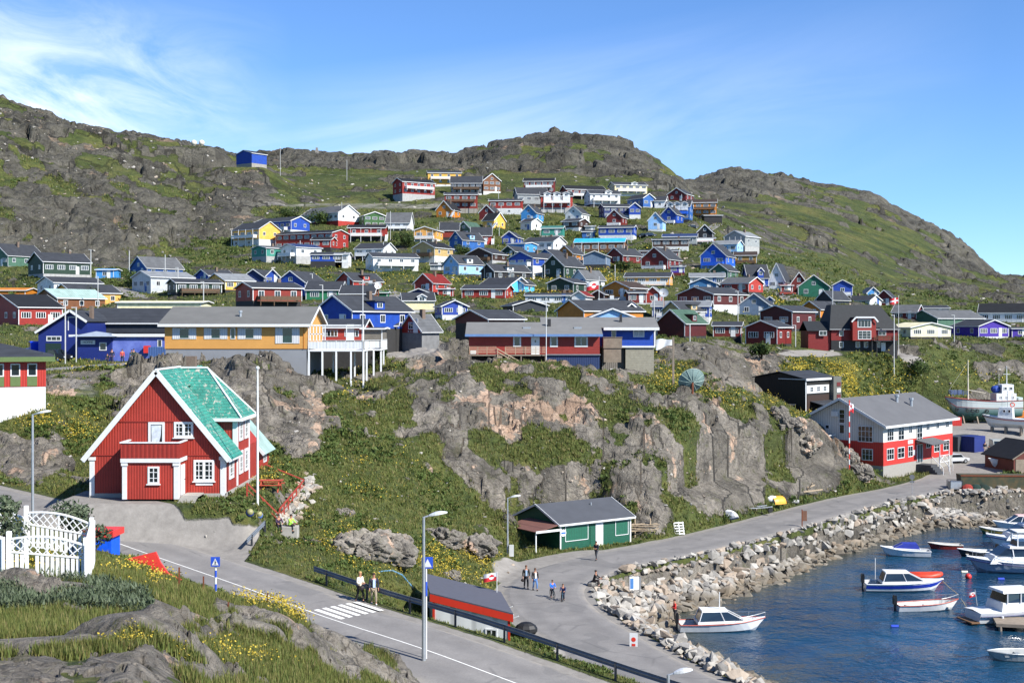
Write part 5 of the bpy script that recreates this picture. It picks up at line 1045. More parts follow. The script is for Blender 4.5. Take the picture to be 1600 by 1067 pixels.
    m.beam((-3.15, 7.05, 5.55), (-3.15, 13.4, 5.55), .12).beam((-3.15, 7.05, 4.45), (-3.15, 13.4, 4.45), .08).beam((-3.15, 7.05, 5.5), (-.1, 7.05, 5.5), .1); m.build('railing', RAILW, g)
def warehouse():
    r = empty('black_warehouse', (44.6, 194.5, 10.4), math.radians(45), 'black boarded warehouse with white window strip behind the red and white building', 'warehouse'); BK = mat('black_boards', '17150f', .7, 'board', .2, pitch=.3); A_ = 8.6; B_ = 9.2; h_ = 5.3
    MB().prism([(0, -2), (B_, -2), (B_, h_+.1), (B_/2, h_+.9), (0, h_+.0)], 'x', 0, A_).build('wall', BK, r)
    m = MB(); slab(m, (-.3, -.3, h_+.02), (A_+.3, -.3, h_+.02), (A_+.3, B_/2, h_+1.05), (-.3, B_/2, h_+1.05), .12); slab(m, (-.3, B_+.3, h_+.1), (A_+.3, B_+.3, h_+.1), (A_+.3, B_/2, h_+1.05), (-.3, B_/2, h_+1.05), .12); m.build('roof', roofm('slate'), r)
    MB().box(-.3, A_+.3, -.37, -.31, h_-.15, h_+.18).box(-.35, -.31, -.3, B_/2, h_+.0, h_+.1).box(-.08, .1, -.08, -.01, -1, h_-.15).build('fascia', TRIM, r)
    b = MB().box(.3, 6.6, -.06, 0, 3.2, 4.4).build('window_band', TRIM, r)
    for x in (1.6, 3.5, 5.4): win(b, x, -.06, 3.8, .9, .85, 0, 2, 2)
    MB().box(.4, 6.6, -.05, 0, -.5, 2.9).build('sliding_door', mat('brown_boards', '33231a', .8, 'board', pitch=.3), r)
    t = MB().box(6.9, 9.2, -.7, .6, -1.5, h_+.3).build('tower', mat('grey_panel', '5a5b55', .8), r)
    for k in range(5): MB().box(7.8, 8.9, -.76, -.71, .3+k*.95, .9+k*.95).build('panel', TRIM if k % 2 else mat('dark_red_panel', '5a1a18', .7), t)
    m = MB(); slab(m, (1.2, -3.6, 1.1), (7.2, -3.6, 1.1), (7.2, -.1, 1.9), (1.2, -.1, 1.9), .1); m.box(1.3, 1.45, -3.5, -3.35, -2, 1.1).box(7, 7.15, -3.5, -3.35, -2, 1.1); m.build('lean_to', roofm('slate'), r)
    m = MB(); slab(m, (-3.4, 1.5, 1.0), (-3.4, 8.5, 1.0), (-.1, 8.5, 1.5), (-.1, 1.5, 1.5), .1); m.box(-3.3, -3.15, 1.6, 1.75, -2, 2.2).box(-3.3, -3.15, 8.2, 8.35, -2, 1); m.build('side_shelter', roofm('slate'), r)
def green_shed():
    th = math.radians(34.7); r = empty('green_shed', (4.47, 118.6, CH-20.8), th, 'dark green boarded shed with white door and brown awning beside the harbour road', 'shed'); L_ = 8.45; Wd = 6.9; h_ = 2.4; GW = mat('green_clapboard', '14523f', .6, 'clap', .12, pitch=.18)
    MB().prism([(0, -.4), (Wd, -.4), (Wd, h_), (Wd/2, h_+1.35), (0, h_)], 'x', 0, L_).build('wall', GW, r); m = MB(); e = .35; s = 1.35/(Wd/2)
    for y in (-e, Wd+e): slab(m, (-e, y, h_-e*s), (L_+e, y, h_-e*s), (L_+e, Wd/2, h_+1.37), (-e, Wd/2, h_+1.37), .1)
    rf = m.build('roof', mat('tar_paper', '43464c', .85, amt=.1, scale=.8), r); MB().box(-e, L_+e, -e-.05, -e-.005, h_-e*s-.04, h_-e*s+.13).beam((-e-.04, -e, h_-e*s+.04), (-e-.04, Wd/2, h_+1.42), .05, .18).beam((-e-.04, Wd+e, h_-e*s+.04), (-e-.04, Wd/2, h_+1.42), .05, .18).beam((L_+e+.04, -e, h_-e*s+.04), (L_+e+.04, Wd/2, h_+1.42), .05, .18).box(-.06, .08, -.05, 0, -.3, h_).box(L_-.1, L_+.05, -.05, 0, -.3, h_).build('roof_trim', TRIM, r)
    MB().tube([(5.5, 2.4, h_+.8), (5.5, 2.4, h_+1.3)], .08).build('roof_vent', METAL, rf)
    MB().box(4.15, 5.05, -.05, 0, -.15, 2.1).build('door', TRIM, r)
    for x0_, x1_ in ((.6, 3.2), (6.6, 8.1)):
        f_ = MB().box(x0_, x1_, -.04, 0, .75, 2.1).build('shutter', mat('green_shutter', '185a45', .6, 'board', pitch=.2), r); MB().box(x0_-.06, x0_, -.06, 0, .7, 2.15).box(x1_, x1_+.06, -.06, 0, .7, 2.15).box(x0_, x1_, -.06, 0, 2.1, 2.16).box(x0_, x1_, -.06, 0, .69, .75).build('shutter_frame', TRIM, f_)
    MB().box(3.5, 3.56, -.05, 0, -.2, 2.3).build('batten', GW, r)
    sg = MB().tube([(.3, -.09, 1.55), (.3, -.05, 1.55)], .33, 20).build('round_sign', TRIM, r); MB().box(.05, .55, -.105, -.095, 1.47, 1.63).build('sign_stripe', mat('blue_sign', '2b62b8', .5), sg)
    m = MB(); slab(m, (-2.9, -.2, 1.85), (-2.9, 4.8, 1.85), (-.1, 4.8, 2.35), (-.1, -.2, 2.35), .08); MB_ = m.build('awning', mat('brown_corrugated', '6d4a41', .7, 'plank', pitch=.3), r); MB().box(-2.95, -.05, -.27, -.21, 1.8, 2.0).build('fascia', TRIM, MB_)
    for y in (0, 4.5): MB().box(-2.8, -2.7, y, y+.1, -.4, 1.85).build('post', TRIM, MB_)
def dark_house():
    s = .124; r = empty('dark_red_house', ((1350-800)*s, 248, CH-5.05), 0, 'big dark red house with steep black roof, white glazed bay and black basement', 'house'); X_ = lambda c: (1240+c/8-800)*s-(1350-800)*s; Zz = lambda c: CH-(460+c/8-HY)*s-(CH-5.05)
    RW = mat('dark_red_clapboard', '741513', .6, 'clap', .1, pitch=.22); BW = mat('black_clapboard', '1b1d20', .7, 'clap', .2, pitch=.22); RF = mat('black_shingle', '1d2124', .75, amt=.25, scale=2)
    x0_, x1_ = X_(470), X_(1300); D = 10; zs = Zz(575); ze = Zz(430); zr = Zz(125)
    MB().box(x0_+.03, x1_-.03, .03, D, -1.5, zs).build('basement', BW, r); MB().box(x0_, x1_, 0, D, zs, ze).build('wall', RW, r)
    m = MB(); e = .4; z1 = ze-.15; A = [(x0_-e, -e, z1), (x1_+e, -e, z1), (x1_+e, D+e, z1), (x0_-e, D+e, z1)]; T_ = [(X_(520), 3.2, zr), (X_(1130), 3.2, zr), (X_(1130), D-3.2, zr), (X_(520), D-3.2, zr)]
    m.add(A+T_, [(0,1,5,4),(1,2,6,5),(2,3,7,6),(3,0,4,7),(4,5,6,7),(3,2,1,0)]); m.build('roof', RF, r); MB().box(x0_-e, X_(700), -e-.05, -e, z1-.05, z1+.1).box(X_(1010), x1_+e, -e-.05, -e, z1-.05, z1+.1).build('fascia', mat('grey_trim', '9a9c9c', .6), r)
    a0, a1 = X_(715), X_(1005); b = MB().prism([(a0, zs), (a1, zs), (a1, Zz(350)), (X_(980), Zz(300)), (X_(745), Zz(300)), (a0, Zz(350))], 'y', -1.4, 4.5).build('bay', mat('red_clapboard', '8a2820'), r)
    MB().box(X_(745)-.2, X_(980)+.2, -1.8, 4.4, Zz(300), Zz(285)).build('bay_roof', RF, b); MB().beam((a0-.3, -1.82, Zz(345)), (X_(745), -1.82, Zz(290)), .08, .28).beam((a1+.3, -1.82, Zz(345)), (X_(980), -1.82, Zz(290)), .08, .28).box(X_(745), X_(980), -1.87, -1.8, Zz(298), Zz(278)).build('bargeboard', TRIM, b)
    win(b, X_(860), -1.4, Zz(362), X_(945)-X_(775), Zz(310)-Zz(415), 0, 4, 1, fw=.14); win(b, X_(862), -1.4, Zz(505), X_(945)-X_(780), Zz(450)-Zz(560), 0, 3, 3, fw=.12)
    for c0, c1, c2, c3, n in ((320,415,455,515,2), (570,625,455,520,1), (1055,1155,455,515,2)): win(r, X_((c0+c1)/2), 0 if c0 > 400 else -.0, Zz((c2+c3)/2), X_(c1)-X_(c0), Zz(c2)-Zz(c3), 0, n, 1)
    for c0, c1 in ((570, 625), (775, 830), (880, 930), (1050, 1085)): win(r, X_((c0+c1)/2), .03, Zz(628), X_(c1)-X_(c0), Zz(590)-Zz(665), 0, 1, 1)
    MB().box(X_(1095), X_(1150), -.03, .03, 0, Zz(600)).build('door', TRIM, r)
    m = MB().box(X_(975), X_(1270), -1.8, -.02, zs-.12, zs); bal = m.build('balcony', mat('dark_posts', '2c2f33', .7), r)
    m = MB()
    for c_ in (950, 1010, 1250): m.box(X_(c_)-.06, X_(c_)+.06, -1.78, -1.66, -1, zs-.12)
    m.build('post', mat('dark_posts', '2c2f33'), bal); m = MB(); railing(m, [(X_(975), -1.75), (X_(1270), -1.75), (X_(1270), -.1)], zs, .95, 1.0); m.build('railing', RAILD, bal)
    w0, w1 = X_(190), x0_-.02; wz = Zz(455); wg = MB().box(w0, w1, .4, 7, -1.2, wz).build('wing', mat('dark_red_clapboard', '741513'), r); m = MB(); slab(m, (w0-.3, .0, wz-.1), (w1, .0, wz-.1), (w1, 3.7, Zz(340)), (w0-.3, 3.7, Zz(340)), .12); slab(m, (w0-.3, 7.3, wz-.1), (w1, 7.3, wz-.1), (w1, 3.7, Zz(340)), (w0-.3, 3.7, Zz(340)), .12); m.build('wing_roof', RF, wg)
    win(wg, X_(367), .4, Zz(485), 1.4, .9, 0, 2, 1)
def left_house():
    r = empty('red_green_house', (-41.9, 115, 16.0), math.radians(20), 'red house with green fascia and green window panels on tall white base, left edge', 'house'); L_ = 12; D = 10; GN = mat('olive_green_panel', '55683a', .65, amt=.08)
    MB().box(-L_, 0, 0, D, -2.5, 2.5).build('basement', mat('white_render', 'cfd0cf', .8, amt=.05, bump=.1), r); MB().box(-L_, .03, -.04, D, 2.5, 4.85).build('wall', mat('red_panel_boards', 'a82c20', .6, 'board', .06, pitch=.22), r)
    m = MB(); e = .75; z = 5.15; m.add([(-L_-e, -e, z), (e, -e, z), (e, D+e, z), (-L_-e, D+e, z), (-L_+4, D/2, z+1.25), (-4.2, D/2, z+1.25)], [(0,1,5,4),(1,2,5),(2,3,4,5),(3,0,4),(3,2,1,0)]); m.build('roof', roofm('slate'), r)
    MB().box(-L_-e, e, -e-.06, -e, 4.75, 5.18).box(e, e+.06, -e-.06, D+e, 4.75, 5.18).build('fascia', GN, r)
    for px in (3, 27, 52, -22, -47, -72): x = (px-72)/F*115*.98; win(r, x, -.04, 4.0, .82, 1.15, 0, 1, 1, fw=.1); MB().box(x-.42, x+.42, -.07, -.03, 2.55, 3.4).build('window_panel', GN, r)
def blue_shop():
    zb = CH-4.25; r = empty('blue_shop', (-57, 168, zb), 0, 'flat roofed blue shop with name board, small window and lighter violet wall', 'shop'); NB = mat('navy_shop_boards', '0e2268', .6, amt=.12); VB = mat('violet_blue_wall', '3548a4', .65, amt=.22, scale=.5, col2='6f80c4')  # right wall a lighter violet blue than the navy left block
    x1_ = (257-800)/F*168+57; xm = (174-800)/F*168+57; x0_ = (121-800)/F*168+57
    MB().box(xm, x1_+.5, .5, 8, -.6, 2.75).build('wall', VB, r); MB().box(x0_, xm, 0, 8, -.6, 2.7).build('wing_wall', NB, r)
    MB().box(x0_-.5, x1_+.6, .2, 8.3, 2.76, 3.05).build('flat_roof', roofm('slate'), r); MB().box(xm, x1_+.6, .12, .19, 2.72, 3.1).box(x0_-1.2, x0_, .12, .19, 2.72, 3.0).build('fascia', TRIM, r)
    m = MB(); m.add([(x0_-.6, -1.0, 2.76), (xm+.7, -1.0, 2.76), (xm+.7, 3, 2.9), (x0_-.6, 3, 2.9), ((x0_+xm)/2, .8, 3.45)], [(0,1,4),(1,2,4),(2,3,4),(3,0,4),(3,2,1,0)]); m.build('hipped_roof', mat('pale_metal_roof', '8d97a3', .5), r)
    win(r, (161-800)/F*168+57, 0, 1.45, .95, 1.05, 0, 1, 1, fw=.1); win(r, (248-800)/F*168+57, .5, 1.85, .6, 1.0, 0, 1, 1)
    s = MB().box(-.95, .95, -.06, -.01, -.27, .27).build('name_board', TRIM, r, ((137.5-800)/F*168+57, 0, 2.0)); text(s, 'HOFFIE', .42, (0, -.065, 0), 0, DKTXT)
    MB().box(-.35, .35, -.35, .49, -.5, .45).build('letter_box', mat('red_post_box', 'c23127', .5), r, ((229.5-800)/F*168+57, 0, 1.1))
    g = empty('blue_gable_hall', ((90-800)/F*172, 172, zb), 0, 'dark blue gabled hall with garage opening behind the blue van', 'building'); k = 172/F; f_ = lambda c: (c/4-90)*k; z_ = lambda c: CH-(360+c/4-HY)*k-zb
    MB().prism([(f_(240), -.6), (f_(545), -.6), (f_(545), z_(575)), (f_(445), z_(512)), (f_(240), z_(640))], 'y', 0, 10).build('wall', NB, g)
    m = MB(); slab(m, (f_(228), -.6, z_(645)), (f_(228), 10.4, z_(645)), (f_(445), 10.4, z_(505)), (f_(445), -.6, z_(505)), .18); slab(m, (f_(550), -.6, z_(575)), (f_(550), 10.4, z_(575)), (f_(445), 10.4, z_(505)), (f_(445), -.6, z_(505)), .18); rf = m.build('roof', roofm('slate'), g)
    MB().beam((f_(228), -.64, z_(640)), (f_(445), -.64, z_(502)), .07, .3).beam((f_(552), -.64, z_(572)), (f_(445), -.64, z_(502)), .07, .3).build('bargeboard', TRIM, g)
    win(g, f_(337), 0, z_(676), f_(383)-f_(290), z_(660)-z_(692), 0, 3, 1, fw=.12); MB().box(f_(285), f_(383), -.03, 0, -.3, z_(705)).build('garage_opening', mat('garage_dark', '0d2b26', .7), g); MB().box(f_(425), f_(430), -.05, 0, z_(625), z_(540)).box(f_(430), f_(500), -.05, 0, z_(545), z_(540)).build('trim_board', TRIM, g)
    MB().box(f_(512), f_(530), 3, 3.8, z_(560), z_(470)).build('chimney', BRICK, rf)
    c = MB().box(-1.3, 1.3, 0, 2.4, -.4, 1.75).build('portable_cabin', mat('blue_grey_steel', '3c5a8c', .6, 'board', pitch=.3), None, ((248-800)/F*158, 158, CH-4.45)); tag(c, 'blue grey steel container standing against the yellow bungalow corner', 'container')
def kiosk():
    A, B, C, D_ = Vector((-5.2, 83.0, 0)), Vector((-.08, 81.6, -.96)), Vector((-1.16, 88.6, -.9)), Vector((-6.0, 88.8, 0)); zb = CH-20.25
    r = empty('kiosk', (A.x, A.y, zb), 0, 'low white snack kiosk with dark roof and red fascia behind the guardrail', 'kiosk')
    u, v = B-A, D_-A; ul, vl = u.length, v.length; un, vn_ = u/ul, v/vl
    Q = lambda s, t, z: un*s+vn_*t+Vector((0, 0, z))
    def blk(mb, s0, s1, t0, t1, z0, z1, dz=0): return mb.add([Q(s0,t0,z0), Q(s1,t0,z0), Q(s1,t1,z0), Q(s0,t1,z0), Q(s0,t0,z1), Q(s1,t0,z1), Q(s1,t1,z1+dz), Q(s0,t1,z1+dz)], [(0,3,2,1),(4,5,6,7),(0,1,5,4),(1,2,6,5),(2,3,7,6),(3,0,4,7)])
    WH = mat('white_panels', 'd2d4d2', .6, 'board', .04, pitch=1.0); RF_ = mat('red_fascia', 'c8321f', .55, amt=.06)
    blk(MB(), .2, ul-.2, .0, vl-.2, -.6, 2.4).build('wall', WH, r); rf = blk(MB(), -.15, ul+.15, -.14, vl+.2, 2.84, 2.92, .1).build('roof', mat('slate_felt', '4a4c56', .85, amt=.08), r)
    f = MB(); blk(f, -.15, ul+.15, -.14, -.08, 2.36, 2.83); f.build('fascia', RF_, r); f = MB(); blk(f, ul+.15, ul+.2, -.14, vl+.2, 2.6, 2.83); f.build('end_fascia', TRIM, r)
    for s0 in (.05, ul-.2): blk(MB(), s0, s0+.16, -.05, .0, -.6, 2.36).build('corner_post', RF_, r)
    ang = math.atan2(u.y, u.x); o = win(r, 0, 0, 1.2, .8, .75, ang, 2, 1); o.location = Q(ul-1.3, -.005, 1.2)
    h_ = blk(MB(), ul-.2, ul-.15, 1.2, 4.0, 1.0, 2.1).build('serving_hatch', mat('hatch_dark', '2a2d31', .5), r); MB().beam(Q(ul-.1, 1.1, 2.15), Q(ul+.7, 1.1, 2.6), .05).beam(Q(ul-.1, 4.0, 2.15), Q(ul+.7, 4.0, 2.6), .05).build('hatch_stay', TRIM, h_)
    s_ = blk(MB(), ul-.15, ul-.1, .3, .95, .4, 2.2).build('side_sign', TRIM, r); m = MB(); blk(m, ul-.1, ul-.09, .4, .85, 1.35, 1.7); m.build('sign_mark', RF_, s_)
    b = Q(ul-.2, vl-.3, 2.9); t = MB().tube([b, b+Vector((0, 0, 1.5))], .025, 6).build('flag_staff', TRIM, r); flag_mesh(t, b+Vector((0, 0, .9)), .9, .55)
    bb = MB().ball((0, 0, .5), .75, .6, .5).build('tarpaulin', BLACK, None, (B.x+1.0, B.y+1.6, zb)); tag(bb, 'black tarpaulin bundle at the right end of the snack kiosk', 'tarpaulin')
FRED = mat('flag_red', 'c0222a', .7, amt=.05); FWHITE = mat('flag_white', 'd9d9d9', .7, amt=.04)
def flag_mesh(parent, loc, w_, h_, kind='disc', side=-1):
    """cloth grid with its pattern as face materials: disc = red/white halves with counter-changed disc, cross = white cross on red"""
    m = MB(); nx, ny = 24, 16
    def c(i, j):
        u, v = (i+.5)/nx, (j+.5)/ny
        if kind == 'cross': return 1 if abs(u-.38) < .07 or abs(v-.5) < .1 else 0
        top = v > .5; ins = math.hypot((u-.4)*1.5, v-.5) < .3
        return (1 if top else 0) ^ (1 if ins else 0)
    P_ = lambda i, j: (side*w_*i/nx, .10*w_*math.sin(i/nx*6.5+.5*j/ny)*i/nx, h_*j/ny-h_*.25*(i/nx)**1.5)
    for i in range(nx):
        for j in range(ny): m.cur = c(i, j); m.add([P_(i, j), P_(i+1, j), P_(i+1, j+1), P_(i, j+1)], [(0,1,2,3)])
    return m.build('flag', [FRED, FWHITE], parent, loc)
def build_custom(): red_house(); yellow_house(); red_long(); white_red(); warehouse(); green_shed(); dark_house(); left_house(); blue_shop(); kiosk()
# ================= stones and vegetation =================
BOULDM, b_ = newmat('quarry_stone'); tl = nodes(BOULDM); t, Nn, V, mth, noise, vor, ramp, mix, ss, bump = tl
gi = Nn('ShaderNodeNewGeometry'); oi = Nn('ShaderNodeObjectInfo'); rnd = mth('FRACT', mth('ADD', gi.outputs['Random Per Island'], mth('MULTIPLY', oi.outputs['Random'], 3.7)))
c = ramp(rnd, [(.0, (.23,.218,.195)), (.16, (.35,.33,.29)), (.34, (.30,.24,.18)), (.48, (.38,.36,.32)), (.64, (.26,.245,.22)), (.76, (.36,.30,.235)), (.9, (.31,.295,.265))]); c.node.color_ramp.interpolation = 'CONSTANT'
PS = gi.outputs['Position']; c = mix(.8, c, ramp(noise(PS, 2.2, 7, .7), [(.3, .6), (.7, 1.25)]), 'MULTIPLY')
sp = Nn('ShaderNodeSeparateXYZ'); V(sp, 0, PS); wet = ss(1.15, .35, mth('ADD', sp.outputs[2], mth('MULTIPLY', mth('SUBTRACT', noise(PS, .8, 3), .5), .9))); c = mix(mth('MULTIPLY', wet, .72), c, (.10,.078,.045,1))
t.links.new(c, b_.inputs['Base Color']); b_.inputs['Roughness'].default_value = .85; t.links.new(bump(noise(PS, 5, 6, .7), .5, .06), b_.inputs['Normal'])
ROCKM, b_ = newmat('lichened_rock'); tl = nodes(ROCKM); t, Nn, V, mth, noise, vor, ramp, mix, ss, bump = tl
gp = Nn('ShaderNodeNewGeometry').outputs['Position']; c = rockcolor(tl, gp, .30); t.links.new(c, b_.inputs['Base Color']); b_.inputs['Roughness'].default_value = .9
t.links.new(bump(mth('ADD', noise(gp, 1.6, 9, .72), mth('MULTIPLY', ss(0, .1, vor(gp, 1.1, 'DISTANCE_TO_EDGE').outputs['Distance']), .15)), .9, .3), b_.inputs['Normal'])
import bmesh
def stone_mesh(seed, n=13, flat=.62):
    rg = np.random.default_rng(seed); v = rg.normal(size=(n, 3)); v /= np.linalg.norm(v, axis=1)[:, None]; v *= (.8+.35*rg.random((n, 1))); v *= (1, .55+.35*rg.random(), flat)
    bm = bmesh.new(); [bm.verts.new(p) for p in v*.5]; bmesh.ops.convex_hull(bm, input=bm.verts); bmesh.ops.delete(bm, geom=[x for x in bm.verts if not x.link_faces], context='VERTS')
    me = bpy.data.meshes.new('boulder'); bm.to_mesh(me); bm.free(); me.materials.append(BOULDM); return me
def riprap():
    protos = [stone_mesh(k, 11+k % 5, .5+.25*(k % 3)/2) for k in range(14)]; rg = np.random.default_rng(5); cand = []
    L_ = [(v.x, v.y) for v in WL]
    for a, b in zip(L_[:-1], L_[1:]):
        ln = math.hypot(b[0]-a[0], b[1]-a[1]); nx, ny = -(b[1]-a[1])/ln, (b[0]-a[0])/ln
        for _ in range(int(ln*8.6/.08)):
            t_ = rg.random(); o = rg.random()*8.9-1.1; x = a[0]+(b[0]-a[0])*t_+nx*o; y = a[1]+(b[1]-a[1])*t_+ny*o; px = 800+F*x/y
            if y < 60 or y > 215 or px > 1680: continue
            s = (.45+.95*rg.random()**1.7)*(1.12 if o < 3 else .9)
            cand.append((x, y, o, s, px))
    # keep off the roads
    rb = np.array([(p.x, p.y) for p in ROAD_B]+[(p.x, p.y) for p in ROAD_A]); out = []; cell = {}
    for x, y, o, s, px in cand:
        d = np.min(np.hypot(rb[:,0]-x, rb[:,1]-y))
        if d < 3.5+s*.45: continue
        key = (int(math.floor(x/.31)), int(math.floor(y/.31))); 
        if cell.get(key, 0) >= 1: continue
        cell[key] = cell.get(key, 0)+1; z = gz(x, y); z = max(z, -.55); out.append((x, y, z+.1+.3*s*rg.random(), s, s/y*F, rg.random(3)*6.28, int(rg.integers(14)), rg.random()))
    vis = [q for q in out if q[2] > -.45 and 780 < 800+F*q[0]/q[1] < 1610 and HY+(CH-q[2])/q[1]*F < 1075]; vis.sort(key=lambda q: -q[4]); big = vis[:296]; ids = set(id(q) for q in big); rest = [q for q in out if id(q) not in ids]
    for x, y, z, s, _, r, k, _2 in big:
        o = bpy.data.objects.new('boulder', protos[k]); COL.objects.link(o); o.location = (x, y, z); o.scale = (s*1.15,)*3; o.rotation_euler = (r[0]*.12, r[1]*.12, r[2])
        tag(o, 'rough quarry boulder in the stone bank along the harbour', 'boulder', 'boulders of the harbour stone bank')
    VS, FS = [], []; n0 = 0
    pv = [np.array([v.co[:] for v in m.vertices]) for m in protos]; pf = [[tuple(p.vertices) for p in m.polygons] for m in protos]
    for x, y, z, s, _, r, k, _2 in rest:
        c_, s_ = math.cos(r[2]), math.sin(r[2]); a = r[0]*.12-.35; v = pv[k]*s*1.15; v = np.stack([v[:,0], v[:,1]*math.cos(a)-v[:,2]*math.sin(a), v[:,1]*math.sin(a)+v[:,2]*math.cos(a)], -1)
        v = np.stack([v[:,0]*c_-v[:,1]*s_+x, v[:,0]*s_+v[:,1]*c_+y, v[:,2]+z], -1); VS.append(v); FS += [tuple(i+n0 for i in f) for f in pf[k]]; n0 += len(v)
    me = bpy.data.meshes.new('stone_bank'); me.from_pydata(np.concatenate(VS).tolist(), [], FS); me.materials.append(BOULDM); o = bpy.data.objects.new('stone_bank', me); COL.objects.link(o); tag(o, 'smaller and farther stones filling the harbour bank', 'stones', kind='stuff')
    print('riprap', len(out), len(big))
def rock_obj(p, rx, ry, rz_, seed, label, rot=0.0, name='rock_outcrop', sub=5):
    bm = bmesh.new(); bmesh.ops.create_icosphere(bm, subdivisions=sub, radius=1); v = np.array([x.co[:] for x in bm.verts]); q = v*np.array([rx, ry, rz_]); sc = (rx+ry+rz_)/3
    h, cr = facets(q[:,0]/sc*1.3+seed, q[:,1]/sc*1.3, q[:,2]/sc*1.5, seed); h2, cr2 = facets(q[:,0]/sc*3+seed, q[:,1]/sc*3, q[:,2]/sc*3.6, seed+5); n = v
    q = q+n*((h*.30-.14*(1-sst(0, .2, cr)))+h2*.09-.05*(1-sst(0, .15, cr2)))[:, None]*sc; q[:,2] = np.where(q[:,2] < -.35*rz_, -.35*rz_+(q[:,2]+.35*rz_)*.6, q[:,2])
    for x, c_ in zip(bm.verts, q): x.co = c_
    me = bpy.data.meshes.new(name); bm.to_mesh(me); bm.free(); me.materials.append(ROCKM); o = bpy.data.objects.new(name, me); COL.objects.link(o); o.location = p; o.rotation_euler = (0, 0, rot); return tag(o, label, 'rock')
def mesh_from(name, V_, nper, m, label, cat, ids=None):
    V_ = V_.reshape(-1, 3).astype(np.float32); n = len(V_)//nper; me = bpy.data.meshes.new(name); me.vertices.add(len(V_)); me.vertices.foreach_set('co', V_.ravel()); me.loops.add(len(V_)); me.loops.foreach_set('vertex_index', np.arange(len(V_), dtype=np.int32)); me.polygons.add(n)
    me.polygons.foreach_set('loop_start', (np.arange(n)*nper).astype(np.int32)); me.polygons.foreach_set('loop_total', np.full(n, nper, np.int32))
    if ids is not None: a = me.attributes.new('tone', 'FLOAT', 'POINT'); a.data.foreach_set('value', np.repeat(ids, nper).astype(np.float32))
    me.materials.append(m); me.update(); me.validate(); o = bpy.data.objects.new(name, me); COL.objects.link(o); return tag(o, label, cat, kind='stuff')
def leafmat(name, stops, rough=.7, trans=.25):
    m, b = newmat(name); t, N_, V, mth, noise, vor, ramp, mix, ss, bump = nodes(m); f = N_('ShaderNodeAttribute', attribute_name='tone').outputs['Fac']; c = ramp(f, stops); t.links.new(c, b.inputs['Base Color']); b.inputs['Roughness'].default_value = rough; b.inputs['Specular IOR Level'].default_value = .25
    tr = N_('ShaderNodeBsdfTranslucent'); t.links.new(c, tr.inputs[0]); mx_ = N_('ShaderNodeMixShader'); mx_.inputs[0].default_value = trans; t.links.new(b.outputs[0], mx_.inputs[1]); t.links.new(tr.outputs[0], mx_.inputs[2]); t.links.new(mx_.outputs[0], t.nodes['Material Output'].inputs[0]); return m
GRASSM = leafmat('grass_blades', [(0, (.055,.085,.02)), (.35, (.11,.14,.033)), (.65, (.17,.175,.048)), (.85, (.21,.18,.07)), (1, (.26,.20,.10))]); YELLM = leafmat('yellow_petals', [(0, (.36,.27,.03)), (1, (.62,.48,.07))]); BUSHM = leafmat('bush_leaves', [(0, (.022,.04,.012)), (.5, (.045,.075,.018)), (1, (.085,.12,.03))]); BUSH2M = leafmat('scrub_leaves', [(0, (.05,.08,.022)), (.5, (.085,.125,.03)), (1, (.135,.17,.048))]); WILLM = leafmat('willow_leaves', [(0, (.04,.06,.03)), (.5, (.09,.12,.065)), (1, (.17,.20,.13))])
def samples(n, dlo, dhi, plo, phi, seed, maskf, power=1.0):
    """random ground points, spread evenly over what can be seen of the ground"""
    rg = np.random.default_rng(seed); pc = HY+(CH-Z)/Dg*F; i0, i1 = np.searchsorted(DS, [dlo, dhi]); j0 = int((plo-PX0)/(PX1-PX0)*(NPX-1)); j1 = int((phi-PX0)/(PX1-PX0)*(NPX-1))
    run = np.minimum.accumulate(pc, axis=0); A = np.clip(pc[:-1]-pc[1:], 0, None)*(pc[:-1] <= run[:-1]+6)+.02; A = A[i0:i1, j0:j1]**power*maskf(slice(i0, i1), slice(j0, j1)); w_ = A.ravel(); w_ = w_/w_.sum()
    k = rg.choice(len(w_), n, p=w_); i = k//(j1-j0)+i0+rg.random(n); j = k % (j1-j0)+j0+rg.random(n); i = np.minimum(i, NR-1.01); j = np.minimum(j, NPX-1.01); a, b = i-np.floor(i), j-np.floor(j); I, J = i.astype(int), j.astype(int)
    def bl(G): return (G[I,J]*(1-b)+G[I,J+1]*b)*(1-a)+(G[I+1,J]*(1-b)+G[I+1,J+1]*b)*a
    return bl(X), bl(Y), bl(Z), (I, J), rg
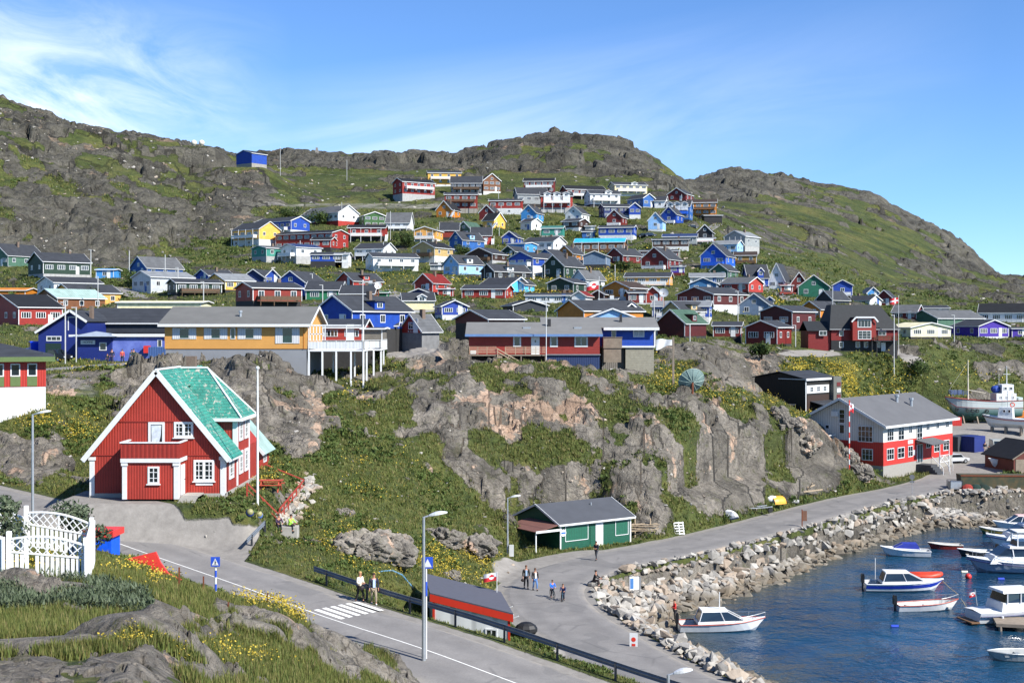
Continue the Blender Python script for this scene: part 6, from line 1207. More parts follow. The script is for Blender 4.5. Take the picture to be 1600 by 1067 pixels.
def clumps(name, n, dlo, dhi, plo, phi, seed, maskf, size, nb, m, label, cat, power=1.0, dist_scale=True, upright=.6, lift=0.0, tone=(0, 1), w_=.35, hk=1.0):
    x, y, z, IJ, rg = samples(n, dlo, dhi, plo, phi, seed, maskf, power); s = size*(.6+.8*rg.random(n))*(y/100 if dist_scale else 1); ct = rg.random(n)
    X_ = np.repeat(x, nb); Y_ = np.repeat(y, nb); Z_ = np.repeat(z, nb); S = np.repeat(s, nb); N_ = n*nb; th = rg.random(N_)*6.283; off = rg.random(N_)**.5*S*.75; ph = rg.random(N_)*6.283
    bx = X_+off*np.cos(ph); by = Y_+off*np.sin(ph); bz = Z_+lift*S*rg.random(N_)-.02; hgt = S*hk*(.5+.7*rg.random(N_)); wd = S*w_*(.6+.8*rg.random(N_)); lean = hgt*(1-upright)*(rg.random(N_)*2-1)*1.4
    dx, dy = np.cos(th)*wd/2, np.sin(th)*wd/2; tx, ty = bx+lean*np.cos(th+1.5), by+lean*np.sin(th+1.5)
    V_ = np.stack([np.stack([bx-dx, by-dy, bz], -1), np.stack([bx+dx, by+dy, bz], -1), np.stack([tx+dx*.25, ty+dy*.25, bz+hgt], -1)], 1)
    tn = np.clip(np.repeat(ct, nb)*.6+rg.random(N_)*.4, 0, 1)*(tone[1]-tone[0])+tone[0]; return mesh_from(name, V_, 3, m, label, cat, tn)
def specks(name, n, dlo, dhi, plo, phi, seed, maskf, size, m, label, cat, lift=.35, power=1.0, per=3):
    x, y, z, IJ, rg = samples(n, dlo, dhi, plo, phi, seed, maskf, power); x = np.repeat(x, per); y = np.repeat(y, per); z = np.repeat(z, per); N_ = n*per; sc = np.maximum(y/100, .25); x = x+rg.normal(size=N_)*sc*.35; y = y+rg.normal(size=N_)*sc*.35; s = size*sc*(.6+.8*rg.random(N_)); zt = z+lift*sc*(.3+rg.random(N_)); a = rg.random(N_)*6.283
    V_ = np.stack([np.stack([x+s*np.cos(a+k*1.5708), y+s*np.sin(a+k*1.5708)*.8, zt+s*.8*np.sin(a*2+k*1.5708)], -1) for k in range(4)], 1); return mesh_from(name, V_, 4, m, label, cat, rg.random(N_))
def stones(n, dlo, dhi, plo, phi, seed, maskf, size):
    x, y, z, IJ, rg = samples(n, dlo, dhi, plo, phi, seed, maskf); VS, FS = [], []; n0 = 0; pr = [stone_mesh(40+k, 10, .7) for k in range(6)]; pv = [np.array([v.co[:] for v in m.vertices]) for m in pr]; pf = [[tuple(p.vertices) for p in m.polygons] for m in pr]
    for k in range(n):
        s = size*y[k]/100*(.4+1.6*rg.random()**3); a = rg.random()*6.28; v = pv[k % 6]*s; v = np.stack([v[:,0]*math.cos(a)-v[:,1]*math.sin(a)+x[k], v[:,0]*math.sin(a)+v[:,1]*math.cos(a)+y[k], v[:,2]+z[k]+.08*s], -1); VS.append(v); FS += [tuple(i+n0 for i in f) for f in pf[k % 6]]; n0 += len(v)
    me = bpy.data.meshes.new('scattered_stones'); me.from_pydata(np.concatenate(VS).tolist(), [], FS); me.materials.append(BOULDM); o = bpy.data.objects.new('scattered_stones', me); COL.objects.link(o); tag(o, 'loose grey stones scattered over the slopes', 'stones', kind='stuff')
def shrub(p, r_, h, label, m, n=900, leaf=.16, name='shrub', cat='shrub', trunk=None, group=None, holes=.0):
    o = empty(name, p, 0, label, cat, group); rg = np.random.default_rng(int(abs(p[0]*13+p[1]*7))); k = 7+int(r_*2); cs = np.stack([rg.normal(size=k)*r_*.42, rg.normal(size=k)*r_*.42, h*(.35+.5*rg.random(k))], -1); rr = r_*(.32+.3*rg.random(k))
    i = rg.integers(k, size=n); d = rg.normal(size=(n, 3)); d /= np.linalg.norm(d, axis=1)[:, None]; c = cs[i]+d*(rr[i]*(.55+.5*rg.random(n)))[:, None]*np.array([1, 1, .8]); c[:,2] = np.maximum(c[:,2], .05)
    u = rg.normal(size=(n, 3)); u /= np.linalg.norm(u, axis=1)[:, None]; w_ = np.cross(u, d); w_ /= np.linalg.norm(w_, axis=1)[:, None]+1e-6; s = (leaf*(.6+.8*rg.random(n)))[:, None]
    V_ = np.stack([c-u*s, c+w_*s*.55, c+u*s, c-w_*s*.55], 1); tn = np.clip(.5+.3*rg.normal(size=n)+.25*np.sin(i*2.1), 0, 1); f = mesh_from('foliage', V_, 4, m, None, None, tn); del f['kind']; f.parent = o
    t_ = MB(); 
    for j in range(min(k, 8)): q = Vector(cs[j]); t_.tube([(0, 0, -.3), (q.x*.4, q.y*.4, q.z*.5), tuple(q)], [max(.03, r_*.05), r_*.035, r_*.015], 5)
    t_.build('trunk', mat('shrub_stem', '4a3d30', .9), o); return o
def nature():
    riprap()
    G = lambda px, d, dz=0: Vector(((px-800)/F*d, d, gz((px-800)/F*d, d)+dz))
    for px, py, rx, ry, rz_, sd, lb, rt, dm in ((560, 868, 2.4, 1.6, 1.5, 3, 'large dark and pink boulder on the slope above the guardrail, left end', .2, 80), (606, 872, 2.2, 1.5, 1.25, 9, 'large pinkish boulder on the slope above the guardrail, right end', -.2, 80), (585, 858, 2.6, 1.2, 1.2, 23, 'grey rock ledge behind the large pinkish boulder', 0, 84),
        (690, 848, 2.0, 1.5, 1.0, 31, 'grey rock outcrop in the grass above the kiosk, left end', .3, 90), (735, 862, 2.6, 1.4, 1.1, 37, 'long grey rock outcrop sloping down above the kiosk', -.35, 90), (535, 805, .9, .7, .5, 51, 'small pale boulder in the green slope', 0, 85), (705, 905, .8, .6, .55, 61, 'grey stone among the yellow flowers behind the kiosk', 0, 84),
        (1258, 700, 2.0, 1.6, 1.6, 71, 'pale grey boulder at left of the red and white building', .3, 140), (1215, 655, 1.9, 1.5, 1.4, 73, 'pale boulder on the crest before the black warehouse', .1, 150), (1240, 668, 1.7, 1.2, 1.1, 79, 'grey boulder right of the pale crest boulder', .1, 150), (1345, 745, 1.8, 1.4, 1.4, 83, 'grey rock at the foot of the red and white gable', .4, 150), (1326, 718, 1.5, 1.2, 1.2, 89, 'rounded rock below the white gallery railing', 0, 150)):
        p = at(px, py, dm); rock_obj(p+Vector((0, .4, rz_*.15)), rx, ry, rz_, sd, lb, rt, name='rock')
    def turfmask(lo=0.5):
        return lambda a, b: np.clip(1.05-rockm[a, b]*1.5, 0, 1)*(grav[a, b] < .35)*(Z[a, b] > .8)*(roadw[a, b] < .2)*(np.abs(sdw[a, b]) > 8.5)
    tm = turfmask()
    clumps('meadow_grass', 48000, 21, 62, -60, 760, 1, tm, .19, 7, GRASSM, 'long green and straw coloured grass of the foreground meadow', 'grass', dist_scale=False, upright=.62, w_=.13)
    clumps('slope_grass', 34000, 60, 205, -60, 1660, 2, tm, .22, 6, GRASSM, 'rough grass tufts over the middle slopes', 'grass', power=.8, upright=.5, w_=.3)
    clumps('hill_grass', 26000, 205, 520, -60, 1660, 3, tm, .16, 5, GRASSM, 'rough grass and heath over the town hillside', 'grass', power=.8, upright=.4, w_=.35)
    clumps('low_scrub', 2600, 62, 205, -60, 1660, 4, lambda a, b: tm(a, b)*(fz2[a, b] > .54), .42, 18, BUSH2M, 'low dark green scrub on the middle slopes', 'scrub', power=.8, upright=.15, lift=.35, w_=.42, hk=.4)
    clumps('hill_scrub', 5200, 205, 480, -60, 1660, 5, lambda a, b: tm(a, b)*(fz2[a, b] > .52), .26, 14, BUSH2M, 'low dark green scrub on the town hillside', 'scrub', power=.8, upright=.15, lift=.4, w_=.45, hk=.45)
    clumps('willow_scrub', 420, 30, 37, -40, 230, 6, lambda a, b: tm(a, b)*(PXg[a, b] < 230), .30, 60, WILLM, 'grey green creeping willow below the white fence', 'scrub', dist_scale=False, upright=.1, lift=.8, w_=.13, hk=.32)
    fm_ = lambda a, b: tm(a, b)*np.clip(flow[a, b]*1.4-.12, 0, 1)**1.6+1e-9
    specks('meadow_flowers', 700, 22, 60, -60, 760, 7, fm_, .07, YELLM, 'small yellow flowers in the foreground meadow', 'flowers', lift=.75, per=4)
    specks('slope_flowers', 2800, 60, 205, -60, 1660, 8, fm_, .05, YELLM, 'yellow flowering patches on the middle slopes', 'flowers', lift=.3, power=.8); specks('hill_flowers', 2600, 205, 420, 0, 1600, 9, fm_, .05, YELLM, 'yellow flowering patches among the houses', 'flowers', lift=.3, power=.8)
    stones(2600, 200, 640, 0, 1640, 10, lambda a, b: (Z[a, b] > 1)*(fz[a, b] > .4)*(grav[a, b] < .9)*1.0, .2)
    stones(900, 62, 200, -40, 1600, 11, lambda a, b: (Z[a, b] > 1.5)*(roadw[a, b] < .1)*(np.abs(sdw[a, b]) > 8.5)*(fz[a, b] > .5)*1.0+1e-9, .22)
    # rubble wall under the garden railing
    rg = np.random.default_rng(77); vs, fs = [], []; n0 = 0; pr = [stone_mesh(70+k, 10, .7) for k in range(5)]; pv = [np.array([v.co[:] for v in m.vertices]) for m in pr]; pf = [[tuple(p.vertices) for p in m.polygons] for m in pr]
    for k in range(260):
        t_ = rg.random(); px = 446+40*t_+rg.normal()*7; py = 815-62*t_+rg.normal()*6; p = at(px, py, 84); s = .35+.5*rg.random(); v = pv[k % 5]*s; vs.append(v+np.array([p.x, p.y, p.z+.1])); fs += [tuple(i+n0 for i in f) for f in pf[k % 5]]; n0 += len(v)
    me = bpy.data.meshes.new('rubble_wall'); me.from_pydata(np.concatenate(vs).tolist(), [], fs); me.materials.append(BOULDM); o = bpy.data.objects.new('rubble_wall', me); COL.objects.link(o); tag(o, 'rubble stone retaining wall below the red garden railing', 'stones', kind='stuff')
    # bushes and small trees that can be told apart
    shrub(G(112, 43.8), .8, 2.6, 'small leafy tree growing at the rear white fence panel', WILLM, 1000, .07, 'small_tree', 'tree'); shrub(G(8, 41), .8, 2.6, 'small leafy tree at left photo edge behind the front fence panel', WILLM, 900, .07, 'small_tree', 'tree'); shrub(G(140, 47), .7, 1.8, 'leafy bush beside the corner of the white fence', WILLM, 800, .07, 'bush', 'bush')
    for k, (px, py, dm, r_, h, lb) in enumerate(((632, 388, 380, 4, 5, 'large dark bush left of the tan chalet'), (612, 420, 330, 3.2, 4, 'round dark bush before the long white two-storey house'), (722, 400, 360, 2.8, 3.4, 'dark bush before the medium blue house'), (712, 425, 320, 2.5, 3.2, 'bush below the pale sky blue house'), (146, 478, 240, 2.6, 4.2, 'bushy tree right of the yellow orange house'), (34, 505, 225, 1.9, 4.6, 'green and reddish tree between the two red buildings'), (215, 448, 290, 3, 3.4, 'bush before the white low gabled house'),
        (972, 425, 330, 2.2, 3, 'bush beside the yellow car'), (1168, 432, 330, 3, 4, 'bush right of the grey green gable'), (1160, 455, 290, 3, 3.6, 'bush below the light red house'), (450, 345, 440, 4, 5, 'bush between the blue and white hillside houses'), (500, 352, 440, 5, 5, 'wide bush right of the long white house with red gable'), (592, 570, 150, 1.2, 2.2, 'willow bush at the foot of the white deck'), (1190, 560, 170, 2.4, 2.6, 'dark scrubby bush on the flowery slope'), (1430, 585, 225, 2.6, 2.4, 'dark bush on slope left of the old ship'), (1255, 600, 200, 2.4, 2.2, 'dark bush above the black warehouse'), (965, 395, 400, 2.6, 3, 'bush beside the crimson house'), (1110, 395, 380, 3, 3.4, 'bush left of the royal blue A-shaped house'))):
        p = at(px, py, dm); shrub(p, r_, h, lb, BUSHM, 1100, .055*r_+.1, 'bush', 'bush')
# ================= people =================
SKIN = mat('skin', 'b98468', .6, amt=.05)
def skinmesh(name, joints, edges, m, parent, sub=1):
    me = bpy.data.meshes.new(name); me.from_pydata([j[:3] for j in joints], edges, []); me.materials.append(m)
    o = bpy.data.objects.new(name, me); COL.objects.link(o); o.parent = parent
    o.modifiers.new('skin', 'SKIN'); s = o.modifiers.new('sub', 'SUBSURF'); s.levels = sub; s.render_levels = sub
    if not me.skin_vertices: me.attributes
    for i, j in enumerate(joints): v = me.skin_vertices[0].data[i]; v.radius = (j[3], j[3]*(j[4] if len(j) > 4 else 1)); v.use_root = (i == 0)
    return o
def person(p, face, label, top, legs, hair, pose='stand', h=1.72, shoe='202022', group=None, top2=None, bag=None, arms=None):
    """pose: stand, walk, sit, ride; face = heading in radians (0 looks along +X)"""
    k = h/1.72; r = empty('person', p, face-math.pi/2, label, 'person', group); r.scale = (k, k, k)
    # local frame: +y is forward, +x is right
    sit = pose in ('sit', 'ride'); hipz = .93 if not sit else (.45 if pose == 'sit' else .78); st = .17 if pose == 'walk' else .02
    if pose == 'sit': K = [(-.1, .42, .5), (.1, .42, .5)]; A_ = [(-.11, .48, .08), (.11, .46, .08)]
    elif pose == 'ride': K = [(-.1, .26, .52), (.12, .2, .48)]; A_ = [(-.12, .12, .12), (.14, .2, .06)]
    else: K = [(-.1, .03+st, .5), (.1, .03-st*.5, .5)]; A_ = [(-.1, st*1.1, .09), (.1, -st*1.3, .09)]
    lean = .18 if pose == 'sit' else .1 if pose == 'ride' else .02; ch = hipz+.45; sh = ch+.04; ly = lean
    arms = arms or ('down' if pose in ('stand', 'walk') else 'fwd'); sx_ = .2
    def arm(s):
        S = (s*sx_, ly, sh)
        if arms == 'down': return [S, (s*.25, ly-.02, sh-.28), (s*.25, ly+.06, sh-.52)]
        if arms == 'hold': return [S, (s*.25, ly+.02, sh-.27), (s*.12, ly+.24, sh-.3)]
        return [S, (s*.24, ly+.16, sh-.2), (s*.17, ly+.4, sh-.28)]
    J = [(0, 0, hipz, .12, .8), (0, ly*.5, hipz+.22, .115, .8), (0, ly, ch, .13, .75), (0, ly+.01, ch+.12, .055), (0, ly+.03, ch+.2, .075), (0, ly+.035, ch+.29, .088, 1.05), (0, ly+.03, ch+.35, .06)]; E = [(0,1),(1,2),(2,3),(3,4),(4,5),(5,6)]
    for i, s in enumerate((-1, 1)):
        n = len(J); kx, ky, kz = K[i]; ax, ay, az = A_[i]; J += [(s*.09, 0, hipz-.04, .085), (kx, ky, kz, .055), (ax, ay, az, .038), (ax, ay+.14, az-.05, .032)]; E += [(0, n), (n, n+1), (n+1, n+2), (n+2, n+3)]
        n = len(J); a = arm(s); J += [(*a[0], .06), (*a[1], .042), (*a[2], .028)]; E += [(2, n), (n, n+1), (n+1, n+2)]
        d = (Vector(a[2])-Vector(a[1])).normalized(); q = Vector(a[2])+d*.08; n2 = len(J); J.append((*q, .03)); E.append((n+2, n2)); up = Vector((0, 1, 0)) if abs(d.z) > .5 else Vector((1, 0, 0))
        for f in range(4): w_ = up*((f-1.5)*.019); t_ = q+d*(.085-.012*abs(f-1.3))+w_; b_ = len(J); J.append((*(q+d*.03+w_), .010)); J.append((*t_, .008)); E += [(n2, b_), (b_, b_+1)]
        b_ = len(J); J.append((*(Vector(a[2])+d*.05+up*.045), .010)); E.append((n+2, b_))
    skinmesh('body', J, E, SKIN, r)
    tm = mat('cloth_'+top, top, .85, amt=.12, scale=6); lm = mat('cloth_'+legs, legs, .85, amt=.12, scale=6); hm = mat('hair_'+hair, hair, .8, amt=.2, scale=20); sm = mat('shoe_'+shoe, shoe, .7)
    J = [(0, 0, hipz-.06, .155, .85), (0, ly*.5, hipz+.2, .15, .85), (0, ly, ch+.02, .16, .78), (0, ly, ch+.08, .075)]; E = [(0,1),(1,2),(2,3)]
    for s in (-1, 1): a = arm(s); n = len(J); J += [(*a[0], .078), (*a[1], .062), (*(Vector(a[1]).lerp(Vector(a[2]), .88)), .048)]; E += [(2, n), (n, n+1), (n+1, n+2)]
    skinmesh('jacket', J, E, tm, r)
    J = [(0, 0, hipz, .145, .85)]; E = []
    for i, s in enumerate((-1, 1)): n = len(J); J += [(s*.09, 0, hipz-.06, .10), (*K[i], .072), (*(Vector(K[i]).lerp(Vector(A_[i]), .9)), .058)]; E += [(0, n), (n, n+1), (n+1, n+2)]
    skinmesh('trousers', J, E, lm, r)
    for i in (0, 1): ax, ay, az = A_[i]; MB().ball((ax, ay+.06, az-.035), .052, .14, .05, 8, 5).build('shoe', sm, r, smooth=True)
    MB().ball((0, ly+.012, ch+.335), .098, .108, .085, 10, 6).build('hair', hm, r, smooth=True)
    MB().ball((0, ly+.125, ch+.275), .013, .02, .018, 6, 4).build('nose', SKIN, r)
    for s in (-1, 1): MB().ball((s*.034, ly+.112, ch+.295), .011, n=6, m=4).build('eye', DKTXT, r)
    MB().box(-.025, .025, ly+.112, ly+.118, ch+.232, ch+.24).build('mouth', mat('lips', '8a4a42', .6), r)
    if top2: MB().box(-.07, .07, ly+.1, ly+.145, hipz+.05, ch+.06).build('shirt_front', mat('cloth_'+top2, top2, .8), r)
    if bag:
        b = MB().ball((0, 0, -.14), .17, .09, .13, 8, 5); b.tube([(0, 0, -.04), (0, 0, .03)], .02); o = b.build('handbag', mat('bag_'+bag, bag, .6), None); a = arm(1 if bag != '2a211e' else 1)
        loc = Vector(a[2])+Vector((.02, .02, -.1)); c_, s_ = math.cos(face-math.pi/2), math.sin(face-math.pi/2); o.location = (p[0]+(loc.x*c_-loc.y*s_)*k, p[1]+(loc.x*s_+loc.y*c_)*k, p[2]+loc.z*k); tag(o, bag_label.get(bag, 'dark bag carried by a walker'), 'bag')
    return r
bag_label = {'2a211e': 'dark brown bag carried by the walker in black on the harbour road', '241c1a': 'small dark handbag held by the walker in the white jacket'}
def bicycle(p, rz, label, col):
    r = empty('bicycle', p, rz, label, 'bicycle'); f = mat('frame_'+col, col, .4)
    MB().tube([(.0, 0, .52), (-.12, 0, .28), (.28, 0, .55)], .018, 6).tube([(-.42, 0, .3), (-.12, 0, .28)], .014, 6).tube([(.0, 0, .5), (.3, 0, .52)], .018, 6).tube([(.42, 0, .3), (.3, 0, .62), (.27, 0, .72)], .016, 6).tube([(-.02, 0, .5), (-.05, 0, .68)], .014, 6).build('frame', f, r)
    for x in (-.42, .42):
        m = MB(); m.tube([(x+.26*math.cos(t), 0, .29+.26*math.sin(t)) for t in [2*math.pi*k/16 for k in range(17)]], .022, 6, cap=False)
        w = m.build('wheel', BLACK, r); m = MB()
        for k in range(5): t = math.pi*k/5; m.beam((x+.25*math.cos(t), 0, .29+.25*math.sin(t)), (x-.25*math.cos(t), 0, .29-.25*math.sin(t)), .006)
        m.build('spokes', METAL, w)
    MB().tube([(.27, -.26, .74), (.27, .26, .74)], .015, 6).build('handlebar', DARKM, r); MB().ball((-.06, 0, .7), .11, .06, .03, 8, 4).build('saddle', BLACK, r); return r
# ================= boats (bow towards +x, waterline at z = 0) =================
def hull(mb, L_, B, fb, bow=.35, keel=-.35, chine=.62, stern=.85, n=12, x0=None):
    x0 = -L_/2; rings = []
    for i in range(n+1):
        s = i/n; b = B/2*(stern+(1-stern)*min(1, s*3))*(1-max(0, (s-.5)/.5)**2.2); b = max(b, .02); sh = fb+bow*s**2.2; kz = keel+(fb+bow-keel)*max(0, (s-.86)/.14)**1.5*.8; x = x0+L_*s-(.0 if s < .99 else 0)
        cz = kz+(sh-kz)*.42; rings.append([(x, -b, sh), (x-.02*L_*s, -b*chine-(1-chine)*b*.35, cz), (x-.04*L_*s, 0, kz), (x-.02*L_*s, b*chine+(1-chine)*b*.35, cz), (x, b, sh)])
    return rings
def outboard(parent, x, z, col, s=1.0):
    r = MB().box(x-.22*s, x+.02, -.16*s, .16*s, z+.1*s, z+.62*s).prism([(x-.22*s, z+.62*s), (x+.02, z+.62*s), (x-.02, z+.78*s), (x-.18*s, z+.76*s)], 'y', -.15*s, .15*s).build('outboard_motor', col, parent)
    MB().box(x-.16*s, x-.04*s, -.05*s, .05*s, z-.75*s, z+.1*s).box(x-.3*s, x, -.03*s, .03*s, z-.75*s, z-.6*s).build('motor_leg', DARKM, r); return r
def boat(p, rz, L_, B, label, kind='cuddy', hullc=None, stripe=None, fb=.55, cat='boat', group='boats moored in the harbour', name='motor_boat', top=None, motor='131416', extra=''):
    hullc = hullc or WHITE; r = empty(name, p, rz, label, cat, group); R_ = hull(None, L_, B, fb, bow=.35 if kind != 'row' else .22)
    MB().loft(R_, cap=True, closed=False).build('hull', hullc, r, smooth=False)
    m = MB()     # rubbing strake and, in open boats, the inside
    for s in (0, 4): m.tube([Vector(q[s])+Vector((0, 0, .01)) for q in R_], .045, 6)
    m.tube([R_[0][0], R_[0][4]], .045, 6); m.build('gunwale', mat('gunwale_red', 'a24a3c', .5) if 'redrail' in extra else WHITE if kind != 'row' else mat('pale_wood_rim', 'bcb6aa', .6), r)
    if stripe:
        m = MB()
        for a, b, e in ((0, 1, -1), (4, 3, 1)): m.loft([[Vector(q[a])*.80+Vector(q[b])*.20+Vector((0, .012*e, 0)), Vector(q[a])*.35+Vector(q[b])*.65+Vector((0, .02*e, 0))] for q in R_], cap=False, closed=False)
        m.build('hull_stripe', stripe, r)
    open_ = kind in ('open', 'row')
    if open_:
        inn = [[(x*.95, y*.86, z-.02) if i in (0, 4) else (x*.94, y*.8, max(z+.12, .04)) for i, (x, y, z) in enumerate(q)] for q in R_]
        MB().loft(inn, cap=False, closed=False).build('interior', mat('boat_interior', 'b9bbb8', .6), r)
        for s in ((-.3, .0, .3) if kind == 'open' else (-.25, .15)): MB().box(L_*s-.14, L_*s+.14, -B*.38, B*.38, fb-.2, fb-.15).build('thwart', mat('thwart', 'c2bfb6', .6), r)
    else:
        m = MB(); n = len(R_); c0 = int(n*.52)
        m.loft([[q[0], (q[0][0], 0, q[0][2]+.10), q[4]] for q in R_[c0:]], cap=False, closed=False); m.build('foredeck', WHITE, r)
        inn = [[(x, y*.8, z-.02) if i in (0, 4) else (x, y*.7, .15) for i, (x, y, z) in enumerate(q)] for q in R_[:c0+1]]; MB().loft(inn, cap=True, closed=False).build('cockpit', mat('cockpit', 'a9aba8', .6), r)
    if kind in ('cuddy', 'hard', 'canopy'):
        xa, xb, xc, xd = -L_*.30, L_*.02, L_*.2, L_*.26; hb = B*.40; z0 = fb+.02; h1 = fb+ (.95 if kind == 'hard' else .75); tp = top or WHITE
        cab = MB().add([(xa, -hb, z0), (xd, -hb*.85, z0+.1), (xd, hb*.85, z0+.1), (xa, hb, z0), (xa, -hb, z0+.22), (xd-.1, -hb*.8, z0+.26), (xd-.1, hb*.8, z0+.26), (xa, hb, z0+.22)], [(0,1,5,4),(1,2,6,5),(2,3,7,6),(3,0,4,7),(4,5,6,7)]).build('coaming', WHITE, r)
        gm_ = GLASS if kind != 'canopy' else mat('blue_canvas', '1b2f8f', .8, amt=.15)
        g0 = [(xa+.1, -hb*.96, z0+.22), (xd-.15, -hb*.74, z0+.26), (xd-.15, hb*.74, z0+.26), (xa+.1, hb*.96, z0+.22)]; g1 = [(xa+.35, -hb*.8, h1), (xb+.2, -hb*.66, h1), (xb+.2, hb*.66, h1), (xa+.35, hb*.8, h1)]
        MB().add(g0+g1, [(0,1,5,4),(1,2,6,5),(2,3,7,6),(3,0,4,7),(4,5,6,7)]).build('windscreen' if kind != 'canopy' else 'canopy', gm_, r)
        if kind != 'canopy':
            MB().add([(x*1.0, y*1.06, z) for x, y, z in g1]+[(x, y*.95, z+.13) for x, y, z in g1], [(0,1,5,4),(1,2,6,5),(2,3,7,6),(3,0,4,7),(4,5,6,7),(3,2,1,0)]).build('cabin_roof', tp, r)
            m = MB()
            for a, b in zip(g0, g1): m.beam(a, b, .06)
            for s in (-1, 1): m.beam((xb-.1, s*hb*.86, z0+.24), (xb-.4, s*hb*.72, h1), .06)
            m.build('window_pillar', WHITE, r)
        else: MB().beam((xd-.2, -hb*.7, z0+.3), (xb+.2, -hb*.64, h1), .04).beam((xd-.2, hb*.7, z0+.3), (xb+.2, hb*.64, h1), .04).build('canopy_frame', METAL, r)
    if 'ant' in extra: MB().tube([(-L_*.36, 0, fb), (-L_*.36, 0, fb+2.2)], .03, 6).build('antenna', TRIM, r)
    if 'mast' in extra: MB().tube([(-.2, 0, fb+.8), (-.2, 0, fb+2.4)], .04, 6).build('antenna', TRIM, r)
    if 'rail' in extra:
        b = R_[-1]; m = MB(); pts = [(q[0][0], q[0][1], q[0][2]+.42) for q in R_[8:]]+[(q[4][0], q[4][1], q[4][2]+.42) for q in R_[:7:-1]]; m.tube(pts, .018, 5)
        for q in R_[8::2]:
            for s in (0, 4): m.tube([q[s], (q[s][0], q[s][1], q[s][2]+.42)], .014, 5)
        m.build('pulpit_rail', METAL, r)
    if motor: outboard(r, -L_/2-.02, fb-.1, mat('cowl_'+motor, motor, .35), 1.15)
    return r
def big_cruiser(p, rz, L_, B, label, fly=True, hm=None, deck2=True):
    r = empty('cabin_cruiser', p, rz, label, 'boat', 'boats moored in the harbour'); fb = .95; R_ = hull(None, L_, B, fb, bow=.55, keel=-.5); MB().loft(R_, cap=True, closed=False).build('hull', hm or WHITE, r)
    m = MB(); m.loft([[q[0], (q[0][0], 0, q[0][2]+.1), q[4]] for q in R_], cap=False, closed=False); m.build('deck', WHITE, r)
    m = MB()
    for s in (0, 4): m.tube([Vector(q[s])+Vector((0, 0, -.25)) for q in R_], .05, 6)
    m.build('rubbing_strake', mat('navy_strake', '1c2a5c', .5), r)
    def blk(x0_, x1_, hb, z0, z1, t, nm, mm):
        return MB().add([(x0_, -hb, z0), (x1_, -hb, z0), (x1_, hb, z0), (x0_, hb, z0), (x0_+t*.3, -hb*.9, z1), (x1_-t, -hb*.85, z1), (x1_-t, hb*.85, z1), (x0_+t*.3, hb*.9, z1)], [(0,1,5,4),(1,2,6,5),(2,3,7,6),(3,0,4,7),(4,5,6,7)]).build(nm, mm, r)
    blk(-L_*.28, L_*.3, B*.42, fb+.02, fb+.75, .5, 'cabin', WHITE); blk(-L_*.24, L_*.22, B*.385, fb+.75, fb+1.5, .9, 'cabin_windows', GLASS); blk(-L_*.26, L_*.1, B*.40, fb+1.5, fb+1.68, .15, 'cabin_roof', WHITE)
    m = MB()
    for x in (-.22, -.08, .06):
        for s in (-1, 1): m.beam((L_*x, s*B*.405, fb+.72), (L_*(x+.01), s*B*.36, fb+1.52), .09)
    m.build('window_pillar', WHITE, r)
    if fly: blk(-L_*.15, L_*.02, B*.3, fb+1.68, fb+2.15, .2, 'flybridge', mat('fly_screen', '2a3744', .2)); MB().box(-L_*.2, L_*.02, -B*.34, B*.34, fb+3.0, fb+3.08).box(-L_*.2, -L_*.19, -B*.3, -B*.28, fb+1.68, fb+3).box(-L_*.2, -L_*.19, B*.28, B*.3, fb+1.68, fb+3).box(0, .1, -B*.3, -B*.28, fb+1.68, fb+3).box(0, .1, B*.28, B*.3, fb+1.68, fb+3).build('hardtop', WHITE, r)
    for x in (-.3, 0, .25): q = MB().tube([(L_*x, -B*.5-.08, .15), (L_*x, -B*.5-.08, .75)], .1, 8).build('fender', TRIM, r)
    m = MB(); pts = [(q[0][0], q[0][1], q[0][2]+.55) for q in R_[5:]]+[(q[4][0], q[4][1], q[4][2]+.55) for q in R_[:4:-1]]; m.tube(pts, .02, 5)
    for q in R_[5::2]:
        for s in (0, 4): m.tube([q[s], (q[s][0], q[s][1], q[s][2]+.55)], .016, 5)
    m.build('pulpit_rail', METAL, r); MB().box(-L_/2-.75, -L_/2, -B*.38, B*.38, .15, .25).build('swim_platform', mat('teak', '6f5237', .7), r); return r
def W(px, py): return PH(px, py, CH)        # a point on the water
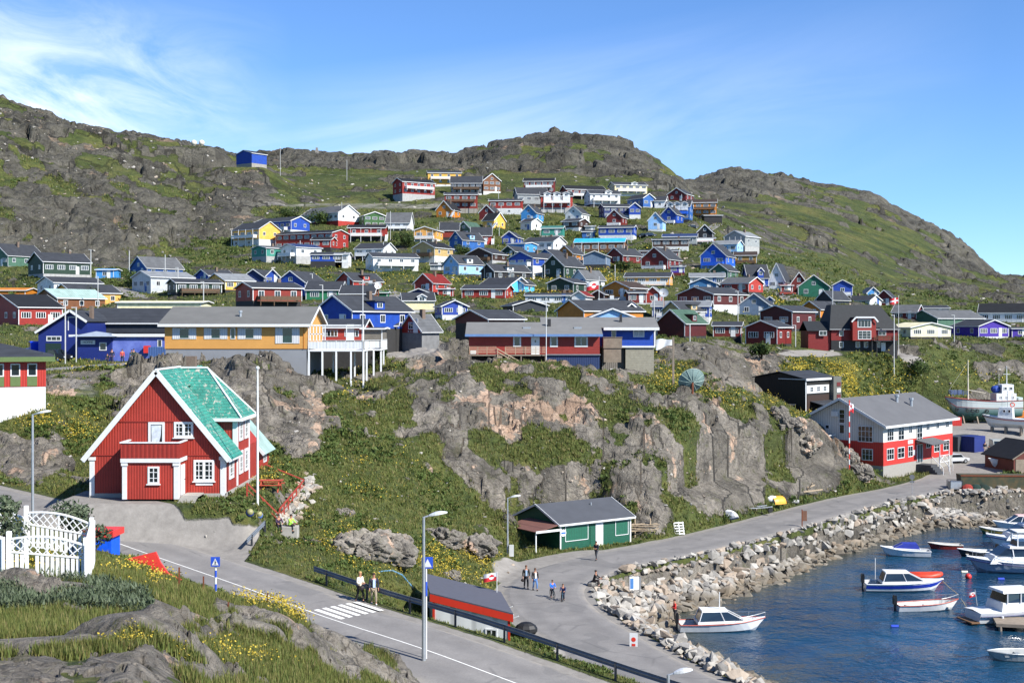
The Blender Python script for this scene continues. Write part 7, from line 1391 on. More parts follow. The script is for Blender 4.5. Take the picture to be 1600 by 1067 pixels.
def trawler():
    d = 232; p = P(1535, 655, d); p.z = gz(p.x, p.y); s = d/F; r = empty('fishing_ship', p, math.radians(180), 'old white and green fishing ship with two masts standing on land', 'ship'); L_ = 13.6; B = 4.4
    RU, b_ = newmat('rust_streaked_hull'); t, N_, V, mth, noise, vor, ramp, mix, ss, bump = nodes(RU); tc_ = N_('ShaderNodeTexCoord').outputs['Object']; sp = N_('ShaderNodeSeparateXYZ'); V(sp, 0, tc_)
    c = ramp(mth('DIVIDE', sp.outputs[2], 6.0), [(.0, (.02,.05,.04)), (.27, (.03,.10,.08)), (.36, (.16,.28,.26)), (.52, (.42,.47,.46))]); mp = N_('ShaderNodeMapping'); V(mp, 0, tc_); mp.inputs['Scale'].default_value = (1.2, 1.2, .25)
    c = mix(mth('MULTIPLY', ss(.6, .72, noise(mp.outputs[0], 1.6, 6, .7)), .45), c, (.20,.09,.045,1)); t.links.new(c, b_.inputs['Base Color']); b_.inputs['Roughness'].default_value = .7
    n = 16; rings = []
    for i in range(n+1):
        q = i/n; b = B/2*(.72+.28*min(1, q*4))*(1-max(0, (q-.6)/.4)**2.4); b = max(b, .05); sh = 3.9+1.5*max(0, q-.35)**1.4+.25*(1-q)**2; kz = .35+.15*(1-q)+3.6*max(0, (q-.88)/.12)**1.3; x = -L_/2+L_*q
        rings.append([(x, -b, sh), (x, -b*.98, kz+(sh-kz)*.6), (x-.03*L_*q, -b*.72, kz+(sh-kz)*.25), (x-.05*L_*q, 0, kz), (x-.03*L_*q, b*.72, kz+(sh-kz)*.25), (x, b*.98, kz+(sh-kz)*.6), (x, b, sh)])
    MB().loft(rings, cap=True, closed=False).build('hull', RU, r, smooth=False); m = MB(); m.loft([[(q[0][0], q[0][1], q[0][2]-.5), (q[0][0], 0, q[0][2]-.42), (q[6][0], q[6][1], q[6][2]-.5)] for q in rings], cap=False, closed=False); m.build('deck', mat('red_deck', '9a4a38', .8), r)
    m = MB()
    for k in (0, 6): m.tube([q[k] for q in rings], .09, 6)
    for k in (1, 5): m.tube([Vector(q[k])+Vector((0, 0, .15)) for q in rings], .06, 6)
    m.build('rubbing_strake', mat('rust_red_strake', '7a2f26', .7), r)
    for k in (.55, .66, .7, .79, .88):
        q = rings[int(k*n)]; m = MB(); 
        for sg in (-1, 1): c_ = (q[1][0], sg*abs(q[1][1])+.0, q[1][2]-.35); m.tube([(c_[0]+.28*math.cos(a), c_[1]+sg*.06, c_[2]+.28*math.sin(a)) for a in [2*math.pi*j/10 for j in range(11)]], .09, 5, cap=False)
        m.build('tyre_fender', BLACK, r)
    MB().box(-5.6, -2.0, -1.5, 1.5, 3.6, 5.4).build('deckhouse', WHITE, r); wh = MB().box(-5.2, -3.1, -1.25, 1.25, 5.4, 7.0).build('wheelhouse', WHITE, r)
    for sg in (-1, 1):
        for x in (-4.7, -3.7): win(wh, x, sg*1.25, 6.3, .6, .55, 0 if sg < 0 else math.pi, 1, 1)
        for x in (-5.0, -3.9, -2.8): win(r, x, sg*1.5, 4.7, .4, .4, 0 if sg < 0 else math.pi, 1, 1)
    for y in (-.7, .1, .8): win(wh, -3.1, y, 6.3, .5, .55, math.pi/2, 1, 1)
    MB().ball((-2.4, 0, 6.1), .9, .8, .7).build('blue_tarpaulin', mat('blue_tarp', '1d3f8e', .7), r); MB().box(-6.7, -5.9, -1.6, 1.6, 3.8, 4.7).build('stern_bulwark', mat('white_green_panel', 'b9c9c4', .6), r)
    MB().tube([(2.6, 0, 4), (2.6, 0, 11.4)], [.14, .07], 8).tube([(2.6, -1.4, 8.4), (2.6, 1.4, 8.4)], .035, 5).beam((2.6, 0, 6), (-.6, 0, 5.4), .1).tube([(2.6, 0, 11), (6.2, 0, 5.7)], .02, 5).build('foremast', mat('cream_mast', 'cfc9b4', .6), r)
    MB().tube([(-4.4, 0, 7), (-4.4, 0, 10.3)], [.1, .06], 8).tube([(-4.4, -.9, 10), (-4.4, .9, 10)], .04, 5).tube([(-5.1, 0, 8.8), (-3.7, 0, 8.8)], .05, 5).tube([(-3.0, 0, 6.9), (-3.0, 0, 9)], .03, 5).build('aft_mast', TRIM, r)
    m = MB(); railing(m, [(3.2, -1.5), (6.0, -.5), (6.0, .5), (3.2, 1.5)], 5.0, .9, .8); m.build('bow_rail', mat('blue_grey_rail', '52658a', .6), r)
    m = MB()
    for x in (-4.5, -1.5, 1.5, 4): 
        for sg in (-1, 1): m.beam((x, sg*2.4, -.3), (x, sg*1.2, 1.6), .2)
        m.box(x-.25, x+.25, -.5, .5, -.4, .5)
    m.build('cradle', TIMB, r)
def small_fishing_boat():
    d = 214; p = P(1572, 694, d); p.z = gz(p.x, p.y); r = empty('fishing_boat', p, math.radians(150), 'small white fishing boat with wheelhouse and orange lifebuoy standing on supports', 'boat'); R_ = [[(x, y, z+1.2) for x, y, z in q] for q in hull(None, 7.6, 2.7, 1.15, bow=.6, keel=-.45)]
    MB().loft(R_, cap=True, closed=False).build('hull', WHITE, r); m = MB(); m.loft([[(q[0][0], q[0][1], q[0][2]-.1), (q[0][0], 0, q[0][2]), (q[4][0], q[4][1], q[4][2]-.1)] for q in R_], cap=False, closed=False); m.build('deck', WHITE, r)
    m = MB()
    for k in (0, 4): m.tube([Vector(q[k])-Vector((0, 0, .3)) for q in R_], .06, 6)
    m.build('red_strake', mat('rust_red_strake', '7a2f26', .7), r); w_ = MB().prism([(-1.2, 2.4), (1.2, 2.4), (1.0, 4.2), (-1.1, 4.2)], 'y', -.95, .95).build('wheelhouse', WHITE, r)
    for x in (-.65, .15): win(w_, x, -.95, 3.6, .5, .55, 0, 1, 1); win(w_, x, .95, 3.6, .5, .55, math.pi, 1, 1)
    win(w_, 1.1, -.4, 3.6, .5, .5, math.pi/2, 1, 1); win(w_, 1.1, .4, 3.6, .5, .5, math.pi/2, 1, 1); MB().tube([(-.9+.33*math.cos(a), -.6, 4.6+.33*math.sin(a)) for a in [2*math.pi*j/14 for j in range(15)]], .09, 6, cap=False).build('lifebuoy', mat('orange_buoy', 'd8452a', .6), r)
    MB().tube([(-.2, 0, 4.2), (-.2, 0, 6.9)], .05, 6).tube([(-1, .4, 4.2), (-1, .4, 6.6)], .03, 5).tube([(.6, .3, 4.2), (.6, .3, 6.2)], .03, 5).tube([(-.2, -.6, 5.8), (-.2, .6, 5.8)], .03, 5).build('mast', METAL, r); m = MB()
    for x in (-2.4, 0, 2.2): m.box(x-.15, x+.15, -.9, .9, -.3, .9)
    m.build('support', TIMB, r)
# ================= street furniture =================
def lamp(p, h, label, arm=1.1, rz=0.0, double=False, r0=.085):
    r = empty('street_lamp', p, rz, label, 'street lamp', 'grey street lamps'); MB().tube([(0, 0, -.5), (0, 0, 1.2), (0, 0, h-.1)], [r0*1.25, r0*1.05, r0*.75], 10).build('pole', METAL, r)
    a = MB().tube([(0, 0, h-.12), (arm*.4, 0, h+.0)], .045, 8).build('arm', METAL, r)
    hd = MB(); hd.loft([[(arm*.25+arm*.9*s, .17*math.sin(math.pi*(.12+.8*s))*c, h-.03+.16*s+(.11*math.sin(math.pi*(.1+.85*s)) if u else -.05)) for c, u in ((-1, 0), (-1, 1), (1, 1), (1, 0))] for s in [k/6 for k in range(7)]]); hd.build('lamp_head', mat('lamp_shell', 'cfd2d3', .4), r, bevel=.02)
    return r
def rail_poly(pts, name, label, h0=.62, h=.32, post=True):
    o = pts[0]; r = empty(name, o, 0, label, 'guardrail'); m = MB(); prof = [(0, 0), (.05, .06), (0, .12), (0, .18), (.05, .24), (0, .30)]
    V_ = [Vector(p)-Vector(o) for p in pts]; rings = []
    for i, p in enumerate(V_):
        d = V_[min(i+1, len(V_)-1)]-V_[max(i-1, 0)]; d.z = 0; d.normalize(); n_ = Vector((d.y, -d.x, 0))
        rings.append([p+n_*(-a)+Vector((0, 0, h0-.02+b)) for a, b in prof]+[p+n_*(.03-a)+Vector((0, 0, h0-.02+b)) for a, b in prof[::-1]])
    m.loft(rings); m.build('rail', mat('dull_galvanised', '6d747c', .55, amt=.15, metal=.3), r)
    for p in V_[1::3]: MB().box(p.x-.06, p.x+.06, p.y-.05, p.y+.07, p.z-.6, p.z+h0+.2).build('post', DARKM, r)
    return r
def arc(p, a, b, n): return [p+(a-p)]  # unused
def gate_fence():
    WF = mat('white_picket_paint', 'e2e3e1', .6, amt=.06, scale=6)
    def panel(xa, za, xb, zb_, d, label, posts=(1, 1), picks=(), h=1.15):
        a = Vector((xa, d, za)); L_ = abs(xb-xa); r = empty('garden_fence', a, 0, label, 'garden fence', 'white lattice fence panels'); sl_ = (zb_-za)/L_
        pk = MB(); n = int(L_/.15)
        for k in range(n):
            if k in picks: continue
            x = .08+(L_-.16)*k/(n-1); z = sl_*x; pk.box(x-.05, x+.05, -.012, .012, z+.02, z+h*.62)
        pk.build('pickets', WF, r); top = lambda x: sl_*x+h*.98+.16*math.sin(math.pi*x/L_); bot = lambda x: sl_*x+h*.66
        m = MB(); xs = [L_*k/10 for k in range(11)]
        for x0_, x1_ in zip(xs[:-1], xs[1:]): m.beam((x0_, 0, top(x0_)), (x1_, 0, top(x1_)), .06, .055); m.beam((x0_, 0, bot(x0_)), (x1_, 0, bot(x1_)), .05, .05)
        m.box(L_/2-.02, L_/2+.02, -.015, .015, bot(L_/2), top(L_/2)); m.build('top_rail', WF, r); m = MB(); c = 9
        for k in range(-2, c+1):
            for sg in (0, 1):
                for y in (0,):
                    x0_, x1_ = L_*k/c, L_*(k+1.8)/c
                    pts = []
                    for j in range(9):
                        x = x0_+(x1_-x0_)*j/8; 
                        if 0 <= x <= L_: t = j/8 if sg == 0 else 1-j/8; pts.append((x, -.012+.024*sg, bot(x)+(top(x)-bot(x))*t))
                    if len(pts) > 1: m.beam(pts[0], pts[-1], .012, .03)
        m.build('lattice', WF, r); 
        for i, x in ((0, 0), (1, L_)):
            if posts[i]: MB().box(x-.06, x+.06, -.06, .06, sl_*x-.6, sl_*x+h*1.18).build('post', WF, r)
        return r
    q = lambda px, py, d: P(px, py, d)
    a = q(14, 902, 37.5); b = q(134, 912, 37.5); panel(a.x, a.z, b.x, b.z, 37.5, 'front white lattice fence panel with arched top above yellow flowers', picks=(4,))
    a = q(41, 846, 43); b = q(143, 862, 43); panel(a.x, a.z-.15, b.x, b.z-.2, 43, 'rear white lattice fence panel partly hidden by the small tree')
    a = q(-62, 838, 43.3); b = q(38, 852, 43.3); panel(a.x, a.z-.1, b.x, b.z-.2, 43.3, 'white lattice fence panel cut by left photo edge', (0, 0))
    r = empty('garden_fence', q(136, 912, 37.4), 0, 'white close-boarded fence side joining the two lattice panels', 'garden fence'); m = MB(); A_ = q(136, 912, 37.4); B_ = q(145, 868, 43)
    for k in range(26): t = k/25; p = A_.lerp(B_, t)-A_; m.box(p.x-.05, p.x+.05, p.y-.09, p.y+.09, p.z-.2, p.z+1.18)
    m.build('boards', WF, r); r2 = empty('garden_fence', q(9, 900, 37.4), 0, 'white close-boarded fence stub at left photo edge', 'garden fence'); m = MB()
    for k in range(10): m.box(-.12-k*.11, -.03-k*.11, -.02+k*.1, .02+k*.1, -.4, 1.15)
    m.build('boards', WF, r2)
def sign_post(p, h, label, face_py=None, wd=.40):
    r = empty('crossing_sign', p, 0, label, 'road sign'); m = MB(); MB().tube([(0, 0, -.4), (0, 0, h)], .045, 8).build('pole', TRIM, r)
    for k in range(2): MB().tube([(0, 0, .15+k*.6), (0, 0, .45+k*.6)], .05, 8).build('blue_band', mat('sign_blue', '1d49b4', .5), r)
    pl = MB().box(-wd/2, wd/2, -.08, -.05, h-.02, h+.40).build('sign_plate', mat('sign_blue', '1d49b4'), r); MB().add([(-.15, -.09, h+.04), (.15, -.09, h+.04), (0, -.09, h+.34)], [(0,1,2)]).build('white_triangle', TRIM, pl)
    m = MB(); m.box(-.014, .014, -.1, -.095, h+.13, h+.22).beam((0, -.0975, h+.14), (-.04, -.0975, h+.07), .004, .02).beam((0, -.0975, h+.14), (.04, -.0975, h+.07), .004, .02).beam((0, -.0975, h+.2), (.045, -.0975, h+.16), .004, .018); m.box(-.013, .013, -.1, -.095, h+.235, h+.262); m.build('walker_symbol', DKTXT, pl); return r
def car(p, rz, label, col, kind='van', name='parked_car', cat='car', L_=4.3):
    r = empty(name, p, rz, label, cat, 'parked vehicles'); c = mat('car_'+col, col, .3, amt=.04); h = {'van': 1.75, 'car': 1.42, 'pickup': 1.5, 'truck': 2.1}[kind]; w_ = .86
    pr = {'van': [(-2.1,.35),(2.1,.35),(2.15,.8),(1.75,1.0),(1.15,1.65),(.9,1.75),(-1.9,1.72),(-2.12,1.0)], 'car': [(-2.1,.35),(2.1,.35),(2.12,.75),(1.2,.9),(.6,1.38),(-.9,1.42),(-1.7,.95),(-2.1,.9)],
          'pickup': [(-2.3,.4),(2.2,.4),(2.2,.95),(1.1,1.05),(.6,1.6),(-.4,1.62),(-.6,1.0),(-2.3,1.0)], 'truck': [(-2.4,.5),(2.2,.5),(2.25,1.2),(2.0,1.9),(1.7,2.1),(.5,2.1),(.4,1.1),(-2.4,1.1)]}[kind]
    MB().prism(pr, 'y', -w_, w_).build('body', c, r, bevel=.06)
    gl = {'van': [(1.1,1.55),(1.62,1.02),(-1.85,1.05),(-1.8,1.6)], 'car': [(.55,1.33),(1.0,.93),(-1.5,.97),(-.9,1.36)], 'pickup': [(.52,1.55),(.95,1.08),(-.45,1.08),(-.35,1.55)], 'truck': [(1.65,2.0),(1.95,1.3),(.6,1.3),(.6,2.0)]}[kind]
    MB().prism(gl, 'y', -w_-.012, w_+.012).build('side_window', GLASS, r)
    if kind != 'truck': f = gl[1]; f0 = gl[0]; MB().add([(f[0]+.12, -w_*.85, f[1]+.02), (f[0]+.12, w_*.85, f[1]+.02), (f0[0]+.12, w_*.8, f0[1]+.05), (f0[0]+.12, -w_*.8, f0[1]+.05)], [(0,1,2,3)]).build('windscreen', GLASS, r)
    for x in (-1.4, 1.35):
        for y in (-w_+.08, w_-.08): w = MB().tube([(x, y-.11, .33), (x, y+.11, .33)], .33, 14).build('wheel', BLACK, r); MB().tube([(x, y-.12, .33), (x, y+.12, .33)], .18, 10).build('rim', METAL, w)
    for y in (-.6, .6): MB().box(pr[1][0]-.02, pr[1][0]+.06, y-.14, y+.14, .6, .74).build('headlight', mat('lamp_glass', 'cfd6da', .2), r)
    return r
# ================= placing people, boats, street furniture =================
def on(px, py, dm=20): p = at(px, py, dm); return p
def onroad(poly, px, off=0.0):
    """point on a road where the sight column px crosses it, off metres to the far side"""
    q = min((poly[i] for i in range(len(poly))), key=lambda p: abs(800+F*p.x/p.y-px)); return q
def place_all():
    gate_fence()
    g = lambda px, d, dz=0.0: Vector(((px-800)/F*d, d, gz((px-800)/F*d, d)+dz))
    RA = lambda px, py: Vector(P(px, py, ray(px, py, 55, dmax=200) or 70))
    # --- people ---
    p1 = RA(562, 940); person(p1, math.radians(-35), 'person in cream jacket and black trousers walking beside the guardrail', 'd8d0bd', '19191b', 'b08a5a', 'walk', 1.68, arms='hold', bag='241c1a')
    p2 = RA(584, 944); person(p2, math.radians(-75), 'person in dark jacket, pale blue shirt and beige trousers at the zebra crossing', '1c2236', '8b7f6b', '3a2c22', 'walk', 1.74, shoe='d0d0ce', top2='a9bfe0')
    RB = lambda px, py: P(px, py, RB_H*F/(py-HY)) if True else None
    def gb(px, py): q = RB(px, py); q.z = gz(q.x, q.y)+.1; return q
    person(gb(822, 919), math.radians(-80), 'person in black coat and trousers walking on the harbour road with a bag', '1b1a1c', '201f22', '5a4030', 'walk', 1.78, top2='8fa6bd', bag='2a211e')
    person(gb(836, 922), math.radians(-70), 'person in white shirt, dark jacket and blue jeans walking on the harbour road', '2a2527', '4f74a6', '4a3426', 'walk', 1.7, top2='d5d2cc')
    b1 = gb(863, 933); bicycle(b1, math.radians(-75), 'small bicycle under the child in bright blue', '2d4a52'); person(b1+Vector((-.02, .05, 0)), math.radians(-75), 'child in bright blue jacket riding a small bicycle', '1f6fe0', '23242c', '3a2a20', 'ride', 1.42, group=None)
    b2 = gb(880, 938); bicycle(b2, math.radians(-100), 'small bicycle under the child in navy', '3d6c86'); person(b2+Vector((0, .05, 0)), math.radians(-100), 'child in navy jacket on a small bicycle nearest the stones', '1c2550', '1d1f33', '5c4433', 'ride', 1.36)
    q = gb(927, 913); MB_ = MB().ball((0, 0, .1), .5, .4, .28).build('seat_stone', BOULDM, None, (q.x, q.y, q.z-.05)); tag(MB_, 'flat grey stone under the seated person in black', 'stone'); person(q+Vector((0, -.15, -.08)), math.radians(-20), 'person in black sitting on the stones at the road edge', '1a1a1c', '2e2422', '15140f', 'sit', 1.7)
    person(gb(932, 875), math.radians(-125), 'person in dark jacket walking on the road before the green shed', '1b2133', '33363d', '2a211c', 'walk', 1.62, arms='hold')
    q = on(445, 838, 84); MB_ = MB().cbox((0, 0, .35), 2.0, .8, .9).build('concrete_block', CONC, None, (q.x, q.y-.2, q.z), bevel=.04); tag(MB_, 'concrete block with two people sitting on it', 'concrete block')
    person((q.x-.45, q.y-.3, q.z+.42), math.radians(-60), 'person in dark purple top sitting on the concrete block', '3a2a44', '1f1f28', '2c1f1a', 'sit', 1.65); person((q.x+.35, q.y-.3, q.z+.42), math.radians(-30), 'person in lime green jacket sitting on the concrete block', '9fd84a', '22242c', '2a1c16', 'sit', 1.6)
    for px, py, tp, lg, h_, lb in ((168, 560, '25302c', '2b2b30', 1.2, 'child in dark clothes on upper street before the navy wall'), (175, 559, '22243a', '2a2c44', 1.75, 'person in navy walking on the upper street'), (191, 558, 'b0483c', '24242a', 1.7, 'person in red top with dark backpack on the upper street'), (206, 558, '3a4a4a', 'b9bcc0', 1.65, 'person with pale pushchair before the violet wall'), (209, 556, '2a3a34', '26262c', 1.75, 'person in dark green beside the pale pushchair')):
        d_ = 158; x = (px-800)/F*d_; person((x, d_, gz(x, d_)+.02), math.radians(-90+px % 40), lb, tp, lg, '2c2019', 'walk', h_)
    w_ = W(1073, 976); person((w_.x-.9, w_.y+.3, .25), math.radians(190), 'person in red jacket leaning over the stern of the white cabin boat', 'c3302c', '20222a', '2a1d18', 'stand', 1.7, arms='hold')
    o = MB().tube([(0, 0, 0), (.25, 0, 2.0)], .025, 6).build('boat_hook', TIMB2, None, (w_.x-1.6, w_.y, -.3)); tag(o, 'long wooden pole held at the stern of the white cabin boat', 'boat hook')
    for px, py, lb in ((1539, 714, 'person in dark top standing by the silver van'), (1545, 714, 'small child near the silver van in the boatyard')): q = g(px, 196); person(q, math.radians(-100), lb, '22242a', 'b7a58f', '2a2018', 'stand', 1.7 if px < 1542 else 1.15)
    # --- boats ---
    boat(W(1128, 984), math.radians(3), 6.9, 2.3, 'white cabin boat with red line moored by the boulders', 'hard', fb=.62, extra='mast rail redrail', stripe=None)
    boat(W(1414, 868), math.radians(172), 5.0, 1.95, 'white boat under dark blue canvas hood', 'canopy', fb=.6, motor=None)
    boat(W(1412, 922), math.radians(-2), 7.1, 2.3, 'royal blue cabin boat with white roof and raised black outboard', 'hard', hullc=WHITE, stripe=mat('royal_stripe', '16329c', .4), fb=.7, extra='ant')
    boat(W(1449, 952), math.radians(5), 5.4, 1.8, 'open white dinghy with orange rim and black outboard', 'open', fb=.5, extra='redrail')
    boat(W(1476, 857), math.radians(176), 3.6, 1.4, 'small red rowing boat with pale rim', 'row', hullc=mat('dark_red_hull', '7d241b', .6), fb=.45, motor=None, name='rowing_boat', cat='rowing boat')
    r = empty('inflatable_boat', W(1437, 903), math.radians(-4), 'orange rubber dinghy behind the royal blue cabin boat', 'dinghy'); OR = mat('orange_rubber', 'd8452a', .5)
    MB().tube([(-1.9, -.6, .25), (.9, -.6, .28), (1.7, -.3, .38), (1.95, 0, .42), (1.7, .3, .38), (.9, .6, .28), (-1.9, .6, .25)], .24, 10).build('tube', OR, r, smooth=True); MB().box(-1.7, 1.2, -.5, .5, .08, .14).build('floor_board', mat('grey_floor', '55565a', .7), r); MB().box(-1.78, -1.7, -.5, .5, .05, .5).build('transom', mat('grey_floor', '55565a'), r)
    big_cruiser(W(1586, 893), math.radians(178), 9.4, 3.1, 'white cabin cruiser with grey hull stripe and white fenders', True, mat('pale_grey_hull', '8d97a4', .4)); big_cruiser(W(1607, 856), math.radians(176), 9.0, 3.0, 'white cruiser with flybridge roof behind the grey striped cruiser')
    boat(W(1526, 868), math.radians(185), 4.2, 1.6, 'dark small boat with outboard beside the white cruiser', 'open', hullc=mat('dark_hull', '23262c', .5), fb=.45)
    boat(W(1558, 834), math.radians(170), 4.0, 1.5, 'green and yellow small boat below the stone bank', 'open', hullc=mat('green_hull', '3f6450', .5), fb=.45, stripe=mat('yellow_stripe', 'b99a45', .5)); boat(W(1592, 826), math.radians(180), 6.2, 2.2, 'white boat with pale pink roof near the stone bank', 'hard', top=mat('pink_roof', 'c9a9a6', .5), fb=.6)
    big_cruiser(W(1594, 968), math.radians(12), 8.6, 2.9, 'white motor yacht with dark rear window and blue stripe near the jetty', False)
    r = empty('stern_flag', W(1527, 958), 0, 'small red and white flag on short staff at the yacht stern', 'flag'); MB().tube([(0, 0, .6), (-.2, 0, 2.0)], .02, 6).build('staff', TRIM, r); flag_mesh(r, (-.18, 0, 1.4), .5, .4)
    r = empty('jetty', W(1620, 985), math.radians(-14), 'weathered wooden jetty at right photo edge', 'jetty'); MB().box(-3.1, 6, -.9, 2.0, .35, .6).build('deck', TIMB, r)
    for x in (-2.8, 0, 2.8): MB().tube([(x, -.8, -2), (x, -.8, .35)], .14, 8).build('pile', TIMB, r)
    r = empty('aluminium_boat', W(1592, 1030), math.radians(180), 'open grey aluminium work boat at lower right', 'boat', 'boats moored in the harbour'); AL = mat('aluminium', 'a9adad', .5, metal=.5); R_ = hull(None, 4.6, 1.7, .55, bow=.1, stern=.95); MB().loft(R_, cap=True, closed=False).build('hull', AL, r)
    inn = [[(x*.96, y*.9, z-.01) if i in (0, 4) else (x*.95, y*.85, .12) for i, (x, y, z) in enumerate(q)] for q in R_]; MB().loft(inn, cap=False, closed=False).build('interior', mat('alu_inside', '8a8d8c', .6), r)
    for x in (-1.2, 0, 1.1): MB().box(x-.15, x+.15, -.7, .7, .35, .4).build('thwart', AL, r); 
    m = MB().tube([q[0] for q in R_], .05, 6).tube([q[4] for q in R_], .05, 6); m.build('gunwale', AL, r)
    for px, py, c_, rr, lb in ((1513, 903, 'd0342a', .30, 'round red mooring buoy'), (1390, 868, '8f6d66', .2, 'small faded pink buoy at the canvas hooded boat')): o = MB().ball((0, 0, rr*.55), rr, n=14, m=10).build('mooring_buoy', mat('buoy_'+c_, c_, .5), None, W(px, py), smooth=True); tag(o, lb, 'buoy')
    for px, py, c_, lb in ((1507, 894, 'cfcfb8', 'white cylindrical float above the red buoy'), (1564, 905, '1d3fb0', 'blue float near the grey striped cruiser'), (1398, 979, '1d3fb0', 'blue float in open water below the dinghy')): o = MB().tube([(-.3, 0, .05), (.3, 0, .05)], .13, 10).build('net_float', mat('float_'+c_, c_, .5), None, W(px, py)); tag(o, lb, 'float')
    for a, b, lb in ((W(1473, 923), W(1497, 927), 'mooring line from the bow of the royal blue boat'), (W(1501, 951), W(1522, 962), 'mooring line from the bow of the open white dinghy')):
        o = MB().tube([(0, 0, .9), ((b-a).x*.5, (b-a).y*.5, .35), ((b-a).x, (b-a).y, -.05)], .025, 5).build('mooring_line', mat('rope', 'a8946a', .9), None, a); tag(o, lb, 'rope')
    trawler(); small_fishing_boat()
    # --- lamps and poles ---
    q = RA(662, 1036); q.z -= .1; lamp(q, 7.3, 'tall grey street lamp on the near side of the main road', 1.0, math.radians(5)); hd = None
    q = P(662, 1036, ray(662, 1036, 55) or 60); sg = empty('crossing_sign', (q.x-.05, q.y+.2, q.z), 0, 'blue crossing sign half hidden behind the tall grey street lamp', 'road sign'); pl = MB().box(-.06, .48, .1, .14, 4.55, 5.1).build('sign_plate', mat('sign_blue', '1d49b4'), sg); MB().add([(.02, .09, 4.62), (.42, .09, 4.62), (.22, .09, 5.02)], [(0,1,2)]).build('white_triangle', TRIM, pl); MB().tube([(.15, .14, -.5), (.15, .14, 5.0)], .04, 8).build('pole', TRIM, sg); MB().tube([(.15, .14, 3.2), (.15, .14, 3.9)], .055, 8).build('blue_band', mat('sign_blue', '1d49b4'), sg)
    q = P(51, 800, 80); q.z = gz(q.x, q.y); lamp(q, q.z*0+(CH-(645-HY)/F*80-q.z), 'grey street lamp behind the white lattice fence', 1.0); q = g(793, 112); lamp(q, CH-(776-HY)/F*112-q.z, 'slim grey street lamp left of the green shed', 1.0); MB().box(-.2, .2, -.25, -.05, 0, 1.0).build('meter_box', mat('pale_box', 'b9bbb9', .6), None, (q.x+.35, q.y, q.z)).name = 'meter_box'; tag(bpy.data.objects['meter_box'], 'pale grey cabinet at the foot of the slim lamp', 'cabinet')
    q = g(1043, 66); d_ = 60.5; q = Vector(((1044-800)/F*54, 54, gz((1044-800)/F*54, 54))); lamp(q, CH-(1050-HY)/F*54-q.z, 'street lamp whose head just rises at the bottom edge', .9)
    LP = [(102, 472, 575, 158), (119, 480, 555, 164), (567+3, 0, 0, 0), (142, 390, 440, 320), (153, 432, 470, 280), (202, 392, 430, 330), (258, 398, 428, 330), (278, 418, 445, 300), (318, 440, 485, 250), (534, 316, 344, 470), (438, 222, 262, 600), (542, 250, 276, 600), (610, 330, 358, 440), (599, 378, 402, 380), (469, 376, 410, 380), (612, 398, 425, 370), (488, 428, 465, 300), (504, 445, 500, 240), (392, 352, 382, 430), (455, 344, 362, 440),
          (720, 303, 333, 540), (779, 306, 328, 540), (783, 330, 348, 500), (780, 365, 385, 440), (844, 371, 388, 440), (683, 355, 375, 440), (757, 430, 465, 330), (711, 470, 500, 260), (1065, 306, 325, 540), (961, 430, 460, 330), (1030, 396, 425, 380), (913, 405, 425, 380), (909, 378, 402, 400), (1062, 392, 415, 400), (1131, 430, 458, 330), (1153, 455, 490, 270), (1036, 463, 490, 260), (1022, 470, 495, 260), (935, 386, 404, 400), (1301, 450, 475, 300), (1153, 455, 480, 275), (1243, 508, 532, 246), (1397, 492, 548, 246), (1078, 510, 532, 230), (851, 427, 450, 330), (1491, 492, 520, 270), (1405, 610, 640, 220), (986, 370, 395, 430)]
    k = 0; seen_ = set(); STOPW = set('a an the of on in at with and before behind above below right left under over between by to its over from joined joining before two three small large one long low wide dark light white black thin'.split())
    for px, y0, y1, d_ in LP:
        if not d_: continue
        x = (px-800)/F*d_; z0 = gz(x, d_); near = min(SITES, key=lambda q: (800+F*q['p'].x/q['p'].y-px)**2+(HY+(CH-q['p'].z)/q['p'].y*F-y1)**2*1.5)['label'].split()[:9]
        while near[-1] in STOPW: near.pop()
        plb = 'thin pale pole beside the '+' '.join(near); plb = plb if plb not in seen_ else 'another '+plb; seen_.add(plb); h_ = max(4.0, CH-(y0-HY)/F*d_-z0); h_ = min(h_, 14)
        r = empty('utility_pole', (x, d_, z0), 0, plb, 'utility pole', 'pale utility poles among the houses'); MB().tube([(0, 0, -1), (0, 0, h_)], .10 if d_ > 220 else .08, 6).build('pole', mat('pale_pole', 'b3b5b3', .6), r); k += 1
        if d_ < 330: MB().box(-.6, .1, -.06, .06, h_-.1, h_+.02).build('arm', mat('pale_pole', 'b3b5b3'), r)
    q = g(1052, 151); r = empty('washing_line_post', q, 0, 'timber post holding the white washing beside the bright blue house', 'post'); MB().box(-.12, .12, -.12, .12, -1, CH-(527-HY)/F*151-q.z).build('post', TIMB, r)
    z_ = CH-(531-HY)/F*153; m = MB(); x0_, x1_ = (1025-800)/F*153, (1052-800)/F*153; n = 14
    rows_ = [[(x0_+(x1_-x0_)*i/n, 153-.12*math.sin(i*.6+j*.4), z_+.1*math.sin(i/n*3.1)-j*.42*(1-.5*i/n)+.06*math.sin(i*.5+j)) for i in range(n+1)] for j in range(4)]; m.loft(rows_, cap=False, closed=False); o = m.build('hanging_sheet', TRIM, None); tag(o, 'white sheet blowing on the line right of the bright blue house', 'washing')
    # --- guardrails ---
    pts = []
    for i in range(len(ROAD_A)):
        p = ROAD_A[i]; px = 800+F*p.x/p.y
        if px < 395 or p.y < 44: continue
        d = (ROAD_A[min(i+1, len(ROAD_A)-1)]-ROAD_A[i-1]); d.z = 0; d.normalize(); s = Vector((-d.y, d.x, 0)); s = s if s.y > 0 else -s; q = p+s*4.35; q.z = p.z-.08; pts.append(q)
    pp = [pts[0]]
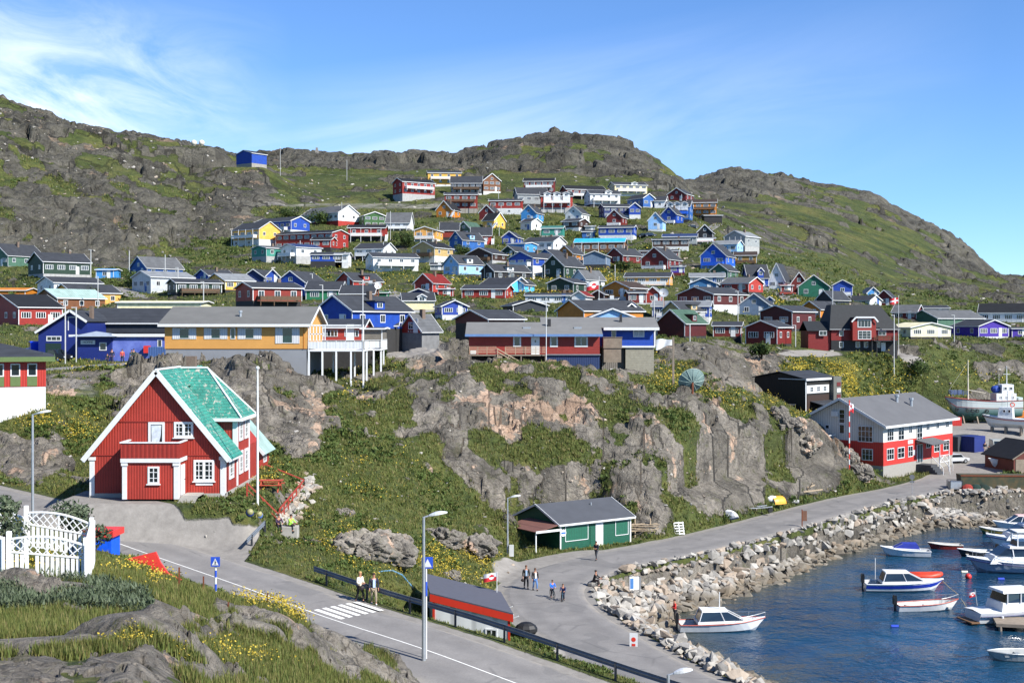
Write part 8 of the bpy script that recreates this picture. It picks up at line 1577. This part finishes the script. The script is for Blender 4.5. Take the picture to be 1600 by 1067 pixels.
    for q in pts[1:]:
        while (q-pp[-1]).length > 1.25: pp.append(pp[-1]+(q-pp[-1]).normalized()*1.2)
    rail_poly(pp, 'guardrail', 'long dark steel guardrail between the main road and the lower harbour road')
    a = on(386, 862, 78); b = on(414, 833, 84); rail_poly([a+(b-a)*t for t in [k/4 for k in range(5)]], 'guardrail', 'short pale guardrail at the end of the lay-by')
    # --- signs ---
    q = on(337, 916, 40); sign_post(RA(337, 928), 1.25, 'blue pedestrian crossing sign on banded post at the near kerb')
    q = g(992, 112); q = gb(992, 903); r = empty('notice_board', q, math.radians(20), 'white notice board on two steel legs beside the road', 'notice board'); MB().box(-.5, .35, -.05, .12, 1.1, 2.15).build('board', TRIM, r); MB().box(.37, .55, -.02, .05, 1.15, 2.1).build('side_board', mat('grey_side', '6d6e70', .6), r); MB().box(-.45, -.15, -.06, -.052, 1.2, 2.05).build('poster', mat('blue_poster', '3f6ea6', .5), r)
    for x in (-.25, .4): MB().tube([(x, .03, -.4), (x, .03, 2.2)], .03, 6).build('leg', DARKM, r)
    q = gb(1254, 822); r = empty('trail_sign', q, 0, 'rusty brown board on post between road and boulders', 'sign'); MB().box(-.1, -.0, -.04, .04, -.3, 1.75).build('post', RUST, r); MB().box(0, .45, -.03, .03, .55, 1.6).build('board', mat('brown_board', '6b4a38', .8, amt=.2), r)
    q = g(1425, 157); r = empty('road_sign', q, 0, 'round grey traffic sign seen from behind near the red building steps', 'road sign'); MB().tube([(0, 0, -.3), (0, 0, 2.2)], .03, 6).build('pole', METAL, r); MB().tube([(0, -.02, 2.3), (0, .02, 2.3)], .32, 16).build('sign_disc', mat('grey_disc', '5a5c5f', .6), r); MB().box(-.28, .28, -.02, .02, 1.6, 1.85).build('sub_plate', mat('grey_disc', '5a5c5f'), r)
    q = g(990, 82); q = P(990, 1010, 83); q.z = gz(q.x, q.y); r = empty('harbour_sign', q, math.radians(-10), 'weathered white sign with red mark among the boulders', 'sign'); MB().box(-.26, .26, -.03, .03, -.1, .95).build('board', TRIM, r); MB().tube([(0, -.04, .55), (0, -.032, .55)], .15, 12).box(-.12, .12, -.04, -.032, .12, .28).build('red_mark', mat('red_fascia', 'c8321f'), r)
    q = g(1327, 162); r = empty('barrier_pole', q, 0, 'red and white striped pole with small flag before the gallery of the harbour building', 'pole'); H_ = CH-(625-HY)/F*162-q.z; n = 13
    for k in range(n): MB().tube([(0, 0, H_*k/n), (0, 0, H_*(k+1)/n)], .08, 8).build('band', TRIM if k % 2 else mat('red_fascia', 'c8321f'), r)
    flag_mesh(r, (.0, 0, H_-1.4), .55, 1.1, side=1)
    # flags in the town
    q = g(936, 262); r = flagpole(q, CH-(434-HY)/F*262-q.z, 'white flagpole carrying the large red and white flag in the middle of town', .07); o = flag_mesh(None, (q.x-.05, q.y, CH-(452-HY)/F*262), 2.5, 1.7); o.name = 'large_flag'; tag(o, 'large red and white flag with counterchanged disc flying in mid town', 'flag')
    q = g(1404, 254); r = flagpole(q, CH-(463-HY)/F*254-q.z, 'flagpole with white cross flag right of the big dark red house', .06); o = flag_mesh(None, (q.x-.05, q.y, CH-(474-HY)/F*254), 1.6, 1.15, 'cross'); o.name = 'cross_flag'; tag(o, 'red flag with white cross beside the big dark red house', 'flag')
    q = P(402.5, 786, 89); q.z = gz(q.x, q.y); flagpole(q, CH-(577-HY)/F*89-q.z, 'tall white flagpole in the garden of the turquoise roofed house', .09)
    # --- dishes ---
    def dish(p, R_, label, rz, tilt, m_, post=2.0, ribs=True):
        r = empty('satellite_dish', p, rz, label, 'satellite dish'); mb = MB(); rings = []
        for i in range(7): s = i/6; rings.append([(R_*s*math.cos(a), R_*s*math.sin(a), .32*R_*s*s) for a in [2*math.pi*k/24 for k in range(24)]] if i else [(.02*math.cos(a), .02*math.sin(a), 0) for a in [2*math.pi*k/24 for k in range(24)]])
        mb.loft(rings, cap=False); rings2 = [[(x*1.01, y*1.01, z-.04) for x, y, z in g_] for g_ in rings]; mb.loft(rings2, cap=False); o = mb.build('reflector', m_, r); o.location = (0, 0, post); o.rotation_euler = (tilt, 0, 0)
        if ribs:
            rb = MB()
            for k in range(12): a = 2*math.pi*k/12; rb.tube([(R_*s*math.cos(a), R_*s*math.sin(a), .32*R_*s*s-.09) for s in (.1, .5, 1)], .035, 5)
            rb.tube([(R_*math.cos(a), R_*math.sin(a), .32*R_-.03) for a in [2*math.pi*k/24 for k in range(25)]], .05, 6, cap=False); rb.build('rib', mat('pale_rib', '8fa39b', .6), o)
        MB().tube([(0, .0, -.6), (0, .0, post-.05)], .13, 8).build('mast', RUST, r); MB().tube([(0, 0, .1), (0, 0, R_*.9)], .03, 5).build('feed_arm', DARKM, o); return r
    q = g(1082, 147); dish(q, 1.5, 'big grey green satellite dish on rusty post at the cliff edge', math.radians(10), math.radians(-62), mat('dish_green', '6f8581', .6, amt=.1), max(1.2, CH-(597-HY)/F*147-q.z))
    q = g(1037, 262); dish(q, .95, 'silver satellite dish among houses right of the bright red gable', 0, math.radians(70), mat('dish_silver', '8f949a', .5), max(1, CH-(458-HY)/F*262-q.z), False)
    q = g(591, 225); dish(q, .62, 'white satellite dish in front of the small green shed', 0, math.radians(70), TRIM, max(1, CH-(447-HY)/F*225-q.z), False)
    for px, py, lb in ((303, 222, 'left of the two white radomes on the ridge'), (315, 224.5, 'right of the two white radomes on the ridge')):
        d_ = 590; r = empty('radome', (((px-800)/F*d_), d_, gz((px-800)/F*d_, d_)), 0, lb, 'radome'); zc = 1.9; MB().ball((0, 0, zc), 1.35, n=14, m=10).build('dome', mat('radome_white', 'c9c4b8', .6), r, smooth=True); MB().tube([(0, 0, -1), (0, 0, zc-1)], .7, 8).build('base', CONC, r)
    # --- vehicles ---
    car(g(54, 176), math.radians(-60), 'royal blue lorry cab parked by the blue gabled hall', '1238c8', 'truck', 'parked_lorry', 'lorry'); car(g(86, 166), math.radians(-25), 'black pickup parked before the garage opening', '14161a', 'pickup'); car(g(1436, 0+196) if 0 else g(1558, 200), math.radians(-100), 'silver van parked in the boatyard', '9fa29a', 'van', 'parked_van', 'van'); car(g(1491, 189), math.radians(20), 'white car half hidden behind the red and white building', 'b9bcbf', 'car')
    for px, py, dm, rz, lb, c_ in ((1082, 357, 380, 20, 'dark car on the road below the black garage', '20242c'), (1016, 370, 380, 10, 'dark blue car on the drive in mid town', '1d2a44'), (1006, 371, 380, 0, 'black car left of the dark blue car in mid town', '1a1c20'), (969, 418, 300, 5, 'yellow car beside the crimson gabled house', 'c39a35'), (230, 452, 290, 10, 'black car below the white low gabled house', '16181b'), (624, 474, 215, 80, 'dark parked car at the road bend near the cream bungalow', '23282b'), (1230, 462, 280, 0, 'rust red car beside the village road', '8a3a2a'), (1337, 500, 240, 0, 'bright red car left of the big dark red house', 'b02a20'), (1251, 513, 246, 0, 'bright blue car right of the small square crimson house', '1f62c4')):
        q = on(px, py, dm); car(q, math.radians(rz), lb, c_, 'car')
    # --- yard clutter ---
    cont = [(1502, 700, 201, 40, 6.0, 2.4, 2.3, '3b3f45', 'dark grey shipping container in the boatyard'), (1520, 702, 199, 40, 3.2, 2.4, 2.4, '1c2c6e', 'navy blue shipping container at right of the grey one'), (1487, 668, 226, 0, 3, 1.6, 1.5, 'b3261f', 'red tank beside the far corner of the red and white building')]
    for px, py, d_, rz, L_, w_, h_, c_, lb in cont: q = g(px, d_); r = empty('container', q, math.radians(rz), lb, 'container'); MB().cbox((0, 0, h_/2-.1), L_, w_, h_+.2).build('body', mat('cont_'+c_, c_, .6, 'board', .1, pitch=.35), r); MB().box(-L_/2+.1, L_/2-.1, -w_/2-.02, -w_/2-.005, .1, .2).box(-L_/2+.1, L_/2-.1, -w_/2-.02, -w_/2-.005, h_-.2, h_-.1).build('edge_beam', mat('cont_'+c_, c_), r)
    q = g(1565, 163); r = empty('barge', q, math.radians(-4), 'long green steel barge section on the quay', 'barge'); MB().prism([(-5.2, 0), (4.6, 0), (5.2, .9), (5.2, 2.0), (-5.4, 2.0)], 'y', -1.1, 1.1).build('body', mat('rusty_green', '274636', .75, amt=.4, scale=1.2, col2='5a4a2c'), r); MB().box(-5.4, 5.2, -1.15, -1.1, 1.85, 2.05).build('rim', RUST, r)
    q = g(1492, 162); r = empty('tank_frame', q, 0, 'small silver tank in a frame on the quay', 'tank'); MB().cbox((0, 0, .7), 1.5, 1.1, 1.0).build('tank', METAL, r, bevel=.05); m = MB()
    for x in (-.8, .8):
        for y in (-.6, .6): m.beam((x, y, 0), (x, y, 1.3), .07)
    m.beam((-.8, -.6, 1.3), (.8, -.6, 1.3), .07).beam((-.8, .6, 1.3), (.8, .6, 1.3), .07); m.build('frame', DARKM, r)
    for k, (px, c_, lb) in enumerate(((1512, '8a2e24', 'heap of red fishing nets beside the silver tank'), (1525, '16302a', 'heap of dark green fishing nets on the quay'), (1537, '14261f', 'black heap of nets against the green barge section'))):
        q = g(px, 161); m = MB(); random.seed(k)
        rings = [[((.9+.15*random.random())*math.cos(a)*s, (.7+.1*random.random())*math.sin(a)*s, z) for a in [2*math.pi*j/12 for j in range(12)]] for z, s in ((-.1, 1), (.35, .95), (.75, .7), (1.0, .3))]; m.loft(rings); o = m.build('net_heap', mat('net_'+c_, c_, .95, bump=.8, scale=6, amt=.4), None, q); tag(o, lb, 'fishing nets')
    q = P(1606, 748, 178); r = empty('boat_house', (q.x, q.y, gz(q.x, q.y)), math.radians(12), 'dark roofed red brown shed at right photo edge', 'shed'); MB().prism([(-2.2, -.5), (5, -.5), (5, 2.6), (1.4, 4.6), (-2.2, 2.6)], 'y', 0, 7).build('wall', mat('brown_red_boards', '5c2a20', .7, 'board', pitch=.25), r); m = MB(); slab(m, (-2.6, -.4, 2.3), (-2.6, 7.4, 2.3), (1.4, 7.4, 4.6), (1.4, -.4, 4.6), .12); slab(m, (5.4, -.4, 2.3), (5.4, 7.4, 2.3), (1.4, 7.4, 4.6), (1.4, -.4, 4.6), .12); m.build('roof', roofm('black'), r); MB().beam((-2.63, -.44, 2.35), (1.4, -.44, 4.7), .05, .16).box(-1.9, -.3, -.05, 0, .4, 2.3).build('trim', TIMB, r)
    q = g(1573, 182); q.z += .5; boat(q, math.radians(185), 5.4, 2.0, 'white cabin boat standing on the yard left of the brown shed', 'hard', fb=.6, group=None); q = g(1590, 218); r = empty('digger', g(1594, 232), 0, 'orange digger behind the stern of the old ship', 'digger'); OR = mat('digger_orange', 'c8731f', .5)
    MB().cbox((0, 0, 1.6), 2.8, 2, 1.3).build('body', OR, r, bevel=.1); MB().cbox((-.6, 0, 2.8), 1.2, 1.5, 1.3).build('cab', GLASS, r); MB().beam((1, 0, 1.8), (2.6, 0, 3.6), .35).beam((2.6, 0, 3.6), (3.8, 0, 1.2), .3).build('boom', OR, r)
    for y in (-.9, .9): MB().prism([(-1.6, .1), (1.6, .1), (1.8, .5), (1.5, .9), (-1.5, .9), (-1.8, .5)], 'y', y-.25, y+.25).build('track', BLACK, r)
    # --- roadside left of the red building: upturned boat, trailer, drums ---
    q = on(1138, 806, 128); r = empty('upturned_boat', q, math.radians(-50), 'small white plastic boat leaning on the rock foot', 'boat'); MB().loft([[(x, y, -z+.55) for x, y, z in g_] for g_ in hull(None, 2.9, 1.35, .4, bow=.1, keel=-.15)], cap=True, closed=False).build('hull', WHITE, r); MB().tube([(x, y, -z+.55) for x, y, z in [g_[0] for g_ in hull(None, 2.9, 1.35, .4, bow=.1)]], .09, 6).build('rim', mat('navy_rim', '24344f', .6), r); r.rotation_euler = (math.radians(35), 0, math.radians(-50))
    q = on(1182, 800, 130); r = empty('boat_trailer', q, math.radians(22), 'galvanised boat trailer parked on the verge', 'trailer'); MB().beam((-2.3, -.1, .5), (.6, -.55, .55), .09).beam((-2.3, .1, .5), (.6, .55, .55), .09).beam((.6, -.55, .55), (1.7, -.55, .6), .09).beam((.6, .55, .55), (1.7, .55, .6), .09).beam((1.2, -.9, .4), (1.2, .9, .4), .1).beam((.2, -.5, .55), (.2, .5, .55), .07).build('frame', METAL, r)
    for y in (-.9, .9): MB().tube([(1.2, y-.09, .3), (1.2, y+.09, .3)], .3, 14).build('wheel', BLACK, r)
    q = on(1213, 793, 133); r = empty('orange_drum', q, math.radians(30), 'cut yellow orange plastic drum lying by the road', 'drum'); m = MB(); m.loft([[(x, .85*math.cos(a)*s, .5+.85*math.sin(a)*s) for a in [math.pi*(-.15+1.15*k/10) for k in range(11)]]+[(x, .75*math.cos(a)*s, .5+.75*math.sin(a)*s) for a in [math.pi*(1-1.15*k/10) for k in range(11)]] for x, s in ((-.8, .9), (-.3, 1), (.4, 1), (.8, .95))]); m.build('shell', mat('yellow_orange_plastic', 'd99a2e', .5), r)
    q = on(1206, 785, 133); o = MB().ball((0, 0, .35), .8, .5, .45).build('white_tank', WHITE, None, q, smooth=True); tag(o, 'white plastic hull piece behind the yellow orange drum', 'plastic tank'); q = on(1240, 786, 138); o = MB().tube([(-.6, 0, .25), (.6, -.1, .2)], [.28, .2], 10).build('grey_tube', mat('grey_white', 'a9aaa8', .6), None, q); tag(o, 'grey and white tube lying right of the yellow orange drum', 'tube')
    q = on(1262, 770, 142); r = empty('timber_pile', q, .2, 'broken grey timbers lying on the grass by the road', 'timber'); m = MB()
    for a, b in (((-1.6, 0, .1), (1, .3, .9)), ((-1, -.5, .2), (1.8, -.2, .4)), ((-.2, .2, 0), (.4, -.4, 1.2)), ((-1.5, -.6, .1), (-.3, .1, .5))): m.beam(a, b, .14)
    m.build('timber', TIMB2, r)
    q = on(1062, 836, 124); r = empty('pallet', q, math.radians(10), 'white wooden pallet standing against the rock foot', 'pallet'); m = MB()
    for k in range(5): m.box(-.55, .55, -.03, .0, .1+k*.27, .22+k*.27)
    for x in (-.52, 0, .45): m.box(x, x+.08, 0, .1, .05, 1.35)
    m.build('boards', TRIM, r); r.rotation_euler = (math.radians(-18), 0, .25)
    q = on(1000, 838, 122); r = empty('lumber_stack', q, math.radians(15), 'heap of planks and poles leaning beside the green shed', 'lumber'); m = MB(); random.seed(4)
    for k in range(14): a = (-1.9+random.random()*.5, random.random()*1.2, .2+random.random()*1.1); m.beam(a, (1.4+random.random()*.8, a[1]+random.random()-.5, a[2]+random.random()*.8-.4), .1, .05)
    for x in (-.4, 1.2): m.beam((x, .3, -.2), (x, .3, 1.7), .1)
    m.build('planks', TIMB2, r)
    q = on(646, 872, 80); r = empty('litter_bin', q, 0, 'green litter bin on the grass below the large boulder', 'litter bin'); MB().tube([(0, 0, 0), (0, 0, .75)], [.24, .28], 12).build('bin', mat('bin_green', '1f5a4c', .6), r); MB().tube([(0, 0, .75), (0, 0, .85)], [.3, .22], 12).build('lid', mat('bin_green', '1f5a4c'), r)
    a = on(592, 893, 74); m = MB(); m.tube([a-a, on(612, 893, 76)-a+Vector((0, 0, .1)), on(628, 901, 76)-a+Vector((0, 0, .15)), on(645, 920, 74)-a+Vector((0, 0, .1))], .06, 6); o = m.build('water_pipe', mat('pipe_blue', '5f8fae', .5), None, a); tag(o, 'pale blue pipe curving over the grass behind the guardrail', 'pipe')
    # --- foreground bits ---
    q = P(168, 858, 66); q.z = gz(q.x, q.y); zt = CH-(829-HY)/F*66; r = empty('blue_shelter', q, math.radians(-4), 'bright blue box shelter with red roof edge behind the white fence', 'shelter'); MB().cbox((-.2, 0, (zt-q.z)/2-.3), 1.25, 1.2, zt-q.z).build('body', mat('bright_blue_paint', '0f56d8', .5), r); MB().cbox((-.2, 0, zt-q.z-.05), 1.6, 1.5, .32).build('roof', mat('bright_red_paint', 'd03a33', .5), r)
    q = P(235, 905, 47); q.z = gz(q.x, q.y); R_ = mat('bright_red_paint', 'd03a33'); k_ = 47/F; f_ = lambda px, py: ((px-235)*k_, CH-(py-HY)*k_-q.z); A_ = [f_(*v) for v in ((198, 873), (243, 862), (250, 878), (262, 895), (283, 906), (256, 911), (238, 906), (236, 883), (218, 880))]
    r = empty('angular_sheet', q, 0, 'angular bright red sheet standing behind the roadside grass', 'panel'); m = MB(); n = len(A_); vs = [(x, 0, z) for x, z in A_]+[(x, .12, z) for x, z in A_]; m.add(vs, [tuple(range(n)), tuple(range(2*n-1, n-1, -1))]+[(i, n+i, n+(i+1) % n, (i+1) % n) for i in range(n)]); m.build('sheet', R_, r); MB().box(-.03, .03, .12, .2, -.6, A_[6][1]).build('stake', RUST, r)
    for px, y0, y1, dm in ((280, 886, 919, 44), (318, 900, 925, 46), (418, 926, 942, 49), (357, 940, 952, 46)): q = at(px, y1, dm-3); r = empty('fence_stake', q, 0, 'rusty iron stake standing in the roadside grass', 'stake', 'rusty stakes in the roadside grass'); MB().box(-.025, .025, -.025, .025, -.3, CH-(y0-HY)/F*q.y-q.z).build('stake', RUST, r)
    # garden of the turquoise roofed house
    rl = mat('red_rail', '9c3a2c', .7); z0 = CH-12.2; G = [P(389, 734, 103), P(475, 734, 103), P(475, 752, 101), P(437, 797, 92), P(437, 0+790, 92)]
    for q in G: q.z = gz(q.x, q.y)
    for lb, a, b in (('red garden railing along the far side of the flower garden', G[0], G[1]), ('red garden railing sloping down above the stone retaining wall', G[1], G[3]), ('low red garden railing in front of the flower garden', P(386, 782, 90.5), P(436, 786, 91))):
        a.z = gz(a.x, a.y); b.z = gz(b.x, b.y); r = empty('garden_railing', a, 0, lb, 'railing'); v = b-a; n = max(2, round(v.length/2)); m = MB()
        for k in range(n+1): p = v*(k/n); MB().box(p.x-.05, p.x+.05, p.y-.05, p.y+.05, p.z-.4, p.z+.95).build('post', rl, r)
        up = Vector((0, 0, .95)); m.beam(up, v+up, .09).beam(up*.55, v+up*.55, .06).build('rail', rl, r)
    q = P(423, 771, 95); q.z = gz(q.x, q.y); r = empty('picnic_table', q, 0, 'red picnic table with benches in the flower garden', 'picnic table'); rt_ = mat('red_table', 'a8452f', .7); MB().box(-.9, .9, -.35, .35, .7, .76).build('tabletop', rt_, r)
    for y in (-.7, .7): MB().box(-.9, .9, y-.13, y+.13, .42, .47).build('bench', rt_, r)
    for x in (-.65, .65): MB().beam((x, -.75, -.1), (x, -.2, .72), .08).beam((x, .75, -.1), (x, .2, .72), .08).box(x-.04, x+.04, -.75, .75, .36, .42).build('leg', rt_, r)
    for px, py, lb, c_ in ((390, 806, 'dark blue and white ball shaped marker in the grass by the lay-by', '2a3a6c'), (404, 809, 'yellow and blue ball shaped marker in the grass by the lay-by', '4f6fae')): q = on(px, py, 86); r = empty('round_marker', q, 0, lb, 'marker'); MB().ball((0, 0, .2), .3, n=12, m=8).build('ball', mat('ball_'+c_, c_, .5), r, smooth=True); MB().ball((.05, -.1, .28), .24, n=10, m=6).build('pale_side', mat('ball_pale', '8d8a5c', .5), r, smooth=True)
    q = on(520, 235, 560); 
    r = empty('cairn', (((495-800)/F*718), 718, gz((495-800)/F*718, 718)), 0, 'small stone cairn on the skyline left of centre', 'cairn'); MB().box(-.9, .9, -.9, .9, -1, 1.2).box(-.6, .6, -.6, .6, 1.2, 2.6).build('stones', BOULDM, r)
build_water(); build_roads()
build_houses(); build_custom()
build_ground()
nature()
place_all()
